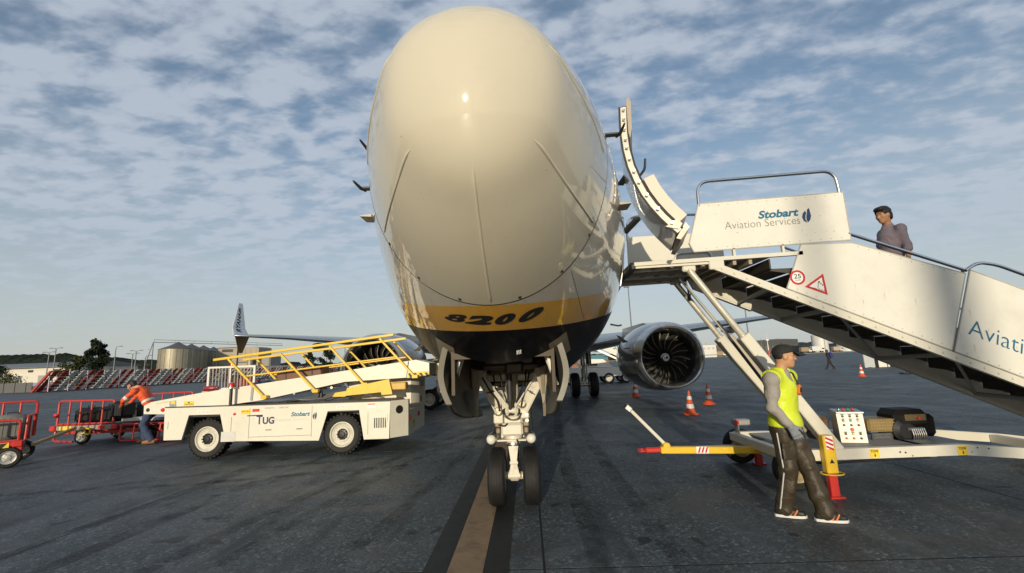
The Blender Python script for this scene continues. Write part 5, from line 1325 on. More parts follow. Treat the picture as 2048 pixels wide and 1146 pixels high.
for k in range(60):
    x = rr.uniform(-7.3, -2.75); z = rr.uniform(.36, 1.02)
    if (-7.1 < x < -6.05 or -4.2 < x < -3.15) and z < .94: continue
    q.box((x, LY0-.0012, z), (rr.uniform(.004, .03), .002, rr.uniform(.002, .008)), (0, rr.uniform(-.5, .5), 0))
o = obj('scuffs', q, mat('scuff_grey', (.34, .31, .25), .7), chassis, 0); o['kind'] = 'stuff'
for k in range(9):
    x = -7.5+.42*k; q = MB(); q.cyl((x, CY0+.035, .955+(x+7.84)*.105), (x, CY1-.035, .955+(x+7.84)*.105), .03, .03, 10); obj('return_roller', q, STEEL, ld)
for pts in ([(-4.3, 3.9, 1.08), (-4.0, 3.86, 1.16), (-3.6, 3.88, 1.20), (-3.2, 3.95, 1.15)], [(-5.3, 4.0, 1.07), (-4.9, 3.92, 1.12), (-4.5, 3.98, 1.10), (-4.2, 4.1, 1.07)]):
    q = MB(); q.tube(fillet(pts, .12), .013, 7); obj('hydraulic_hose', q, BLACK, ld)

# ------------------------------------------------------------------ baggage carts
RT = .026
def gate(parent, pts_outer, bars, nm='side_gate'):
    b = MB(); b.tube(fillet(pts_outer, .09, 5), RT, 8)
    g = obj(nm, b, RED, parent)
    for a, c in bars:
        q = MB(); q.cyl(a, c, RT*.8, RT*.8, 8); obj('bar', q, RED, g)
    return g
def cart_wheel(parent, c, r=.20):
    return small_wheel(parent, c, r, .13, mat('cart_rim', (.50, .49, .46), .4, .4, dirt=.4))
# far cart (behind the worker)
c2 = thing('baggage_cart', 'red tubular baggage cart loaded with black suitcases beside the worker', 'baggage cart', (-11.4, 6.8, 0), 0.0, world=True)
X0, X1, Y0, Y1, DZ = -12.75, -9.1, 6.25, 7.55, .50
b = MB(); b.box(((X0+X1)/2, (Y0+Y1)/2, DZ-.03), (X1-X0, Y1-Y0, .04)); obj('bed', b, mat('cart_bed', (.16, .14, .12), .5, .3, dirt=.4), c2)
b = MB(); b.beam((X0, Y0, DZ-.06), (X0+1.75, Y0, DZ-.06), .05, .12, bev=.01); obj('side_board', b, mat('cart_board', (.30, .25, .20), .5, dirt=.5), c2)
b = MB(); b.beam((X0, Y1, DZ-.06), (X1, Y1, DZ-.06), .05, .12, bev=.01); obj('side_board', b, RED, c2)
for y in (Y0+.2, Y1-.2):
    b = MB(); b.beam((X0+.1, y, .30), (X1-.1, y, .30), .06, .09, bev=.01); obj('frame_rail', b, RED, c2)
for x in (X0+.0, X0+1.72):
    b = MB(); b.box((x, Y0-.01, DZ-.06), (.16, .12, .14), None, .02); obj('corner_block', b, RED, c2)
b = MB(); b.box((X0+.35, Y0-.03, DZ-.06), (.34, .012, .10)); obj('number_plate', b, YELT, c2)
b = MB(); b.box((X0+1.35, Y0-.03, DZ-.06), (.18, .012, .08)); obj('red_label', b, REDT, c2)
for y in (Y0+.02,):
    pts = [(X0+.05, y, DZ), (X0+.05, y, 1.16), (X0+1.62, y, 1.14), (X0+1.62, y, DZ)]
    gate(c2, pts, [((X0+.05+.31*k, y, DZ), (X0+.05+.31*k, y, 1.15)) for k in range(1, 5)])
    b = MB(); b.tube([(X0+.05, y, DZ+.04), (X0+1.62, y, DZ+.04)], RT, 8); obj('rail', b, RED, c2)
for x in (X0+.02, X0+1.66):
    b = MB(); b.lathe([(0, .05), (.05, .04), (.06, 0)], (x, Y0, .78), (0, -1, 0), 12); obj('reflector', b, REDL, c2)
# lowered side gate, roller bed
gate(c2, [(X0+1.95, Y0-.06, .50), (X0+1.95, Y0-.10, .07), (X1-.05, Y0-.10, .07), (X1-.05, Y0-.06, .48)], [((X0+1.95+.36*k, Y0-.06, .50), (X0+1.95+.36*k, Y0-.10, .07)) for k in range(1, 5)], 'lowered_gate')
b = MB(); b.tube([(X0+1.95, Y0-.06, .50), (X1-.05, Y0-.06, .49)], RT, 8); obj('rail', b, RED, c2)
rb = MB(); rb.box((-10.0, 6.85, .55), (1.9, 1.0, .03)); rbed = obj('roller_frame', rb, DARK, c2)
for k in range(22):
    x = -10.90+.085*k; b = MB(); b.cyl((x, 6.38, .60), (x, 7.3, .60), .03, .03, 10); obj('roller', b, STEEL, rbed)
b = MB(); b.beam((-10.95, 6.34, .60), (-9.05, 6.34, .60), .03, .08); obj('roller_rail', b, ALU, rbed)
for x in (-12.0, -10.15):
    cart_wheel(c2, (x, 6.33, .205), .205); cart_wheel(c2, (x, 7.4, .205), .205)
b = MB(); b.tube(fillet([(X0-.02, Y0+.1, .45), (X0-.05, Y0+.05, .10), (X0+.6, Y0-.02, .08)], .12), RT, 8); obj('bumper_bar', b, RED, c2)
b = MB(); b.box((-11.75, 6.12, .42), (.32, .03, .03)); b.box((-11.75, 6.12, .28), (.32, .03, .03)); b.box((-11.60, 6.12, .35), (.03, .03, .17)); b.box((-11.75, 6.12, .35), (.03, .03, .17)); obj('yellow_bracket', b, YELLOW, c2)
# third cart glimpsed behind the loader
c3 = thing('baggage_cart', 'red cart rail glimpsed behind the end of the belt loader', 'baggage cart', (-13.0, 10.4, 0), 0.0, world=True)
b = MB(); b.box((-12.6, 10.4, .48), (2.6, 1.2, .05)); obj('bed', b, DARK, c3)
gate(c3, [(-13.6, 9.9, .5), (-13.6, 9.9, 1.12), (-11.7, 9.9, 1.14), (-11.7, 9.9, .5)], [((-13.6+.4*k, 9.9, .5), (-13.6+.4*k, 9.9, 1.12)) for k in range(1, 5)])
b = MB(); b.box((-12.1, 9.87, .80), (.5, .02, .3)); obj('side_board', b, RED, c3)
for x in (-13.3, -11.9):
    for y in (9.95, 10.85): cart_wheel(c3, (x, y, .205))
# near cart, cut by the left edge of the picture
c1 = thing('baggage_cart', 'red baggage cart carrying grey cases, nearest of the carts', 'baggage cart', (-10.45, 3.45, 0), 0.0, world=True)
c1.rotation_euler.z = R(40)
X0, X1, Y0, Y1, DZ = -13.4, -10.50, 3.45, 4.75, .50
b = MB(); b.box(((X0+X1)/2, (Y0+Y1)/2, DZ-.03), (X1-X0, Y1-Y0, .04)); obj('bed', b, DARK, c1)
b = MB(); b.beam((X0, Y0, DZ-.03), (X1, Y0, DZ-.03), .06, .08, bev=.01); obj('side_board', b, RED, c1)
b = MB(); b.box((X1+.02, Y0+.02, DZ-.03), (.16, .14, .13), None, .02); obj('corner_block', b, RED, c1)
b = MB(); b.beam((X1-.75, Y0-.035, DZ-.06), (X1-.10, Y0-.035, DZ-.04), .01, .10); l = obj('hazard_board', b, YELT, c1)
b = MB()
for k in range(3): b.add([(X1-.70+.2*k, Y0-.042, DZ-.10), (X1-.60+.2*k, Y0-.042, DZ-.10), (X1-.52+.2*k, Y0-.042, DZ-.0), (X1-.62+.2*k, Y0-.042, DZ-.0)], [(0, 1, 2, 3)])
obj('hazard_stripe', b, BLACKT, l, 0)
gate(c1, [(X0, Y0, DZ), (X0, Y0, .95), (X1+.02, Y0, .95), (X1+.02, Y0, DZ)], [((X1-.35*k, Y0, DZ), (X1-.35*k, Y0, .95)) for k in range(1, 8)])
b = MB(); b.tube([(X0, Y0, DZ+.03), (X1, Y0, DZ+.03)], RT, 8); obj('rail', b, RED, c1)
gate(c1, [(X0, Y1, DZ), (X0, Y1, 1.28), (X1+.05, Y1, 1.28), (X1+.05, Y1, DZ)], [((X1+.05-.27*k, Y1, DZ), (X1+.05-.27*k, Y1, 1.28)) for k in range(1, 9)])
gate(c1, [(X1+.04, Y0+.5, DZ), (X1+.04, Y0+.5, 1.0), (X1+.04, Y1-.05, 1.0), (X1+.04, Y1-.05, DZ)], [((X1+.04, Y0+.8, DZ), (X1+.04, Y0+.8, 1.0))])
for y in (3.48, 4.7):
    cart_wheel(c1, (-10.60, y, .21), .21); cart_wheel(c1, (-12.9, y, .21), .21)
b = MB(); b.beam((-10.62, 3.5, .25), (-10.62, 4.7, .25), .07, .07); b.beam((-12.9, 3.5, .25), (-12.9, 4.7, .25), .07, .07); b.box((-11.7, 4.1, .36), (2.4, .5, .12)); obj('underframe', b, DARK, c1)
def unrot(x, y, z):
    p = Vector((x+10.45, y-3.45, 0)); p.rotate(Euler((0, 0, R(-40)))); return (p.x-10.45, p.y+3.45, z)
b = MB(); b.beam(unrot(-10.5, 3.75, .40), unrot(-12.0, 6.1, .45), .07, .07, bev=.01); obj('draw_bar', b, mat('draw_tan', (.42, .29, .10), .5, dirt=.4), c1)
b = MB(); b.box((-10.45, 3.5, .42), (.1, .1, .2), None, .02); obj('hitch', b, RED, c1)
# cases
def case(name, label, loc, d, col, rz=0, hard=True, group=None):
    t = thing(name, label, 'suitcase', loc, rz, group)
    m = mat('case_'+'_'.join('%02d' % int(c*99) for c in col), col, .55 if hard else .7, var=.15, bump=.05, spec=.25)
    b = MB(); b.box((0, 0, d[2]/2+.03), d, None, min(d)*.22); s = obj('shell', b, m, t, 40)
    for k in range(5):
        q = MB(); q.box((-d[0]*.36+d[0]*.18*k, -d[1]/2-.002, d[2]/2+.03), (.02, .012, d[2]*.74), None, .004); obj('rib', q, m, s)
    q = MB(); q.tube(fillet([(-.09, 0, d[2]+.02), (-.09, 0, d[2]+.075), (.09, 0, d[2]+.075), (.09, 0, d[2]+.02)], .03), .012, 6); obj('handle', q, BLACK, t)
    for x in (-1, 1):
        for y in (-1, 1):
            w = MB(); w.cyl((x*d[0]*.36, y*d[1]*.3-.012, .025), (x*d[0]*.36, y*d[1]*.3+.012, .025), .024, .024, 10); obj('caster', w, BLACK, t)
    return t
case('suitcase', 'leftmost black suitcase lying in the red cart behind the bars', (-12.25, 6.75, .49), (.62, .45, .42), (.012, .012, .013))
case('suitcase', 'middle black suitcase in the red cart behind the bars', (-11.62, 6.72, .49), (.56, .45, .44), (.014, .013, .012))
case('suitcase', 'black suitcase at the right end of the red cart, held by the worker', (-11.00, 6.42, .62), (.34, .52, .46), (.018, .019, .019), R(6))
case('suitcase', 'dark green case standing behind the middle suitcase in the red cart', (-11.35, 7.15, .49), (.6, .3, .50), (.02, .024, .02))
case('suitcase', 'silver grey case in the nearest cart at the picture edge', (-11.05, 3.75, .49), (.52, .34, .52), (.16, .155, .14), R(40))
case('suitcase', 'dark case beside the silver one at the picture edge', (-11.55, 3.55, .49), (.5, .4, .46), (.03, .03, .03), R(40))

# white cage cart with fire bottle behind the loader
cg = thing('cage_trolley', 'white barred cage trolley with a red gas bottle behind the belt loader', 'trolley', (-9.6, 9.4, 0), world=True)
def cb_(x, y, z): return (x, y, z)
b = MB(); b.box((-9.7, 9.6, 1.14), (2.0, 1.3, .08), None, .01); b.box((-9.7, 9.6, .75), (1.9, 1.2, .7)); obj('body', b, mat('trolley_grey', (.45, .44, .42), .5, dirt=.3), cg)
fr = [(-10.52, 9.0, 1.2), (-10.52, 9.0, 1.92), (-8.95, 9.0, 1.92), (-8.95, 9.0, 1.2)]
b = MB(); b.beam(fr[0], fr[1], .07, .07, (1, 0, 0)); b.beam((-10.555, 9.0, 1.95), (-8.915, 9.0, 1.95), .07, .06); b.beam(fr[2], fr[3], .07, .07, (1, 0, 0)); b.beam((-10.48, 9.0, 1.24), (-8.99, 9.0, 1.24), .06, .06); cf = obj('cage_frame', b, WHITE, cg)
b = MB(); b.beam((-9.78, 9.0, 1.28), (-9.78, 9.0, 1.91), .05, .05, (1, 0, 0)); obj('door_post', b, WHITE, cf)
for k in range(13):
    x = -10.38+.107*k
    if abs(x+9.78) < .05: continue
    b = MB(); b.cyl((x, 9.0, 1.26), (x, 9.0, 1.92), .016, .016, 6); obj('bar', b, mat('cage_bar', (.5, .47, .42), .4, .3), cf)
b = MB(); b.beam((-8.93, 9.04, 1.92), (-8.35, 10.2, 1.92), .05, .05); b.beam((-8.35, 10.2, 1.92), (-8.30, 10.2, 1.2), .05, .05, (1, 0, 0)); b.beam((-10.5, 9.04, 1.92), (-10.3, 10.2, 1.92), .05, .05); b.beam((-10.3, 10.2, 1.92), (-8.35, 10.2, 1.92), .05, .05); b.beam((-10.3, 10.2, 1.2), (-10.3, 10.2, 1.9), .05, .05, (1, 0, 0)); obj('cage_frame', b, GREYP, cg)
b = MB(); b.lathe([(0, 0), (.06, .01), (.085, .05), (.085, .36), (.04, .42), (.03, .48), (0, .48)], (-10.55, 8.85, 1.26), (1, 0, .05), 16); obj('gas_bottle', b, mat('bottle_red', (.28, .015, .015), .35, coat=.5), cg, 45)
b = MB(); b.lathe([(.055, 0), (.05, .07), (0, .09)], (-9.75, 9.0, 1.98), (0, 0, 1), 12); obj('beacon', b, REDL, cg)
b = MB(); b.box((-9.55, 9.5, 1.42), (.5, .3, .35), None, .06); b.box((-9.2, 9.45, 1.36), (.3, .3, .24), None, .05); obj('cargo', b, mat('cargo_red', (.35, .05, .03), .6, var=.3), cg)
b = MB(); b.box((-10.0, 9.6, 1.45), (.5, .35, .45), None, .08); obj('cargo', b, mat('cargo_dark', (.06, .04, .03), .6, var=.3), cg)
for x in (-10.3, -9.1):
    for y in (9.1, 10.1): cart_wheel(cg, (x, y, .22), .22)

# second belt loader, half hidden behind the gear door
l2 = thing('belt_loader', 'distant belt loader with yellow hazard stripes behind the nose gear door', 'belt loader', (-2.6, 13, 0), world=True)
b = MB(); b.xz([(-4.9, 1.50), (-4.9, 1.30), (-2.9, 1.37), (-1.2, 1.42), (-1.2, 1.7), (-3.1, 1.83), (-4.9, 1.72)], 12, 12.9); cvy = obj('conveyor', b, LOADW, l2)
b = MB(); b.xz([(-4.6, 1.24), (-4.6, 1.36), (-2.9, 1.46), (-2.9, 1.36)], 11.985, 11.995); hz = obj('hazard_band', b, YELT, cvy, 0)
b = MB()
for k in range(5): b.add([(-4.55+.34*k, 11.98, 1.27+.02*k), (-4.38+.34*k, 11.98, 1.28+.02*k), (-4.52+.34*k, 11.98, 1.36+.02*k), (-4.69+.34*k, 11.98, 1.35+.02*k)], [(0, 1, 2, 3)])
obj('hazard_stripe', b, BLACKT, hz, 0)
b = MB(); b.xz([(-3.42, 1.48), (-3.42, 1.74), (-3.05, 1.76), (-3.05, 1.5)], 11.985, 11.995); yp = obj('yellow_plate', b, YELT, cvy, 0)
b = MB(); put_text(b, 'CCC', (-3.35, 11.98, 1.60), (1, 0, .03), (0, 0, 1), width=.24, height=.10, offset=.03); obj('lettering', b, NAVYT, yp, 0)
b = MB(); b.box((-3.95, 11.99, 1.55), (.42, .01, .16)); q = obj('notice', b, YELT, cvy, 0)
b = MB(); put_text(b, 'TURBINE', (-4.12, 11.98, 1.59), (1, 0, .03), (0, 0, 1), width=.34, height=.04); put_text(b, 'KEEP CLEAR', (-4.12, 11.98, 1.53), (1, 0, .03), (0, 0, 1), width=.34, height=.035); obj('label_text', b, BLACKT, q, 0)
b = MB(); b.box((-4.45, 11.99, 1.52), (.36, .01, .16)); q = obj('caution_label', b, YELT, cvy, 0)
b = MB(); put_text(b, 'CAUTION', (-4.6, 11.98, 1.54), (1, 0, .03), (0, 0, 1), width=.3, height=.06, offset=.02); obj('label_text', b, BLACKT, q, 0)
b = MB(); b.xz([(-3.5, 1.16), (-3.45, .66), (-.6, .66), (-.6, 1.18)], 12.3, 14.2); obj('body', b, WHITE, l2)
b = MB(); b.box((-2.1, 13.2, .78), (2.9, 1.6, .2)); obj('underframe', b, DARK, l2)
b = MB(); b.tube([(-3.9, 12.0, 1.95), (-1.4, 12.0, 2.15)], .035, 6); b.tube([(-3.6, 12.0, 1.93), (-3.3, 12.0, 1.6)], .03, 6); b.tube([(-2.2, 12.0, 2.05), (-1.9, 12.0, 1.6)], .03, 6); obj('side_rail', b, YELLOW, l2)
for x in (-3.75, -2.4, -.9): small_wheel(l2, (x, 12.35 if x > -3 else 12.25, .40), .40, .24, LRIM)
for x in (-3.75, -.9): small_wheel(l2, (x, 14.0, .40), .40, .24, LRIM)

# ------------------------------------------------------------------ cones
CO = mat('cone_orange', (.70, .10, .025), .5, var=.1, dirt=.25); CWH = mat('cone_white', (.70, .69, .66), .45, var=.08, dirt=.2)
def cone(loc, s, label):
    t = thing('traffic_cone', label, 'cone', loc, random.uniform(0, 1), 'traffic cones round the aircraft')
    prof = lambda z: .135-(.135-.028)*(z/.62)
    b = MB(); b.lathe([(.0, .0), (.20, .0), (.205, .02), (.19, .035), (.15, .04), (prof(.06), .06), (.028, .60), (.022, .63), (0, .635)], (0, 0, 0), (0, 0, 1), 24); obj('cone_body', b, CO, t, 45)
    for z0, z1 in ((.17, .28), (.40, .49)):
        q = MB(); q.lathe([(prof(z0)+.004, z0), (prof(z1)+.004, z1)], (0, 0, 0), (0, 0, 1), 24); obj('reflective_band', q, CWH, t, 45)
    t.scale = (s, s, s)
    return t
cone((5.02, 7.95, 0), 1.10, 'striped cone nearest the tow lever, in front of the right engine')
cone((6.62, 10.6, 0), 1.10, 'striped cone just right of and behind the nearest cone')
cone((4.98, 14.6, 0), 1.15, 'small cone under the right engine nacelle, partly hidden')
cone((21.3, 23.4, 0), 1.15, 'far striped cone standing alone below the stairs')

# ------------------------------------------------------------------ blast fence
bf = thing('blast_fence', 'long red and white slatted blast fence across the left background', 'fence', (-72, 60, 0), world=True)
FR = mat('fence_red', (.34, .035, .022), .6, var=.2, dirt=.35); FW = mat('fence_white', (.56, .55, .53), .6, var=.15, dirt=.4)
H = 3.1; SP = 2.95
pm = {}
for c in (FR, FW):
    b = MB()
    b.beam((-2.7, 0, .02), (0, 0, H), .72, .06, (1, 0, -.87))
    for k in range(8):
        t = (k+.5)/8; x = -2.7+2.7*t; z = H*t
        b.prism([(x-.30, z-.02), (x+.10, z-.10), (x+.14, z-.05), (x-.26, z+.03)], lambda u, v, w: (u, w, v), -.42, .42)
    me = b.mesh('louvre_panel', None, 0); me.materials.append(c); pm[c.name] = me
post_me = MB().beam((0, 0, 0), (0, 0, H), .09, .09, (1, 0, 0)).mesh('post', None, 0); post_me.materials.append(FW)
for k in range(39):
    y = 60.4+SP*k
    o = bpy.data.objects.new('post', post_me); COL.objects.link(o); o.parent = bf; o.location = (-.35, y-60, 0)
    for h in (0, 1):
        c = FR if (k//1) % 2 == 0 else FW
        o = bpy.data.objects.new('louvre_panel', pm[c.name]); COL.objects.link(o); o.parent = bf; o.location = (0.15, y-60+.55+h*SP*.5, 0)
for z in (.55, 1.1, 1.65, 2.2, 2.75):
    b = MB(); b.beam((-72.35+(z-H)*.0, 60.4, z), (-72.35, 60.4+SP*38.5, z), .05, .05); obj('rail', b, FW, bf)
b = MB(); b.xz([(-74.7, .0), (-71.95, 3.12), (-71.6, 3.12), (-74.25, .0)], 59.9, 60.15); obj('end_stringer', b, FR, bf)
b = MB(); b.box((-73.5, 118, -.01), (5, 120, .06)); obj('concrete_footing', b, mat('footing', (.03, .028, .024), .9), bf)
# grey corrugated barrier left of the fence
gb = MB()
for k in range(26): gb.box((-100+.9*k, 62.2+(k % 2)*.08, .75), (.92, .08, 1.5))
gob = obj('barrier_panel', gb, mat('barrier_grey', (.10, .10, .10), .6, var=.3)); tag(gob, 'low grey corrugated barrier left of the blast fence', 'barrier')
# ------------------------------------------------------------------ hills and woods
def ridge(name, y, pts, m, lab, depth=60, bumps=2.2, seed=1):
    rnd = random.Random(seed); mb = MB(); top = []
    for (x0, z0), (x1, z1) in zip(pts, pts[1:]):
        n = max(2, int(abs(x1-x0)/4.0))
        for i in range(n):
            t = i/n; top.append((x0+(x1-x0)*t, z0+(z1-z0)*t+rnd.uniform(-.5, .5)*bumps+(rnd.random() < .08)*bumps*1.2))
    rows = []
    for f, d in ((0, 0), (.55, .12), (.85, .3), (1.0, .5), (.9, .8), (.3, 1.0)):
        rows.append([Vector((x+rnd.uniform(-1, 1), y+depth*d+rnd.uniform(-2, 2), max(-.1, z*f+rnd.uniform(-.3, .3)*bumps*(f > 0)))) for x, z in top])
    mb.grid(rows); o = obj(name, mb, m, None, 0); o['kind'] = 'structure'; o['label'] = lab; return o
def wood_mat(name, a, b_):
    m = bpy.data.materials.new(name); m.use_nodes = True; N = m.node_tree.nodes; L = m.node_tree.links; b = N['Principled BSDF']
    ge = N.new('ShaderNodeNewGeometry'); n = N.new('ShaderNodeTexNoise'); n.inputs['Scale'].default_value = .22; n.inputs['Detail'].default_value = 8; n.inputs['Roughness'].default_value = .75; L.new(ge.outputs['Position'], n.inputs['Vector'])
    r = N.new('ShaderNodeValToRGB'); r.color_ramp.elements[0].color = a+(1,); r.color_ramp.elements[0].position = .38; r.color_ramp.elements[1].color = b_+(1,); r.color_ramp.elements[1].position = .66
    L.new(n.outputs[0], r.inputs[0]); L.new(r.outputs[0], b.inputs['Base Color']); b.inputs['Roughness'].default_value = .95; b.inputs['Specular IOR Level'].default_value = .1
    return m
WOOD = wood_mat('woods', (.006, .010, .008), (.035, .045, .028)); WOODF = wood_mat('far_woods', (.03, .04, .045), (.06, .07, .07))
ridge('wooded_hill', 600, [(-1100, 44), (-740, 40.5), (-690, 37), (-630, 29.5), (-510, 22), (-310, 10), (-200, 7)], WOOD, 'dark wooded hill on the left horizon', 90, 3.0, 3)
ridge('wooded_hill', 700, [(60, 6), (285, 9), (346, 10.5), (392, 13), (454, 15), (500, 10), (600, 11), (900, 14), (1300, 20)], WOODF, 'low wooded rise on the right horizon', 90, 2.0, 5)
ridge('tree_belt', 330, [(-210, 5), (-120, 6), (-60, 5), (-20, 5), (60, 5), (140, 6)], WOOD, 'dark strip of bushes behind the aircraft', 20, 1.2, 8)

# ------------------------------------------------------------------ trees
LEAFM = {}
def leaf_mat(name, c):
    m = bpy.data.materials.new(name); m.use_nodes = True; N = m.node_tree.nodes; L = m.node_tree.links; b = N['Principled BSDF']
    ge = N.new('ShaderNodeNewGeometry'); n = N.new('ShaderNodeTexNoise'); n.inputs['Scale'].default_value = 1.4; n.inputs['Detail'].default_value = 5; L.new(ge.outputs['Position'], n.inputs['Vector'])
    mx = N.new('ShaderNodeMix'); mx.data_type = 'RGBA'; mx.inputs['A'].default_value = tuple(x*.45 for x in c)+(1,); mx.inputs['B'].default_value = tuple(x*1.5 for x in c)+(1,)
    L.new(n.outputs[0], mx.inputs['Factor']); L.new(mx.outputs['Result'], b.inputs['Base Color']); b.inputs['Roughness'].default_value = .8; b.inputs['Specular IOR Level'].default_value = .15
    return m
LEAFD = leaf_mat('dark_leaves', (.020, .030, .016)); LEAFO = leaf_mat('olive_leaves', (.050, .058, .022))
BARK = mat('bark', (.05, .04, .03), .9, var=.3)
def tree(name, label, loc, h, spread, lm, seed, n=1500, conifer=False, trunk=.25, low=.25, group=None):
    rnd = random.Random(seed); t = thing(name, label, 'tree', loc, 0, group)
    b = MB(); lean = rnd.uniform(-.03, .03)
    top = Vector((lean*h, 0, h*.95)); b.tube([(0, 0, -.1), (lean*h*.3, 0, h*.3), (lean*h*.6, .05, h*.6), tuple(top)], [trunk, trunk*.8, trunk*.5, .03], 8)
    clumps = []
    nb = 16
    for k in range(nb):
        z = h*(low+(1-low)*(k+rnd.random()*.6)/nb); a = rnd.uniform(0, 6.28)+k*2.4
        fz = (z/h-low)/(1-low)
        rr = spread*((1-fz)**.7*.95+.12 if conifer else (math.sin(math.pi*min(1, fz*.86+.14))**.75))*rnd.uniform(.5, 1.0)
        tip = Vector((lean*z+rr*math.cos(a), rr*math.sin(a), z+rr*.15)); s0 = Vector((lean*z*.8, 0, z*.88))
        b.tube([s0, s0.lerp(tip, .5)+Vector((0, 0, .1)), tip], [trunk*.25, trunk*.15, .02], 5)
        clumps.append((tip, spread*rnd.uniform(.26, .44))); clumps.append((s0.lerp(tip, .55), spread*rnd.uniform(.2, .36)))
    clumps.append((top, spread*.22))
    obj('trunk', b, BARK, t)
    c = MB(); vs = []; fs = []
    for q in range(n):
        p, r = rnd.choice(clumps); d = Vector((rnd.gauss(0, 1), rnd.gauss(0, 1), rnd.gauss(0, .75))).normalized()*r*rnd.random()**.45
        o = p+d; s = h*.022*rnd.uniform(.6, 1.5); e = Euler((rnd.uniform(0, 3), rnd.uniform(0, 3), rnd.uniform(0, 6))).to_matrix()
        i = len(vs); vs += [o+e @ Vector(v)*s for v in ((-1, -.7, 0), (1, -.6, .2), (.9, .7, 0), (-.8, .8, -.2))]; fs.append((i, i+1, i+2, i+3))
    c.add(vs, fs); obj('crown', c, lm, t, 0)
    return t
tree('pine_tree', 'tall dark pine standing behind the left end of the fence', (-114.5, 110, 0), 11.4, 2.5, LEAFD, 4, 2600, False, .22, .42)
tree('broadleaf_tree', 'bushy olive green tree left of the tall pine', (-118.2, 108, 0), 7.2, 3.4, LEAFO, 9, 2600, False, .22, .05)
tree('broadleaf_tree', 'dark bushy tree at the foot of the tall pine', (-111.8, 109, 0), 7.6, 3.0, LEAFD, 12, 2200, False, .22, .05)
tree('shrub', 'dark shrub in front of the white warehouse', (-129, 100, 0), 5.4, 3.2, LEAFD, 15, 1500, False, .15, .02)
tree('shrub', 'low shrub beside the parked cars', (-108, 85, 0), 3.2, 2.4, LEAFO, 16, 1200, False, .12, .02)
tree('broadleaf_tree', 'left one of two small trees seen between the yellow rails', (-75.9, 150, 0), 8.3, 1.9, LEAFD, 21, 1500, False, .16, .25)
tree('broadleaf_tree', 'right one of two small trees seen between the yellow rails', (-70.5, 150, 0), 8.6, 2.4, LEAFD, 22, 1900, False, .16, .25)

# ------------------------------------------------------------------ lamps
LPM = mat('lamp_grey', (.13, .14, .14), .5, .3)
def lamp(label, loc, h, arms, lean=0.0, arm=1.5):
    t = thing('street_lamp', label, 'lamp post', loc, 0, 'lamp posts beyond the fence')
    b = MB(); b.tube([(0, 0, 0), (0, 0, h-.5)], [.14, .09], 8); obj('pole', b, LPM, t)
    for sg in arms:
        q = MB(); q.tube(fillet([(0, 0, h-.6), (sg*.15, 0, h-.05), (sg*arm*.7, 0, h+.02)], .3), .05, 6); obj('arm', q, LPM, t)
        q = MB(); q.box((sg*arm*.85, 0, h+.02), (arm*.45, .3, .14), None, .03); obj('lamp_head', q, LPM, t)
    return t
lamp('tall double lamp post left of the tall pine', (-115.0, 100, 0), 9.4, (-1, 1))
lamp('shorter double lamp post at the left end of the row', (-116.6, 100, 0), 8.5, (-1, 1))
lamp('single armed lamp post right of the tall pine', (-99.9, 100, 0), 9.2, (1,))
lamp('shorter double lamp post left of the grain silos', (-96.4, 101, 0), 7.4, (-1, 1))
lamp('taller double lamp post left of the grain silos', (-94.7, 100, 0), 8.0, (-1, 1))
lamp('thin lamp post close to the grain silos', (-94.0, 102, 0), 6.8, (1,))
lamp('lamp post between the winglet and the silo tower', (-131, 195, 0), 13, (1,))
for k, (x, y) in enumerate(((-46, 150), (-52, 170), (-57, 190), (-64, 210))):
    lamp(('nearest', 'second', 'third', 'farthest')[k]+' of the tiny lamps in a row behind the yellow rails', (x, y, 0), 5.6, (-1, 1), arm=1.2)
lamp('dark pole beside the left engine', (-51.5, 120, 0), 9.3, (1,), arm=.5)
# masts on the right
def mast(label, loc, h, r=.12, head=True):
    t = thing('light_mast', label, 'mast', loc); b = MB(); b.tube([(0, 0, 0), (0, 0, h)], [r, r*.5], 8); obj('pole', b, LPM, t)
    if head:
        q = MB(); q.box((-.25, 0, h), (.8, .2, .18), None, .03); obj('lamp_head', q, LPM, t)
mast('thin mast rising behind the right wing root', (15.75, 60, 0), 12.1)
mast('thin mast seen through the stair braces', (32.5, 60, 0), 12.6)
mast('short dark pole above the stair handrail', (84, 90, 0), 17.5, .14)
mast('dark pole left of the white antenna mast', (60, 110, 0), 5.2, .09, False)

# ------------------------------------------------------------------ grain silos
SIL = mat('silo_steel', (.30, .27, .20), .5, .35, var=.2, scale=.5, dirt=.35, dcol=(.12, .10, .07))
SILR = mat('silo_roof', (.10, .10, .10), .55, .3, var=.2, scale=.6)
SX = (-140.4, -145.6, -150.5, -155.7, -160.5)
for k, lab in enumerate(('nearest and largest of the round grain silos', 'second grain silo from the left in the row', 'third and middle grain silo in the row', 'fourth grain silo from the left in the row', 'fifth and farthest grain silo in the row')):
    t = thing('grain_silo', lab, 'silo', (SX[k], 170+14*k, 0), 0, 'grain silos in a row'); r = 6.1
    b = MB(); prof = []
    for i in range(25):
        z = 12.1*i/24; prof.append((r+(.05 if i % 2 else -.03), z))
    b.lathe(prof, (0, 0, 0), (0, 0, 1), 40); obj('silo_wall', b, SIL, t, 60)
    for i in range(20):
        a = 2*math.pi*i/20; q = MB(); q.beam((r*1.012*math.cos(a), r*1.012*math.sin(a), 0), (r*1.012*math.cos(a), r*1.012*math.sin(a), 12.0), .12, .12, (math.cos(a), math.sin(a), 0)); obj('stiffener', q, SIL, t)
    b = MB(); b.lathe([(r+.25, 12.0), (r*.5, 13.3), (.6, 14.6), (.5, 14.9), (0, 14.95)], (0, 0, 0), (0, 0, 1), 40); obj('roof', b, SILR, t, 30)
gy = thing('silo_gantry', 'steel catwalk and ladder frame running over the silo roofs', 'gantry', (-140, 165, 0), world=True)
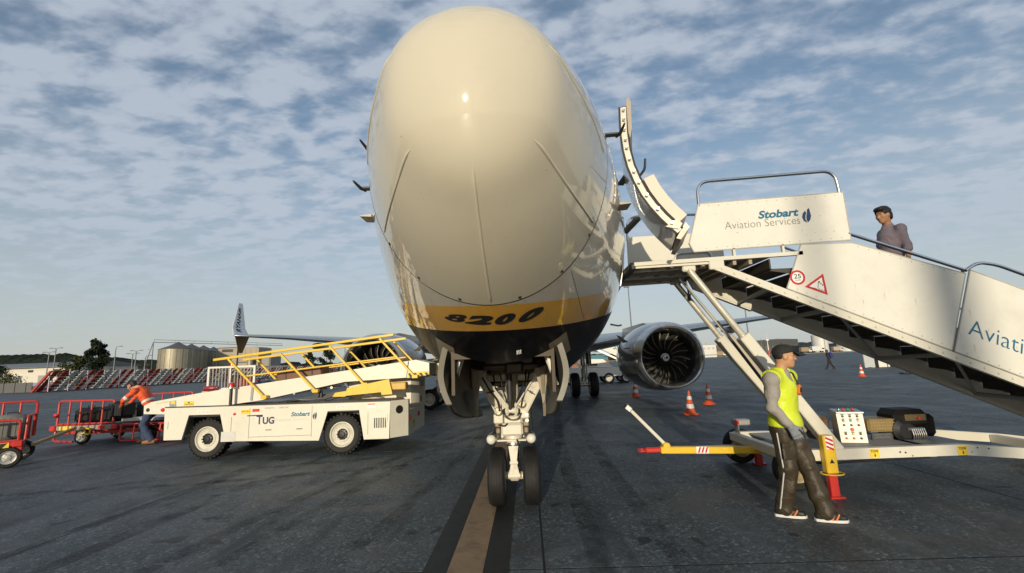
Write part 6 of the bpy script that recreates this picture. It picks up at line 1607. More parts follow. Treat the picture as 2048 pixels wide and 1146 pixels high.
b = MB(); b.tube([(-147, 166, 14.9), (-131, 230, 15.2)], .12, 6); obj('walkway', b, LPM, gy)
b = MB(); b.tube([(-147, 166, 15.9), (-131, 230, 16.2)], .08, 6); obj('hand_rail', b, LPM, gy)
for k in range(9):
    t = k/8; b = MB(); b.tube([(-147+16*t, 166+64*t, 14.9), (-147+16*t, 166+64*t, 16.0)], .07, 5); obj('baluster', b, LPM, gy)
for x0, x1 in ((-149, -146.8), (-144.5, -146.8)):
    b = MB(); b.tube([(x0, 163, 0), (x1, 165.5, 15)], .13, 6); obj('leg', b, LPM, gy)
for z in (3, 6, 9, 12):
    b = MB(); b.tube([(-148.6+z*.13, 163.4, z), (-145+-z*.11, 163.4, z)], .07, 5); obj('rung', b, LPM, gy)
# concrete works buildings
CON = mat('works_concrete', (.36, .31, .24), .8, var=.15, scale=.3, dirt=.35)
t = thing('works_building', 'beige block tower beside the winglet', 'building', (-133, 192, 0), world=True)
b = MB(); b.box((-133.4, 194, 6.4), (8.6, 8, 12.8)); w = obj('wall', b, CON, t); b = MB(); b.box((-133.4, 189.95, 11.6), (5.0, .12, 1.2)); obj('opening', b, DARK, w); b = MB(); b.box((-133.4, 194, 12.95), (9.2, 8.6, .3)); obj('roof', b, SILR, t)
t = thing('works_building', 'tan rounded storage building right of the winglet', 'building', (-123, 194, 0), world=True)
b = MB(); b.xz([(-128.3, 0), (-128.3, 12.4), (-126, 12.95), (-121.5, 12.95), (-119.2, 12.4), (-119.2, 0)], 190, 200); w = obj('wall', b, CON, t)
b = MB(); b.box((-123.8, 189.9, 6.2), (9.0, .14, .5)); obj('belt_course', b, SILR, w)
for k in range(4): b = MB(); b.box((-127.6+k*2.4, 189.92, 9.4), (.16, .10, 5.2)); obj('rib', b, CON, w)
t = thing('works_building', 'grey shed with silver tank right of the storage building', 'building', (-117, 194, 0), world=True)
b = MB(); b.box((-117.3, 196, 4.2), (5.6, 8, 8.4)); obj('wall', b, mat('shed_grey', (.25, .24, .23), .6), t)
b = MB(); b.box((-114.9, 191.8, 4.3), (.9, .3, 8.4)); obj('dark_corner', b, SILR, t)
b = MB(); b.lathe([(1.2, 0), (1.2, 7.2), (.4, 8), (0, 8.1)], (-121.5, 188, 0), (0, 0, 1), 20); obj('silver_tank', b, SIL, t, 40)
# ------------------------------------------------------------------ warehouse and cars on the left
t = thing('warehouse', 'long white warehouse with grey roof at the far left', 'building', (-160, 130, 0), world=True)
b = MB(); b.box((-172, 142, 2.9), (62, 22, 5.8)); wl_ = obj('wall', b, mat('warehouse_wall', (.62, .58, .49), .6, var=.06, scale=.3, dirt=.15), t)
b = MB(); b.yz([(129.6, 5.9), (142, 7.6), (154, 5.9), (154, 5.7), (129.6, 5.7)], -204, -140.5); obj('roof', b, mat('warehouse_roof', (.16, .165, .17), .5, .2), t)
for x in (-168, -160, -152, -146):
    b = MB(); b.box((x, 130.95, 1.7), (2.6, .1, 3.2)); obj('loading_door', b, mat('warehouse_door', (.30, .29, .27), .5), wl_)
for x in (-166, -156, -148):
    b = MB(); b.box((x, 130.93, 4.7), (1.6, .1, .7)); obj('window', b, GLASS, wl_)
b = MB(); b.box((-172, 130.92, 1.0), (61, .1, .25)); obj('dado_line', b, SILR, wl_)
CARG = mat('car_glass', (.015, .018, .022), .08, coat=1.0)
def car(label, loc, rz, col, name):
    t = thing('parked_car', label, 'car', loc, rz, 'cars parked behind the fence')
    m = mat(name, col, .28, var=.03, coat=1.0)
    sec = [(-2.2, .45), (-2.22, .75), (-2.1, .95), (-1.55, 1.0), (-.85, 1.40), (.45, 1.42), (1.15, 1.02), (2.0, .90), (2.2, .70), (2.22, .42), (1.75, .32), (1.72, .5), (1.5, .68), (1.2, .68), (1.02, .5), (1.0, .30), (-1.0, .30), (-1.02, .5), (-1.2, .68), (-1.5, .68), (-1.72, .5), (-1.75, .32)]
    b = MB(); b.xz(sec, -.86, .86); obj('body', b, m, t, 30)
    b = MB(); b.xz([(-1.35, 1.0), (-.80, 1.33), (.42, 1.35), (1.0, 1.02)], -.868, .868); obj('side_window', b, CARG, t, 0)
    b = MB(); b.add([(.50, -.74, 1.41), (.50, .74, 1.41), (1.16, .78, 1.035), (1.16, -.78, 1.035)], [(0, 1, 2, 3)]); obj('windscreen', b, CARG, t, 0)
    for x in (-1.36, 1.36):
        for y in (-.80, .80):
            q = MB(); q.lathe([(0, -.1), (.22, -.1), (.31, -.09), (.32, 0), (.31, .09), (.22, .1), (0, .1)], (x, y, .32), (0, 1, 0), 18); w = obj('tyre', q, RUBBER, t, 40)
            q = MB(); q.lathe([(0, .115), (.19, .112), (.2, .1)], (x, y, .32), (0, -1 if y < 0 else 1, 0), 14); obj('rim', q, ALU, w)
    for y in (-.6, .6):
        q = MB(); q.box((2.18, y, .70), (.08, .34, .12), None, .02); obj('headlight', q, mat('headlight', (.6, .6, .58), .15, coat=1), t)
    return t
car('white saloon car nearest the left end of the blast fence', (-82.5, 66.5, 0), R(184), (.66, .65, .62), 'car_white')
car('white car parked left of the nearest saloon', (-87.2, 67.0, 0), R(200), (.62, .62, .61), 'car_white2')
car('dark car parked behind the white saloon', (-90, 78, 0), R(95), (.02, .022, .025), 'car_dark')

# ------------------------------------------------------------------ right background
TKM = mat('tank_white', (.60, .58, .54), .5, var=.06, scale=.3, dirt=.2)
def oiltank(label, x, y, r, h):
    t = thing('storage_tank', label, 'storage tank', (x, y, 0), 0, 'white storage tanks on the horizon')
    b = MB(); b.lathe([(r, 0), (r, h)], (0, 0, 0), (0, 0, 1), 40); w = obj('shell', b, TKM, t, 60); b = MB(); b.lathe([(r+.1, h), (r*.5, h+.5), (0, h+.7)], (0, 0, 0), (0, 0, 1), 40); obj('roof', b, TKM, t, 60)
    for z in (.33, .66):
        b = MB(); b.lathe([(r+.06, h*z), (r+.06, h*z+.12)], (0, 0, 0), (0, 0, 1), 40); obj('wind_girder', b, TKM, w, 60)
    b = MB(); b.tube([(0, -r-.2, 0), (0, -r-.2, h+.9)], .12, 5); obj('ladder', b, LPM, t)
oiltank('tallest white storage tank right of the walking person', 228.5, 350, 5.4, 13.0)
oiltank('white tank half behind the tallest tank', 235.5, 362, 4.6, 11.2)
oiltank('low wide white tank at the edge of the stairs', 248, 350, 6.0, 8.8)
t = thing('office_building', 'square white building with flat roof right of the engine', 'building', (103, 254, 0), world=True)
b = MB(); b.box((102.8, 254, 3.5), (8.2, 8, 7.0)); w = obj('wall', b, TKM, t); b = MB(); b.box((102.8, 254, 7.1), (8.6, 8.4, .25)); obj('parapet', b, GREYP, t); b = MB(); b.box((102.8, 249.95, 1.3), (8.0, .1, .3)); obj('plinth', b, SILR, w)
for k in range(3): b = MB(); b.box((100.2+2.5*k, 249.95, 5.0), (1.2, .1, 1.0)); obj('window', b, mat('pale_window', (.40, .40, .38), .3), w)
b = MB(); b.cyl((103, 254, 7.2), (103, 254, 8.0), .3, .3, 10); obj('vent', b, GREYP, t)
t = thing('hangar', 'dark long hangar on the right horizon behind the cap', 'building', (200, 400, 0), world=True)
b = MB(); b.box((222, 404, 6.0), (36, 14, 12.0)); hw_ = obj('wall', b, mat('hangar_dark', (.055, .06, .06), .7, var=.3, scale=.4), t); b = MB(); b.xz([(203.5, 12), (222, 12.9), (240.5, 12)], 396.8, 411.2); obj('roof', b, SILR, t)
for k in range(6): b = MB(); b.box((207+6*k, 396.9, 4), (4.4, .15, 6)); obj('hangar_door', b, mat('hangar_door', (.09, .09, .088), .6), hw_)
t = thing('shed', 'dark low shed behind the support legs', 'building', (150, 330, 0), world=True)
b = MB(); b.box((146, 334, 3.4), (34, 10, 6.8)); obj('wall', b, mat('shed_brown', (.10, .075, .055), .7, var=.3, scale=.4), t); b = MB(); b.xz([(128, 6.8), (146, 8.6), (164, 6.8)], 328.6, 339.6); obj('roof', b, SILR, t)
t = thing('antenna_mast', 'white antenna mast with red base above the cap', 'mast', (88, 160, 0), world=True)
b = MB(); b.cyl((88, 160, 2), (88, 160, 6.4), .18, .10, 8); b.cyl((88, 160, 6.4), (88, 160, 8.6), .05, .03, 6); obj('pole', b, WHITE, t); b = MB(); b.cyl((88, 160, 0), (88, 160, 2.4), .34, .25, 10); obj('base', b, mat('mast_red', (.5, .08, .04), .5), t)
b = MB(); b.lathe([(.1, 0), (.55, .15), (.55, .7), (.1, .9)], (88, 160, 5.6), (0, 0, 1), 14); obj('radome_ball', b, WHITE, t, 50)
TR_COL = [(.58, .56, .50), (.30, .22, .14), (.60, .60, .58), (.42, .33, .22), (.15, .16, .17)]
def truck(label, x, y, k, s=1.0):
    t = thing('service_truck', label, 'truck', (x, y, 0), R(random.uniform(-8, 8)), 'service vehicles along the far apron edge')
    m = mat('truck_%d' % k, TR_COL[k % 5], .5, var=.08)
    b = MB(); b.box((0, 0, 2.0*s), (4.2*s, 2.2*s, 2.3*s), None, .08); obj('box_body', b, m, t); b = MB(); b.box((2.9*s, 0, 1.5*s), (1.5*s, 2.1*s, 1.7*s), None, .2); c = obj('cab', b, WHITE, t)
    b = MB(); b.box((3.1*s, 0, 1.9*s), (1.2*s, 2.14*s, .6*s)); obj('cab_window', b, CARG, c)
    for xx in (-1.3, 2.7):
        for yy in (-1, 1):
            q = MB(); q.cyl((xx*s, yy*.9*s-.15, .45*s), (xx*s, yy*.9*s+.15, .45*s), .45*s, .45*s, 12); obj('wheel', q, RUBBER, t)
for k, (px, y, lab, s) in enumerate(((172, 300, 'pale box truck left of the walking person', 1.3), (183, 296, 'brown truck just left of the tall tank', 1.2), (193, 300, 'white box truck in front of the tall tank', 1.35), (205, 298, 'tan truck at the foot of the tall tank', 1.1),
        (222, 300, 'white truck in front of the low wide tank', 1.2), (128, 270, 'dark truck behind the support legs', 1.2), (113, 262, 'pale truck beside the square white building', 1.0), (236, 300, 'grey truck at the edge of the stairs', 1.2))):
    truck(lab, px, y, k, s)
# kerb of the far apron
b = MB(); b.box((180, 262, .1), (400, .6, .3)); o = obj('far_kerb', b, mat('kerb_tan', (.26, .22, .17), .8)); o['kind'] = 'structure'
b = MB(); b.box((-20, 300, .3), (120, .6, .7)); o = obj('far_bank', b, mat('bank_brown', (.16, .10, .07), .9)); o['kind'] = 'structure'
# boards and trolley below the stairs
t = thing('display_boards', 'dark sign boards with white panels standing far below the stairs', 'sign board', (31.6, 35.4, 0), world=True)
for x, w, h, m_ in ((30.75, .9, 1.7, mat('board_grey', (.45, .46, .46), .5)), (31.35, .35, 1.8, BLACK), (31.85, .75, 1.0, WHITE), (32.4, .16, 1.9, WHITE), (32.9, .75, 1.9, BLACK), (33.6, .6, 1.3, GREYP)):
    b = MB(); b.box((x, 35.4, h/2+.02), (w, .12, h), None, .01); obj('board', b, m_, t)
b = MB(); b.lathe([(0, .0), (.09, .12), (.12, .4), (.08, .62), (0, .7)], (32.95, 35.27, .75), (0, 0, 1), 14); obj('orange_flame_print', b, mat('flame_print', (.45, .12, .03), .5), t, 50)
for x in (30.6, 33.6): b = MB(); b.box((x, 35.4, .03), (.1, .9, .06)); obj('foot', b, DARK, t)
t = thing('wheel_chock_trolley', 'small dark two wheeled trolley below the stairs', 'trolley', (25.0, 24.2, 0), world=True)
b = MB(); b.cyl((24.75, 24.2, .1), (24.75, 24.2, 1.1), .06, .05, 10); b.box((24.75, 24.2, .06), (.75, .4, .10), None, .03); obj('pedestal', b, DARK, t)
for x in (25.3, 25.55): b = MB(); b.lathe([(0, -.06), (.12, -.06), (.17, -.05), (.17, .05), (.12, .06), (0, .06)], (x, 24.2+(x-25.3), .17), (0, 1, 0), 16); obj('wheel', b, RUBBER, t)
b = MB(); b.beam((24.9, 24.2, .17), (25.5, 24.3, .17), .05, .05); b.beam((24.75, 24.2, 1.05), (25.3, 24.2, 1.35), .04, .04); obj('bar', b, DARK, t)

# ------------------------------------------------------------------ second boarding stairs behind the main gear
s2 = thing('passenger_stairs', 'second white boarding stairs seen under the right wing', 'stairs', (5.5, 26, 0), world=True)
b = MB(); b.xz([(2.6, .55), (7.6, .5), (7.6, 1.02), (2.6, 1.20)], 26, 28); obj('chassis', b, WHITE, s2)
b = MB(); b.xz([(3.9, 1.2), (4.2, 1.75), (5.6, 1.70), (6.3, 1.1)], 26.2, 27.8); hd = obj('engine_hood', b, WHITE, s2)
b = MB(); b.box((4.9, 26.15, 1.35), (.5, .06, .14)); obj('vent_slot', b, DARK, hd)
b = MB(); b.xz([(4.6, 2.75), (8.6, .72), (8.6, .60), (4.6, 2.60)], 26.1, 26.2); obj('stringer', b, ALU, s2)
b = MB(); b.xz([(4.9, 2.72), (6.2, 3.1), (9.2, 1.55), (8.6, .82)], 26.0, 26.06); pn2 = obj('side_panel', b, WHITE, s2)
b = MB(); put_text(b, 'Stobart', (6.30, 25.98, 2.38), Vector((1, 0, -.35)), Vector((.1, 0, 1)), width=1.5, height=.42, shear=.2, offset=.01); obj('lettering', b, TEALT, pn2, 0)
for k in range(9):
    b = MB(); b.box((5.0+.38*k, 27, 2.45-.19*k), (.36, 1.7, .04)); obj('step', b, TR, s2)
for x in (3.2, 5.9, 7.1):
    for y in (26.1, 27.9): small_wheel(s2, (x, y, .38), .38, .25, LRIM)
b = MB(); b.box((2.7, 26.1, .75), (.9, .5, .5), None, .05); b.box((3.0, 26.6, 1.45), (.7, 1.2, .7), None, .06); obj('cab', b, WHITE, s2)
b = MB(); b.box((3.05, 25.98, 1.52), (.5, .04, .42)); obj('cab_window', b, CARG, s2)
t = thing('freight_container', 'teal and brown containers far behind the second stairs', 'container', (9, 90, 0), world=True)
b = MB(); b.box((10.5, 92, 2.0), (14, 2.4, 1.0)); obj('teal_box', b, mat('container_teal', (.03, .16, .20), .6), t)
b = MB(); b.box((10.5, 91.6, .75), (14, 2.4, 1.5)); obj('brown_box', b, mat('container_brown', (.22, .07, .03), .6), t)

# ------------------------------------------------------------------ people: signed distance fields turned into one continuous skin
class Field:
    def __init__(s, lo, hi, h):
        s.lo = np.array(lo, float); s.h = h
        s.n = np.ceil((np.array(hi)-s.lo)/h).astype(int)+1
        s.ax = [s.lo[i]+h*np.arange(s.n[i]) for i in range(3)]
        s.F = np.full(tuple(s.n), .2, dtype=np.float32)
    def sub(s, lo, hi, pad=.09):
        sl = []
        for i in range(3):
            a = max(0, int(math.floor((lo[i]-pad-s.lo[i])/s.h))); b = min(s.n[i], int(math.ceil((hi[i]+pad-s.lo[i])/s.h))+1)
            if b <= a: return None, None
            sl.append(slice(a, b))
        X, Y, Z = np.meshgrid(s.ax[0][sl[0]], s.ax[1][sl[1]], s.ax[2][sl[2]], indexing='ij')
        return tuple(sl), (X, Y, Z)
    def join(s, sl, d, k):
        A = s.F[sl]
        if k <= 0: s.F[sl] = np.minimum(A, d); return
        h = np.clip(.5+.5*(A-d)/k, 0, 1); s.F[sl] = A*(1-h)+d*h-k*h*(1-h)
    def cone(s, a, b, r1, r2, k=.03):
        a = np.array(a, float); b = np.array(b, float); m = max(r1, r2)
        sl, P = s.sub(np.minimum(a, b)-m, np.maximum(a, b)+m)
        if sl is None: return s
        d = b-a; L = max(d.dot(d), 1e-9)
        t = np.clip(((P[0]-a[0])*d[0]+(P[1]-a[1])*d[1]+(P[2]-a[2])*d[2])/L, 0, 1)
        D = np.sqrt((P[0]-a[0]-t*d[0])**2+(P[1]-a[1]-t*d[1])**2+(P[2]-a[2]-t*d[2])**2)-(r1+t*(r2-r1))
        s.join(sl, D, k); return s
    def chain(s, pts, rs, k=.03):
        for i in range(len(pts)-1): s.cone(pts[i], pts[i+1], rs[i], rs[i+1], k)
        return s
    def ell(s, c, rad, ax=None, k=.03, cut=False):
        c = np.array(c, float); m = max(rad); sl, P = s.sub(c-m, c+m)
        if sl is None: return s
        Q = [P[i]-c[i] for i in range(3)]
        if ax is not None: Q = [Q[0]*a[0]+Q[1]*a[1]+Q[2]*a[2] for a in ax]
        k0 = np.sqrt(sum((Q[i]/rad[i])**2 for i in range(3))); k1 = np.sqrt(sum((Q[i]/rad[i]**2)**2 for i in range(3)))+1e-9
        D = k0*(k0-1)/k1
        if cut: s.F[sl] = np.maximum(s.F[sl], -D)
        else: s.join(sl, D, k)
        return s
    def plane(s, p, n):
        """removes the side the normal points to"""
        n = Vector(n).normalized()
        D = ((s.ax[0]-p[0])*n[0])[:, None, None]+((s.ax[1]-p[1])*n[1])[None, :, None]+((s.ax[2]-p[2])*n[2])[None, None, :]
        np.maximum(s.F, D.astype(np.float32), out=s.F); return s
    def wrinkle(s, amp, freq, seed, zs=1.6):
        """cloth folds, only worked out near the surface"""
        rs = np.random.RandomState(seed); I = np.nonzero(np.abs(s.F) < .045)
        X, Y, Z = (s.ax[i][I[i]].astype(np.float32) for i in range(3)); w = 0
        for q in range(7):
            d = rs.normal(size=3); d[2] *= zs; d /= np.linalg.norm(d); f = freq*rs.uniform(.5, 1.6)
            w = w+np.sin(f*(d[0]*X+d[1]*Y+d[2]*Z)+rs.uniform(0, 6)+1.5*np.sin(9*X+7*Z+q))
        s.F[I] += (amp*w/3).astype(np.float32); return s
    def mesh(s, name, org):
        F = s.F; n = F.shape
        c = [F[i:n[0]-1+i, j:n[1]-1+j, k:n[2]-1+k] for i in (0, 1) for j in (0, 1) for k in (0, 1)]
        ins = sum((q < 0).astype(np.int8) for q in c); mask = (ins > 0) & (ins < 8)
        idx = -np.ones(mask.shape, dtype=np.int64); cells = np.argwhere(mask); idx[mask] = np.arange(len(cells))
        vals = np.stack([q[mask] for q in c], 1).astype(float)
        off = np.array([(i, j, k) for i in (0, 1) for j in (0, 1) for k in (0, 1)], float)
        acc = np.zeros((len(cells), 3)); cnt = np.zeros(len(cells))
        for a in range(8):
            for b in range(a+1, 8):
                if np.abs(off[a]-off[b]).sum() != 1: continue
                va, vb = vals[:, a], vals[:, b]; m = (va < 0) != (vb < 0)
                t = np.where(m, va/np.where(m, va-vb, 1), 0)
                acc += np.where(m[:, None], off[a]+t[:, None]*(off[b]-off[a]), 0); cnt += m
        V_ = (cells+acc/np.maximum(cnt, 1)[:, None])*s.h+s.lo
        faces = []
        neg = F < 0
        for a in range(3):
            sh = [slice(1, -1)]*3; sh[a] = slice(0, -1); s2 = list(sh); s2[a] = slice(1, None)
            A, B = neg[tuple(sh)], neg[tuple(s2)]
            for sg in (0, 1):
                e = np.argwhere((A & ~B) if sg == 0 else (~A & B))
                if not len(e): continue
                e = e+np.array([0 if i == a else 1 for i in range(3)])
                u, v = [i for i in range(3) if i != a]
                du = np.zeros(3, int); du[u] = 1; dv = np.zeros(3, int); dv[v] = 1
                q = np.stack([idx[tuple((e-du-dv).T)], idx[tuple((e-dv).T)], idx[tuple(e.T)], idx[tuple((e-du).T)]], 1)
                q = q[(q >= 0).all(1)]
                flip = (sg == 1) != (a == 1)
                faces.append(q[:, ::-1] if flip else q)
        f = np.concatenate(faces)
        me = bpy.data.meshes.new(name); me.from_pydata((V_-np.array(org)).tolist(), [], f.tolist())
        bm = bmesh.new(); bm.from_mesh(me)
        for _ in range(2): bmesh.ops.smooth_vert(bm, verts=bm.verts, factor=.5, use_axis_x=True, use_axis_y=True, use_axis_z=True)
        bmesh.ops.recalc_face_normals(bm, faces=bm.faces); bm.to_mesh(me); bm.free()
        me.polygons.foreach_set('use_smooth', [True]*len(me.polygons)); return me

def sk(c, name): return mat(name, c, .5, var=.10, scale=30, spec=.4, rvar=.06)
def v3(p): return Vector(p)
def head_axes(f):
    f = Vector(f).normalized(); r = f.cross(Vector((0, 0, 1))).normalized(); u = r.cross(f); return r, f, u
def add_head(F, C, hf, neck, s=1.0):
    C = v3(C); r, f, u = head_axes(hf); ax = (r, f, u)
    at = lambda a, b, c: C+r*a*s+f*b*s+u*c*s
    F.ell(at(0, -.012, .020), (.076*s, .098*s, .100*s), ax, .02)
    F.ell(at(0, .022, -.045), (.062*s, .070*s, .078*s), ax, .03)
    F.ell(at(0, .060, -.098), (.028*s, .026*s, .024*s), ax, .025)
    F.ell(at(0, .072, .028), (.052*s, .022*s, .014*s), ax, .018)
    F.cone(at(0, .086, .010), at(0, .108, -.030), .009*s, .014*s, .012)
    F.ell(at(0, .083, -.066), (.024*s, .014*s, .011*s), ax, .010)
    for sg in (-1, 1):
        F.ell(at(sg*.045, .055, -.02), (.022*s, .022*s, .026*s), ax, .02)
        F.ell(at(sg*.033, .096, .008), (.015*s, .012*s, .009*s), ax, cut=True)
        F.ell(at(sg*.079, -.006, -.008), (.011*s, .024*s, .034*s), ax, .008)
    F.cone(at(0, -.030, -.06), v3(neck), .052*s, .060*s, .03)
    return at
def add_hand(F, w, d, n, side, s=1.0, curl=.35, k=.010):
    """palm and five fingers; d = direction of the fingers, n = palm normal, side = towards the thumb"""
    w, d, n = v3(w), v3(d).normalized(), v3(n); n = (n-d*n.dot(d)).normalized(); t = v3(side); t = (t-d*t.dot(d)-n*t.dot(n)).normalized()
    for q in (-.026, -.009, .009, .026): F.cone(w+t*q*.6*s, w+d*.085*s+t*q*s, .017*s, .014*s, .02)
    for i, (q, L) in enumerate(((.031, .072), (.011, .080), (-.010, .075), (-.030, .060))):
        a = w+d*.085*s+t*q*s; c = curl*(1+.12*i)
        b = a+(d*math.cos(c)+n*math.sin(c)+t*q*2.2)*(L*.52*s); e = b+(d*math.cos(2.2*c)+n*math.sin(2.2*c)+t*q*1.2)*(L*.5*s)
        F.cone(a, b, .0105*s, .0095*s, k); F.cone(b, e, .0095*s, .0075*s, k)
    a = w+d*.025*s+t*.030*s; b = a+(d*.7+t*.7+n*.25)*.042*s; e = b+(d*.95+t*.15+n*.35)*.034*s
    F.cone(a, b, .014*s, .012*s, k); F.cone(b, e, .012*s, .009*s, k)
def bounds(pts, pad): 
    a = np.array([tuple(p) for p in pts]); return a.min(0)-pad, a.max(0)+pad
def figure(T, J, o):
    """J = joints in world coordinates; o = outfit"""
    org = ORG[T.name]; h = o.get('h', .0095); s = o.get('s', 1.0)
    P = {k: v3(v) for k, v in J.items() if k not in ('hf', 'toeL', 'toeR', 'tf')}
    tf = v3(J['tf']).normalized(); lf = Vector((0, 0, 1)).cross(tf).normalized()
    up = (P['neck']-P['hip']).normalized(); ax = (lf, (tf-up*tf.dot(up)).normalized(), up)
    lo, hi = bounds(P.values(), .26)
    def torso(F, e, k=.05):
        F.ell(P['hip'], (.165*s+e, .115*s+e, .13*s+e), ax, k); mid = P['hip'].lerp(P['chest'], .5)
        F.ell(mid, (.15*s+e, .105*s+e, .17*s+e), ax, k); F.ell(P['chest'], (.172*s+e, .118*s+e, .19*s+e), ax, k)
        F.cone(P['shL'], P['shR'], .068*s+e, .068*s+e, .05); F.cone(P['chest']+up*.1*s, P['neck'], .09*s+e, .062*s+e, .05)
    def arm(F, q, e, hand=True, fore=1.0):
        F.cone(P['sh'+q], P['el'+q], .056*s+e, .044*s+e, .04); F.cone(P['el'+q], P['el'+q].lerp(P['wr'+q], fore), .043*s+e, (.043-(.014*fore))*s+e, .03)
    def leg(F, q, e, end=1.0):
        F.cone(P['hp'+q], P['kn'+q], .088*s+e, .060*s+e, .05); F.cone(P['kn'+q], P['kn'+q].lerp(P['an'+q], .4), .058*s+e, .058*s+e, .03); F.cone(P['kn'+q].lerp(P['an'+q], .4), P['kn'+q].lerp(P['an'+q], end), .058*s+e, .042*s+e, .03)
    # skin: the whole body, one surface
    F = Field(lo, hi, h); torso(F, min(-.012, o.get('fit', .012)-.026))
    for q in 'LR':
        arm(F, q, -.004); leg(F, q, -.008); toe = v3(J['toe'+q]).normalized()
        F.cone(P['an'+q], P['an'+q]+toe*.12*s-Vector((0, 0, .05*s)), .04*s, .03*s, .03)
        if q not in o.get('gloves', ''): add_hand(F, P['wr'+q], J.get('hd'+q) or (P['wr'+q]-P['el'+q]), o['pn'+q], o['ts'+q], s)
    at = add_head(F, P['head'], J['hf'], P['neck']+up*.02, s)
    body = obj('body', F.mesh('body', org), sk(o['skin'], o['skinname']), T, 0)
    r, f, u = head_axes(J['hf'])
    if o.get('face', True):
        for sg in (-1, 1):
            b = MB(); b.lathe([(.0, .0125*s), (.006*s, .011*s), (.0105*s, .005*s), (.0125*s, 0)], at(sg*.0325, .072, .008), f, 12); obj('eye', b, mat('eye_dark', (.03, .022, .018), .2, coat=.6), body, 50)
            b = MB(); b.tube([at(sg*.014, .094, .030), at(sg*.034, .090, .036), at(sg*.054, .074, .030)], [.004*s, .005*s, .003*s], 6); obj('eyebrow', b, mat('brow', (.015, .01, .008), .8), body)
        b = MB(); b.tube([at(-.022, .088, -.068), at(0, .0985, -.066), at(.022, .088, -.068)], .0022*s, 5); obj('lips', b, mat('lip', (.16, .06, .045), .5), body)
    # trousers
    F = Field(*bounds([P[k] for k in ('hip', 'hpL', 'hpR', 'knL', 'knR', 'anL', 'anR')], .2), h)
    F.ell(P['hip']-up*.01, (.172*s, .122*s, .13*s), ax, .05)
    for q in 'LR':
        leg(F, q, o.get('loose', .014), .97); F.cone(P['kn'+q].lerp(P['an'+q], .5), P['kn'+q].lerp(P['an'+q], .98), .058*s+o.get('loose', .014), .060*s+o.get('loose', .014), .04)
    F.wrinkle(o.get('tw', .004), 38, 3); F.plane(P['hip']+up*.105*s, up)
    obj('trousers', F.mesh('trousers', org), o['trousers'], body, 0)
    # shoes
    for q in 'LR':
        toe = v3(J['toe'+q]); toe.z = 0; toe.normalize(); a = P['an'+q]; g0 = a.z-.085*s; sd = Vector((-toe.y, toe.x, 0)); heel = Vector((a.x, a.y, g0))-toe*.06*s
        F = Field(*bounds([heel-toe*.05, heel+toe*.32, a+Vector((0, 0, .09))], .08), .0065)
        F.chain([heel+Vector((0, 0, .05*s)), heel+toe*.12*s+Vector((0, 0, .052*s)), heel+toe*.22*s+Vector((0, 0, .036*s))], [.044*s, .047*s, .036*s], .04)
        F.cone(heel+toe*.05*s+Vector((0, 0, .05*s)), a+Vector((0, 0, .03*s)), .046*s, .042*s, .03); F.plane((0, 0, g0+.012), (0, 0, -1))
        sh = obj('shoe', F.mesh('shoe', org), o['shoe'], body, 0)
        b = MB(); ol = []
        for t, w in ((-.045, .0), (-.035, .03), (.0, .043), (.06, .045), (.14, .050), (.20, .046), (.24, .032), (.262, .0)): ol.append((t, w))
        ol = ol+[(t, -w) for t, w in ol[::-1][1:-1]]
        b.prism(ol, lambda u_, v_, w_: Vector((heel.x, heel.y, 0))+toe*u_*s+sd*v_*s+Vector((0, 0, w_)), g0, g0+.026*s); obj('sole', b, o['sole'], sh)
        if o.get('stripe'):
            for k in range(3):
                b = MB(); c = heel+toe*(.085+.035*k)*s+Vector((0, 0, .055*s))
                for sg in (-1, 1): b.tube([c+sd*sg*.052*s-toe*.02+Vector((0, 0, -.03)), c+sd*sg*.050*s+Vector((0, 0, -.002)), c+sd*sg*.030*s+toe*.02+Vector((0, 0, .024))], .0075, 5)
                obj('shoe_stripe', b, o['stripe'], sh)
    # shirt or jacket
    F = Field(lo, hi, h); torso(F, o.get('fit', .012), .05)
    if o.get('hem'): F.ell(P['hip']-up*o['hem'], (.178*s, .130*s, .14*s), ax, .05)
    for q in 'LR': arm(F, q, o.get('afit', .014), fore=o['sleeve'])
    F.wrinkle(o.get('sw', .004), 34, 5); F.plane(P['hip']-up*(o.get('hem', 0)+.02), -up)
    nz = P['neck']+up*o.get('collar', .035); nd = (up+ax[1]*.25).normalized()
    q3 = (F.ax[0]-P['neck'].x)[:, None, None], (F.ax[1]-P['neck'].y)[None, :, None], (F.ax[2]-nz.z)[None, None, :]
    near = q3[0]**2+q3[1]**2+q3[2]**2 < .16**2
    pl = (q3[0]*nd.x+q3[1]*nd.y+q3[2]*nd.z).astype(np.float32)
    F.F = np.where(near, np.maximum(F.F, pl), F.F)
    top = obj(o['topname'], F.mesh(o['topname'], org), o['top'], body, 0)
    if o.get('vest'):
        F = Field(lo, hi, h); torso(F, .034, .05); F.ell(P['hip']-up*.0, (.205*s, .16*s, .16*s), ax, .05); F.wrinkle(.004, 22, 8)
        for q, sg in (('L', 1), ('R', -1)): F.cone(P['sh'+q]+lf*sg*.035+up*.03, P['sh'+q]+lf*sg*.05-up*.20, .001, .001, 0)
        for q, sg in (('L', 1), ('R', -1)):
            c = P['sh'+q]+lf*sg*.060-up*.06; F.ell(c, (.075, .13, .15), ax, cut=True)
        F.ell(P['neck']+ax[1]*.10+up*.005, (.075, .11, .11), ax, cut=True); F.ell(P['neck']+up*.05, (.085, .085, .05), ax, cut=True)
        F.plane(P['hip']-up*.02, -up)
        vest = obj('vest', F.mesh('vest', org), o['vest'], body, 0)
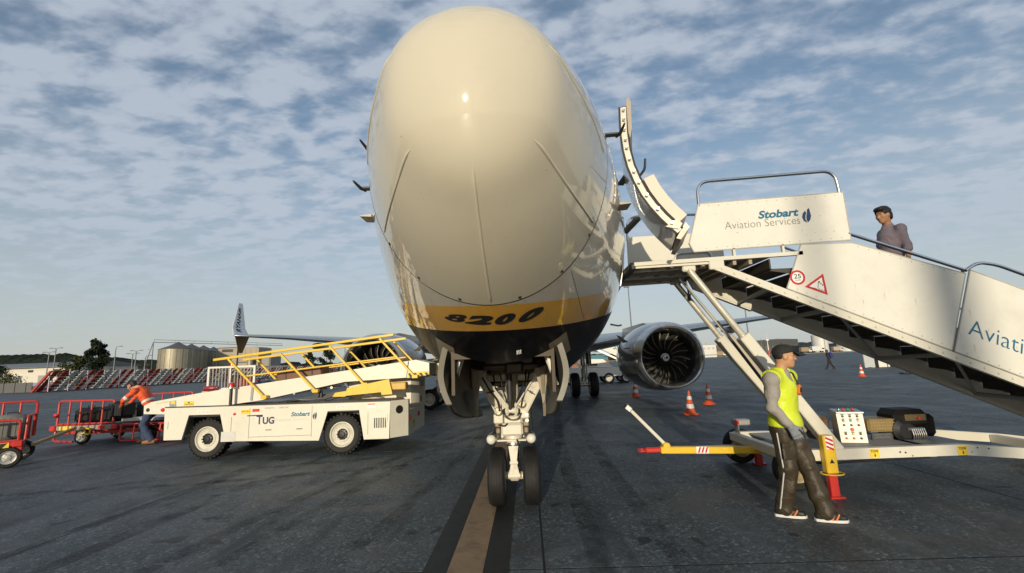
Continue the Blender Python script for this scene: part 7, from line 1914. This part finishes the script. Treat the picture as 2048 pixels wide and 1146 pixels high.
    for q in o.get('gloves', ''):
        w = P['wr'+q]; F = Field(*bounds([w, w+(v3(J['hd'+q]) if J.get('hd'+q) else (w-P['el'+q]).normalized())*.2], .10), .0052)
        d = v3(J['hd'+q]) if J.get('hd'+q) else (w-P['el'+q]); F.cone(w-d.normalized()*.03, w+d.normalized()*.02, .034*s, .031*s, .02); add_hand(F, w, d, o['pn'+q], o['ts'+q], s*1.12, .30)
        obj('glove', F.mesh('glove', org), o['glove'], body, 0)
    return body, at, (r, f, u), P, ax, top

def hair_field(T, body, C, hf, s, m, fringe=True):
    org = ORG[T.name]; C = v3(C); r, f, u = head_axes(hf); ax = (r, f, u); at = lambda a, b, c: C+r*a*s+f*b*s+u*c*s
    F = Field(np.array(tuple(C))-.2, np.array(tuple(C))+.2, .006)
    F.ell(at(0, -.022, .036), (.083*s, .104*s, .098*s), ax, .02)
    F.ell(at(0, -.066, -.03), (.072*s, .045*s, .06*s), ax, .03)
    if fringe: F.ell(at(-.01, .060, .088), (.062*s, .046*s, .034*s), ax, .03)
    F.wrinkle(.003, 110, 2, .6)
    F.ell(at(0, .085, -.028), (.074*s, .095*s, .090*s), ax, cut=True)
    for sg in (-1, 1): F.ell(at(sg*.08, .01, -.035), (.04*s, .05*s, .05*s), ax, cut=True)
    return obj('hair', F.mesh('hair', org), m, body, 0)

# --- ramp worker in the yellow vest
CLOTH = dict(bump=.25, bscale=220, rvar=.05, folds=.45, fscale=8)
p1 = thing('person', 'person in a yellow vest and black cap standing by the stairs', 'person', (3.05, -.76, 0), world=True)
VEST = mat('vest_yellow', (.60, .70, .035), .42, var=.10, scale=9, bump=.1, bscale=60, coat=.1, folds=.45, fscale=6)
SHIRTG = mat('shirt_grey', (.30, .275, .25), .85, var=.15, scale=20, **CLOTH)
TROU = mat('trousers_brown', (.042, .031, .017), .55, var=.6, scale=9, bump=.3, bscale=45, rvar=.15, folds=.6, fscale=6.5)
J1 = dict(hip=(3.01, -.75, .97), chest=(3.01, -.755, 1.31), neck=(3.025, -.77, 1.53), head=(3.075, -.80, 1.695), hf=(.95, -.32, -.03), tf=(.66, -.75, 0),
          shR=(2.855, -.885, 1.455), elR=(2.80, -.935, 1.17), wrR=(2.925, -1.00, .985), hdR=(.42, -.12, -.9), shL=(3.175, -.63, 1.455), elL=(3.21, -.48, 1.17), wrL=(3.15, -.50, .93), hdL=(-.1, -.1, -.95),
          hpR=(2.935, -.805, .93), knR=(2.95, -.80, .50), anR=(2.915, -.69, .09), toeR=(.93, -.36, 0), hpL=(3.09, -.69, .93), knL=(3.17, -.79, .51), anL=(3.235, -.86, .09), toeL=(.96, -.28, 0))
O1 = dict(skin=(.50, .27, .15), skinname='skin_tan', pnR=(.3, .9, .1), tsR=(.8, -.3, .3), pnL=(-.5, -.5, 0), tsL=(.8, -.3, .2), gloves='LR', glove=mat('glove_grey', (.20, .22, .25), .8, var=.5, scale=45, **CLOTH),
          trousers=TROU, shoe=mat('shoe_black', (.012, .012, .013), .5, var=.3), sole=mat('sole_white', (.62, .61, .58), .5), stripe=mat('stripe_orange', (.75, .22, .05), .5),
          topname='shirt', top=SHIRTG, sleeve=.88, vest=VEST, sw=.007, tw=.008, loose=.026, fit=.02)
b1, at1, hx1, P1, ax1, top1 = figure(p1, J1, O1)
def cap(T, body, C, hf, s, m):
    org = ORG[T.name]; C = v3(C); r, f, u = head_axes(hf); ax = (r, f, u); at = lambda a, b, c: C+r*a*s+f*b*s+u*c*s
    F = Field(np.array(tuple(C))-.24, np.array(tuple(C))+.24, .006); F.ell(at(0, -.014, .040), (.085*s, .108*s, .094*s), ax, .02); F.ell(at(0, .045, .072), (.066*s, .055*s, .050*s), ax, .03)
    F.plane(at(0, 0, .030), -u+f*.22); c = obj('cap', F.mesh('cap', org), m, body, 0)
    b = MB(); rows = []
    for i in range(9):
        a = -1.15+2.3*i/8; rows.append([at(.078*math.sin(a), .070+.02*math.cos(a), .045), at(.088*math.sin(a), .115+.045*math.cos(a)-.02, .044-.018*math.sin(a)**2), at(.084*math.sin(a), .125+.105*math.cos(a)-.02, .024-.026*math.sin(a)**2)])
    b.grid(rows); b.grid([[p-u*.006 for p in row] for row in rows]); b.grid([[row[2] for row in rows], [row[2]-u*.006 for row in rows]]); obj('cap_brim', b, m, c, 60)
    b = MB(); b.lathe([(0, .006), (.01, .004), (.012, 0)], at(0, -.014, .143), u, 10); obj('cap_button', b, m, c)
    return c
CAPM = mat('cap_black', (.014, .014, .013), .8, var=.3, **CLOTH)
cap(p1, b1, J1['head'], J1['hf'], 1.0, CAPM)
F = Field(np.array(J1['head'])-.2, np.array(J1['head'])+.2, .006); r, f, u = head_axes(J1['hf']); C = v3(J1['head']); F.ell(C-f*.035+u*.015, (.079, .078, .075), (r, f, u), .02); F.plane(tuple(C+u*.05), u)
F.ell(C+f*.06-u*.03, (.1, .07, .09), (r, f, u), cut=True); obj('hair', F.mesh('hair', ORG[p1.name]), mat('hair_black', (.012, .010, .009), .7, var=.4, scale=60), b1, 0)
# radio on the chest, lanyard, side stripe, pocket, hem
b = MB(); cc = P1['chest']+ax1[1]*.165+ax1[0]*.045+ax1[2]*.03; Rm = Matrix((ax1[0], ax1[1], ax1[2])).transposed() @ Matrix.Rotation(R(28), 3, 'Y')
b.box(cc, (.058, .035, .11), Rm, .008); rad = obj('handheld_scanner', b, mat('scanner_orange', (.60, .16, .03), .45), b1)
b = MB(); b.box(cc+ax1[1]*.019, (.036, .006, .05), Rm); obj('scanner_screen', b, BLACK, rad); b = MB(); b.tube([cc+ax1[2]*.05, P1['neck']+ax1[0]*.07+ax1[1]*.10-ax1[2]*.02, P1['neck']+ax1[0]*.085+ax1[1]*.02+ax1[2]*.02], .008, 6); obj('lanyard', b, BLACK, rad)
for q in ('R',):
    pts = []
    for t in (.08, .3, .55, .8, 1.0): pts.append(P1['hpR'].lerp(P1['knR'], t)+Vector((-.088, -.064, 0))*(1.05-.22*t))
    for t in (.2, .5, .8, .97): pts.append(P1['knR'].lerp(P1['anR'], t)+Vector((-.074, -.054, 0)))
    b = MB(); b.tube(pts, .008, 5); obj('trouser_piping', b, mat('piping_grey', (.5, .5, .5), .5), b1)
b = MB(); pc = P1['hpR'].lerp(P1['knR'], .52)+Vector((-.03, -.098, 0)); b.box(pc, (.12, .03, .16), (0, 0, R(20)), .012); b.box(pc+Vector((0, -.006, .07)), (.125, .03, .05), (0, 0, R(20)), .01); obj('cargo_pocket', b, TROU, b1)
F = Field(*bounds([P1['hip'], P1['hip']+ax1[2]*.1], .26), .009); F.ell(P1['hip']+ax1[2]*.0, (.196, .150, .12), ax1, .04); F.plane(tuple(P1['hip']+ax1[2]*.06), ax1[2]); F.plane(tuple(P1['hip']-ax1[2]*.065), -ax1[2])
obj('shirt_hem', F.mesh('shirt_hem', ORG[p1.name]), mat('hem_stripe', (.10, .095, .085), .85, var=.6, scale=90, **CLOTH), b1, 0)

# --- passenger on the stairs
p2 = thing('person', 'dark haired person in a mauve shirt climbing the boarding stairs', 'person', (5.45, .36, 1.98), world=True)
MAUVE = mat('shirt_mauve', (.225, .18, .205), .85, var=.14, scale=22, **CLOTH)
J2 = dict(hip=(5.43, .37, 2.88), chest=(5.405, .36, 3.21), neck=(5.415, .36, 3.455), head=(5.36, .335, 3.600), hf=(-.96, -.25, -.16), tf=(-.95, -.30, 0),
          shL=(5.465, .215, 3.365), elL=(5.475, .17, 3.10), wrL=(5.43, .14, 2.90), hdL=(-.25, .02, -.95), shR=(5.45, .50, 3.365), elR=(5.48, .54, 3.11), wrR=(5.42, .50, 2.92), hdR=(-.4, -.2, -.9),
          hpL=(5.45, .29, 2.85), knL=(5.45, .27, 2.46), anL=(5.60, .29, 2.065), toeL=(-1, -.1, 0), hpR=(5.41, .45, 2.85), knR=(5.25, .42, 2.55), anR=(5.27, .45, 2.24), toeR=(-1, -.1, 0))
O2 = dict(skin=(.44, .23, .125), skinname='skin_olive', pnL=(.2, .9, 0), tsL=(-.8, -.2, .2), pnR=(.2, -.9, 0), tsR=(-.8, 0, .2), trousers=mat('trousers_dark', (.03, .03, .04), .8, **CLOTH), shoe=MATS['shoe_black'], sole=MATS['sole_white'],
          topname='shirt', top=MAUVE, sleeve=.12, sw=.007, hem=.10, fit=.006, s=.94, afit=.004, collar=.012)
b2, at2, hx2, P2, ax2, top2 = figure(p2, J2, O2)
hair_field(p2, b2, J2['head'], J2['hf'], 1.03, mat('hair_dark', (.010, .008, .007), .6, var=.5, scale=70))
F = Field(*bounds([P2['elL'], P2['elL'].lerp(P2['wrL'], .2)], .12), .007); F.cone(P2['elL'].lerp(P2['wrL'], .02), P2['elL'].lerp(P2['wrL'], .16), .056, .056, .01); F.wrinkle(.003, 60, 4); obj('rolled_cuff', F.mesh('rolled_cuff', ORG[p2.name]), MAUVE, b2, 0)

# --- bending baggage handler
p3 = thing('person', 'bending person in an orange jacket and jeans reaching for a suitcase', 'person', (-9.9, 5.95, 0), world=True)
ORJ = mat('jacket_orange', (.72, .095, .020), .65, var=.10, scale=14, bump=.2, bscale=90, folds=.5, fscale=8); REFL = mat('reflective_tape', (.62, .62, .58), .35, var=.12, scale=30)
J3 = dict(hip=(-9.82, 5.97, .90), chest=(-10.04, 5.95, 1.25), neck=(-10.19, 5.93, 1.445), head=(-10.38, 5.90, 1.525), hf=(-.84, -.22, -.50), tf=(-.86, -.12, -.5),
          shL=(-10.15, 5.745, 1.38), elL=(-10.40, 5.72, 1.15), wrL=(-10.62, 5.93, 1.00), hdL=(-.8, .35, -.25), shR=(-10.15, 6.11, 1.40), elR=(-10.46, 6.20, 1.24), wrR=(-10.68, 6.24, 1.06), hdR=(-.95, .1, -.2),
          hpL=(-9.80, 5.88, .84), knL=(-9.93, 5.85, .48), anL=(-9.66, 5.84, .11), toeL=(-.93, -.30, 0), hpR=(-9.80, 6.06, .84), knR=(-10.12, 6.06, .50), anR=(-10.02, 6.07, .10), toeR=(-.95, -.2, 0))
O3 = dict(skin=(.50, .30, .20), skinname='skin_light', pnL=(.1, .9, -.3), tsL=(-.3, .1, .9), pnR=(.1, -.9, -.2), tsR=(-.2, 0, .9), gloves='LR', glove=mat('glove_tan', (.10, .085, .06), .8, var=.4, scale=40, **CLOTH),
          trousers=mat('jeans', (.035, .055, .11), .85, var=.55, scale=11, **CLOTH), shoe=mat('boot_tan', (.30, .12, .035), .6, var=.25), sole=mat('boot_sole', (.10, .055, .025), .7), topname='jacket', top=ORJ, sleeve=.93, sw=.006, tw=.006)
b3, at3, hx3, P3, ax3, top3 = figure(p3, J3, O3)
hair_field(p3, b3, J3['head'], J3['hf'], 1.02, mat('hair_dark2', (.014, .010, .008), .6, var=.5, scale=70), False)
def band(T, body, pts_r, m, nm='reflective_tape', e=.0):
    for a, b_, r0, r1 in pts_r:
        q = MB(); d = (v3(b_)-v3(a)).normalized(); q.lathe([(r0, 0), (r1, (v3(b_)-v3(a)).length)], a, d, 20); obj(nm, shift(q, T), m, body, 60)
def shift(q, T): return q
for q in 'LR':
    a, e_ = P3['sh'+q], P3['el'+q]; band(p3, b3, [(a.lerp(e_, .62), a.lerp(e_, .84), .066, .064)], REFL)
F = Field(*bounds([P3['hip'], P3['chest']], .26), .010); m_ = P3['hip'].lerp(P3['chest'], .55)
F.ell(P3['hip'].lerp(P3['chest'], .5), (.174, .128, .20), ax3, .04); F.ell(P3['chest'], (.196, .142, .21), ax3, .05); F.ell(P3['hip'], (.19, .138, .15), ax3, .05); F.plane(tuple(m_+ax3[2]*.035), ax3[2]); F.plane(tuple(m_-ax3[2]*.035), -ax3[2])
obj('reflective_tape', F.mesh('reflective_tape', ORG[p3.name]), REFL, b3, 0)
b = MB(); r, f, u = hx3; C = v3(J3['head']); b.lathe([(0, .03), (.035, .03), (.042, 0), (.042, -.01)], C-r*.088-u*.005, -r, 16); e1 = obj('ear_defender', b, mat('defender_red', (.25, .02, .02), .4), b3)
b = MB(); b.tube([C-r*.09-u*.0, C-r*.07+u*.11, C+u*.135, C+r*.07+u*.11, C+r*.09], .010, 6); obj('head_band', b, BLACK, e1)
b = MB(); b.tube([C-r*.085-u*.02+f*.02, C-r*.05-u*.10+f*.05, C-u*.12+f*.08], .005, 5); obj('chin_strap', b, BLACK, b3)

# --- distant walker with a blue backpack
p4 = thing('person', 'distant person in dark clothes with a blue backpack walking away', 'person', (27.0, 35.0, 0), world=True)
DK = mat('dark_cloth', (.018, .018, .022), .85, **CLOTH)
x0, y0 = 27.0, 35.0
J4 = dict(hip=(x0, y0, .93), chest=(x0-.03, y0, 1.26), neck=(x0-.05, y0, 1.45), head=(x0-.10, y0, 1.62), hf=(-.9, .4, -.1), tf=(-.9, .45, 0),
          shL=(x0-.12, y0-.17, 1.39), elL=(x0-.2, y0-.22, 1.1), wrL=(x0-.25, y0-.2, .9), shR=(x0+.06, y0+.16, 1.39), elR=(x0+.1, y0+.2, 1.1), wrR=(x0, y0+.2, .9),
          hpL=(x0-.04, y0-.08, .9), knL=(x0-.16, y0-.09, .5), anL=(x0-.34, y0-.08, .09), toeL=(-.9, .3, 0), hpR=(x0+.04, y0+.08, .9), knR=(x0+.18, y0+.06, .5), anR=(x0+.42, y0+.05, .11), toeR=(-.9, .3, 0))
O4 = dict(h=.016, skin=(.10, .06, .04), skinname='skin_dark', pnL=(0, 1, 0), tsL=(-1, 0, 0), pnR=(0, -1, 0), tsR=(-1, 0, 0), trousers=DK, shoe=MATS['shoe_black'], sole=MATS['boot_sole'], topname='jacket', top=DK, sleeve=.95, face=False)
b4, at4, hx4, P4, ax4, top4 = figure(p4, J4, O4)
hair_field(p4, b4, J4['head'], J4['hf'], 1.08, MATS['hair_dark'], False)
bpk = thing('backpack', 'blue backpack carried by the distant walker', 'backpack', (x0+.16, y0-.10, 1.0), R(-25))
b = MB(); b.box((0, 0, .27), (.22, .34, .50), None, .08); obj('pack_body', b, mat('pack_blue', (.02, .025, .20), .7, bump=.2), bpk); b = MB(); b.box((.11, 0, .17), (.08, .24, .22), None, .03); obj('front_pocket', b, MATS['pack_blue'], bpk)
for y in (-.1, .1): b = MB(); b.tube([(-.10, y, .46), (-.20, y, .50), (-.30, y, .34), (-.16, y, .08)], .018, 6); obj('strap', b, BLACK, bpk)

# ------------------------------------------------------------------ masts behind the photographer (their shadows cross the stairs)
def back_mast(label, x_hit, w, h, d):
    y = -d*math.cos(SUN_AZ); x = x_hit+d*math.sin(SUN_AZ)
    t = thing('flood_mast', label, 'mast', (x, y, 0)); b = MB(); b.box((0, 0, h/2), (w, w*.6, h), None, .02); obj('pole', b, LPM, t)
    q = MB(); q.box((0, 0, h+.1), (w*2.2, .4, .35), None, .04); obj('lamp_head', q, LPM, t)
back_mast('slim flood light mast behind the photographer', 4.10, .20, 16.5, 52)
back_mast('broad sign pylon behind the photographer', 5.72, .62, 16.0, 60)
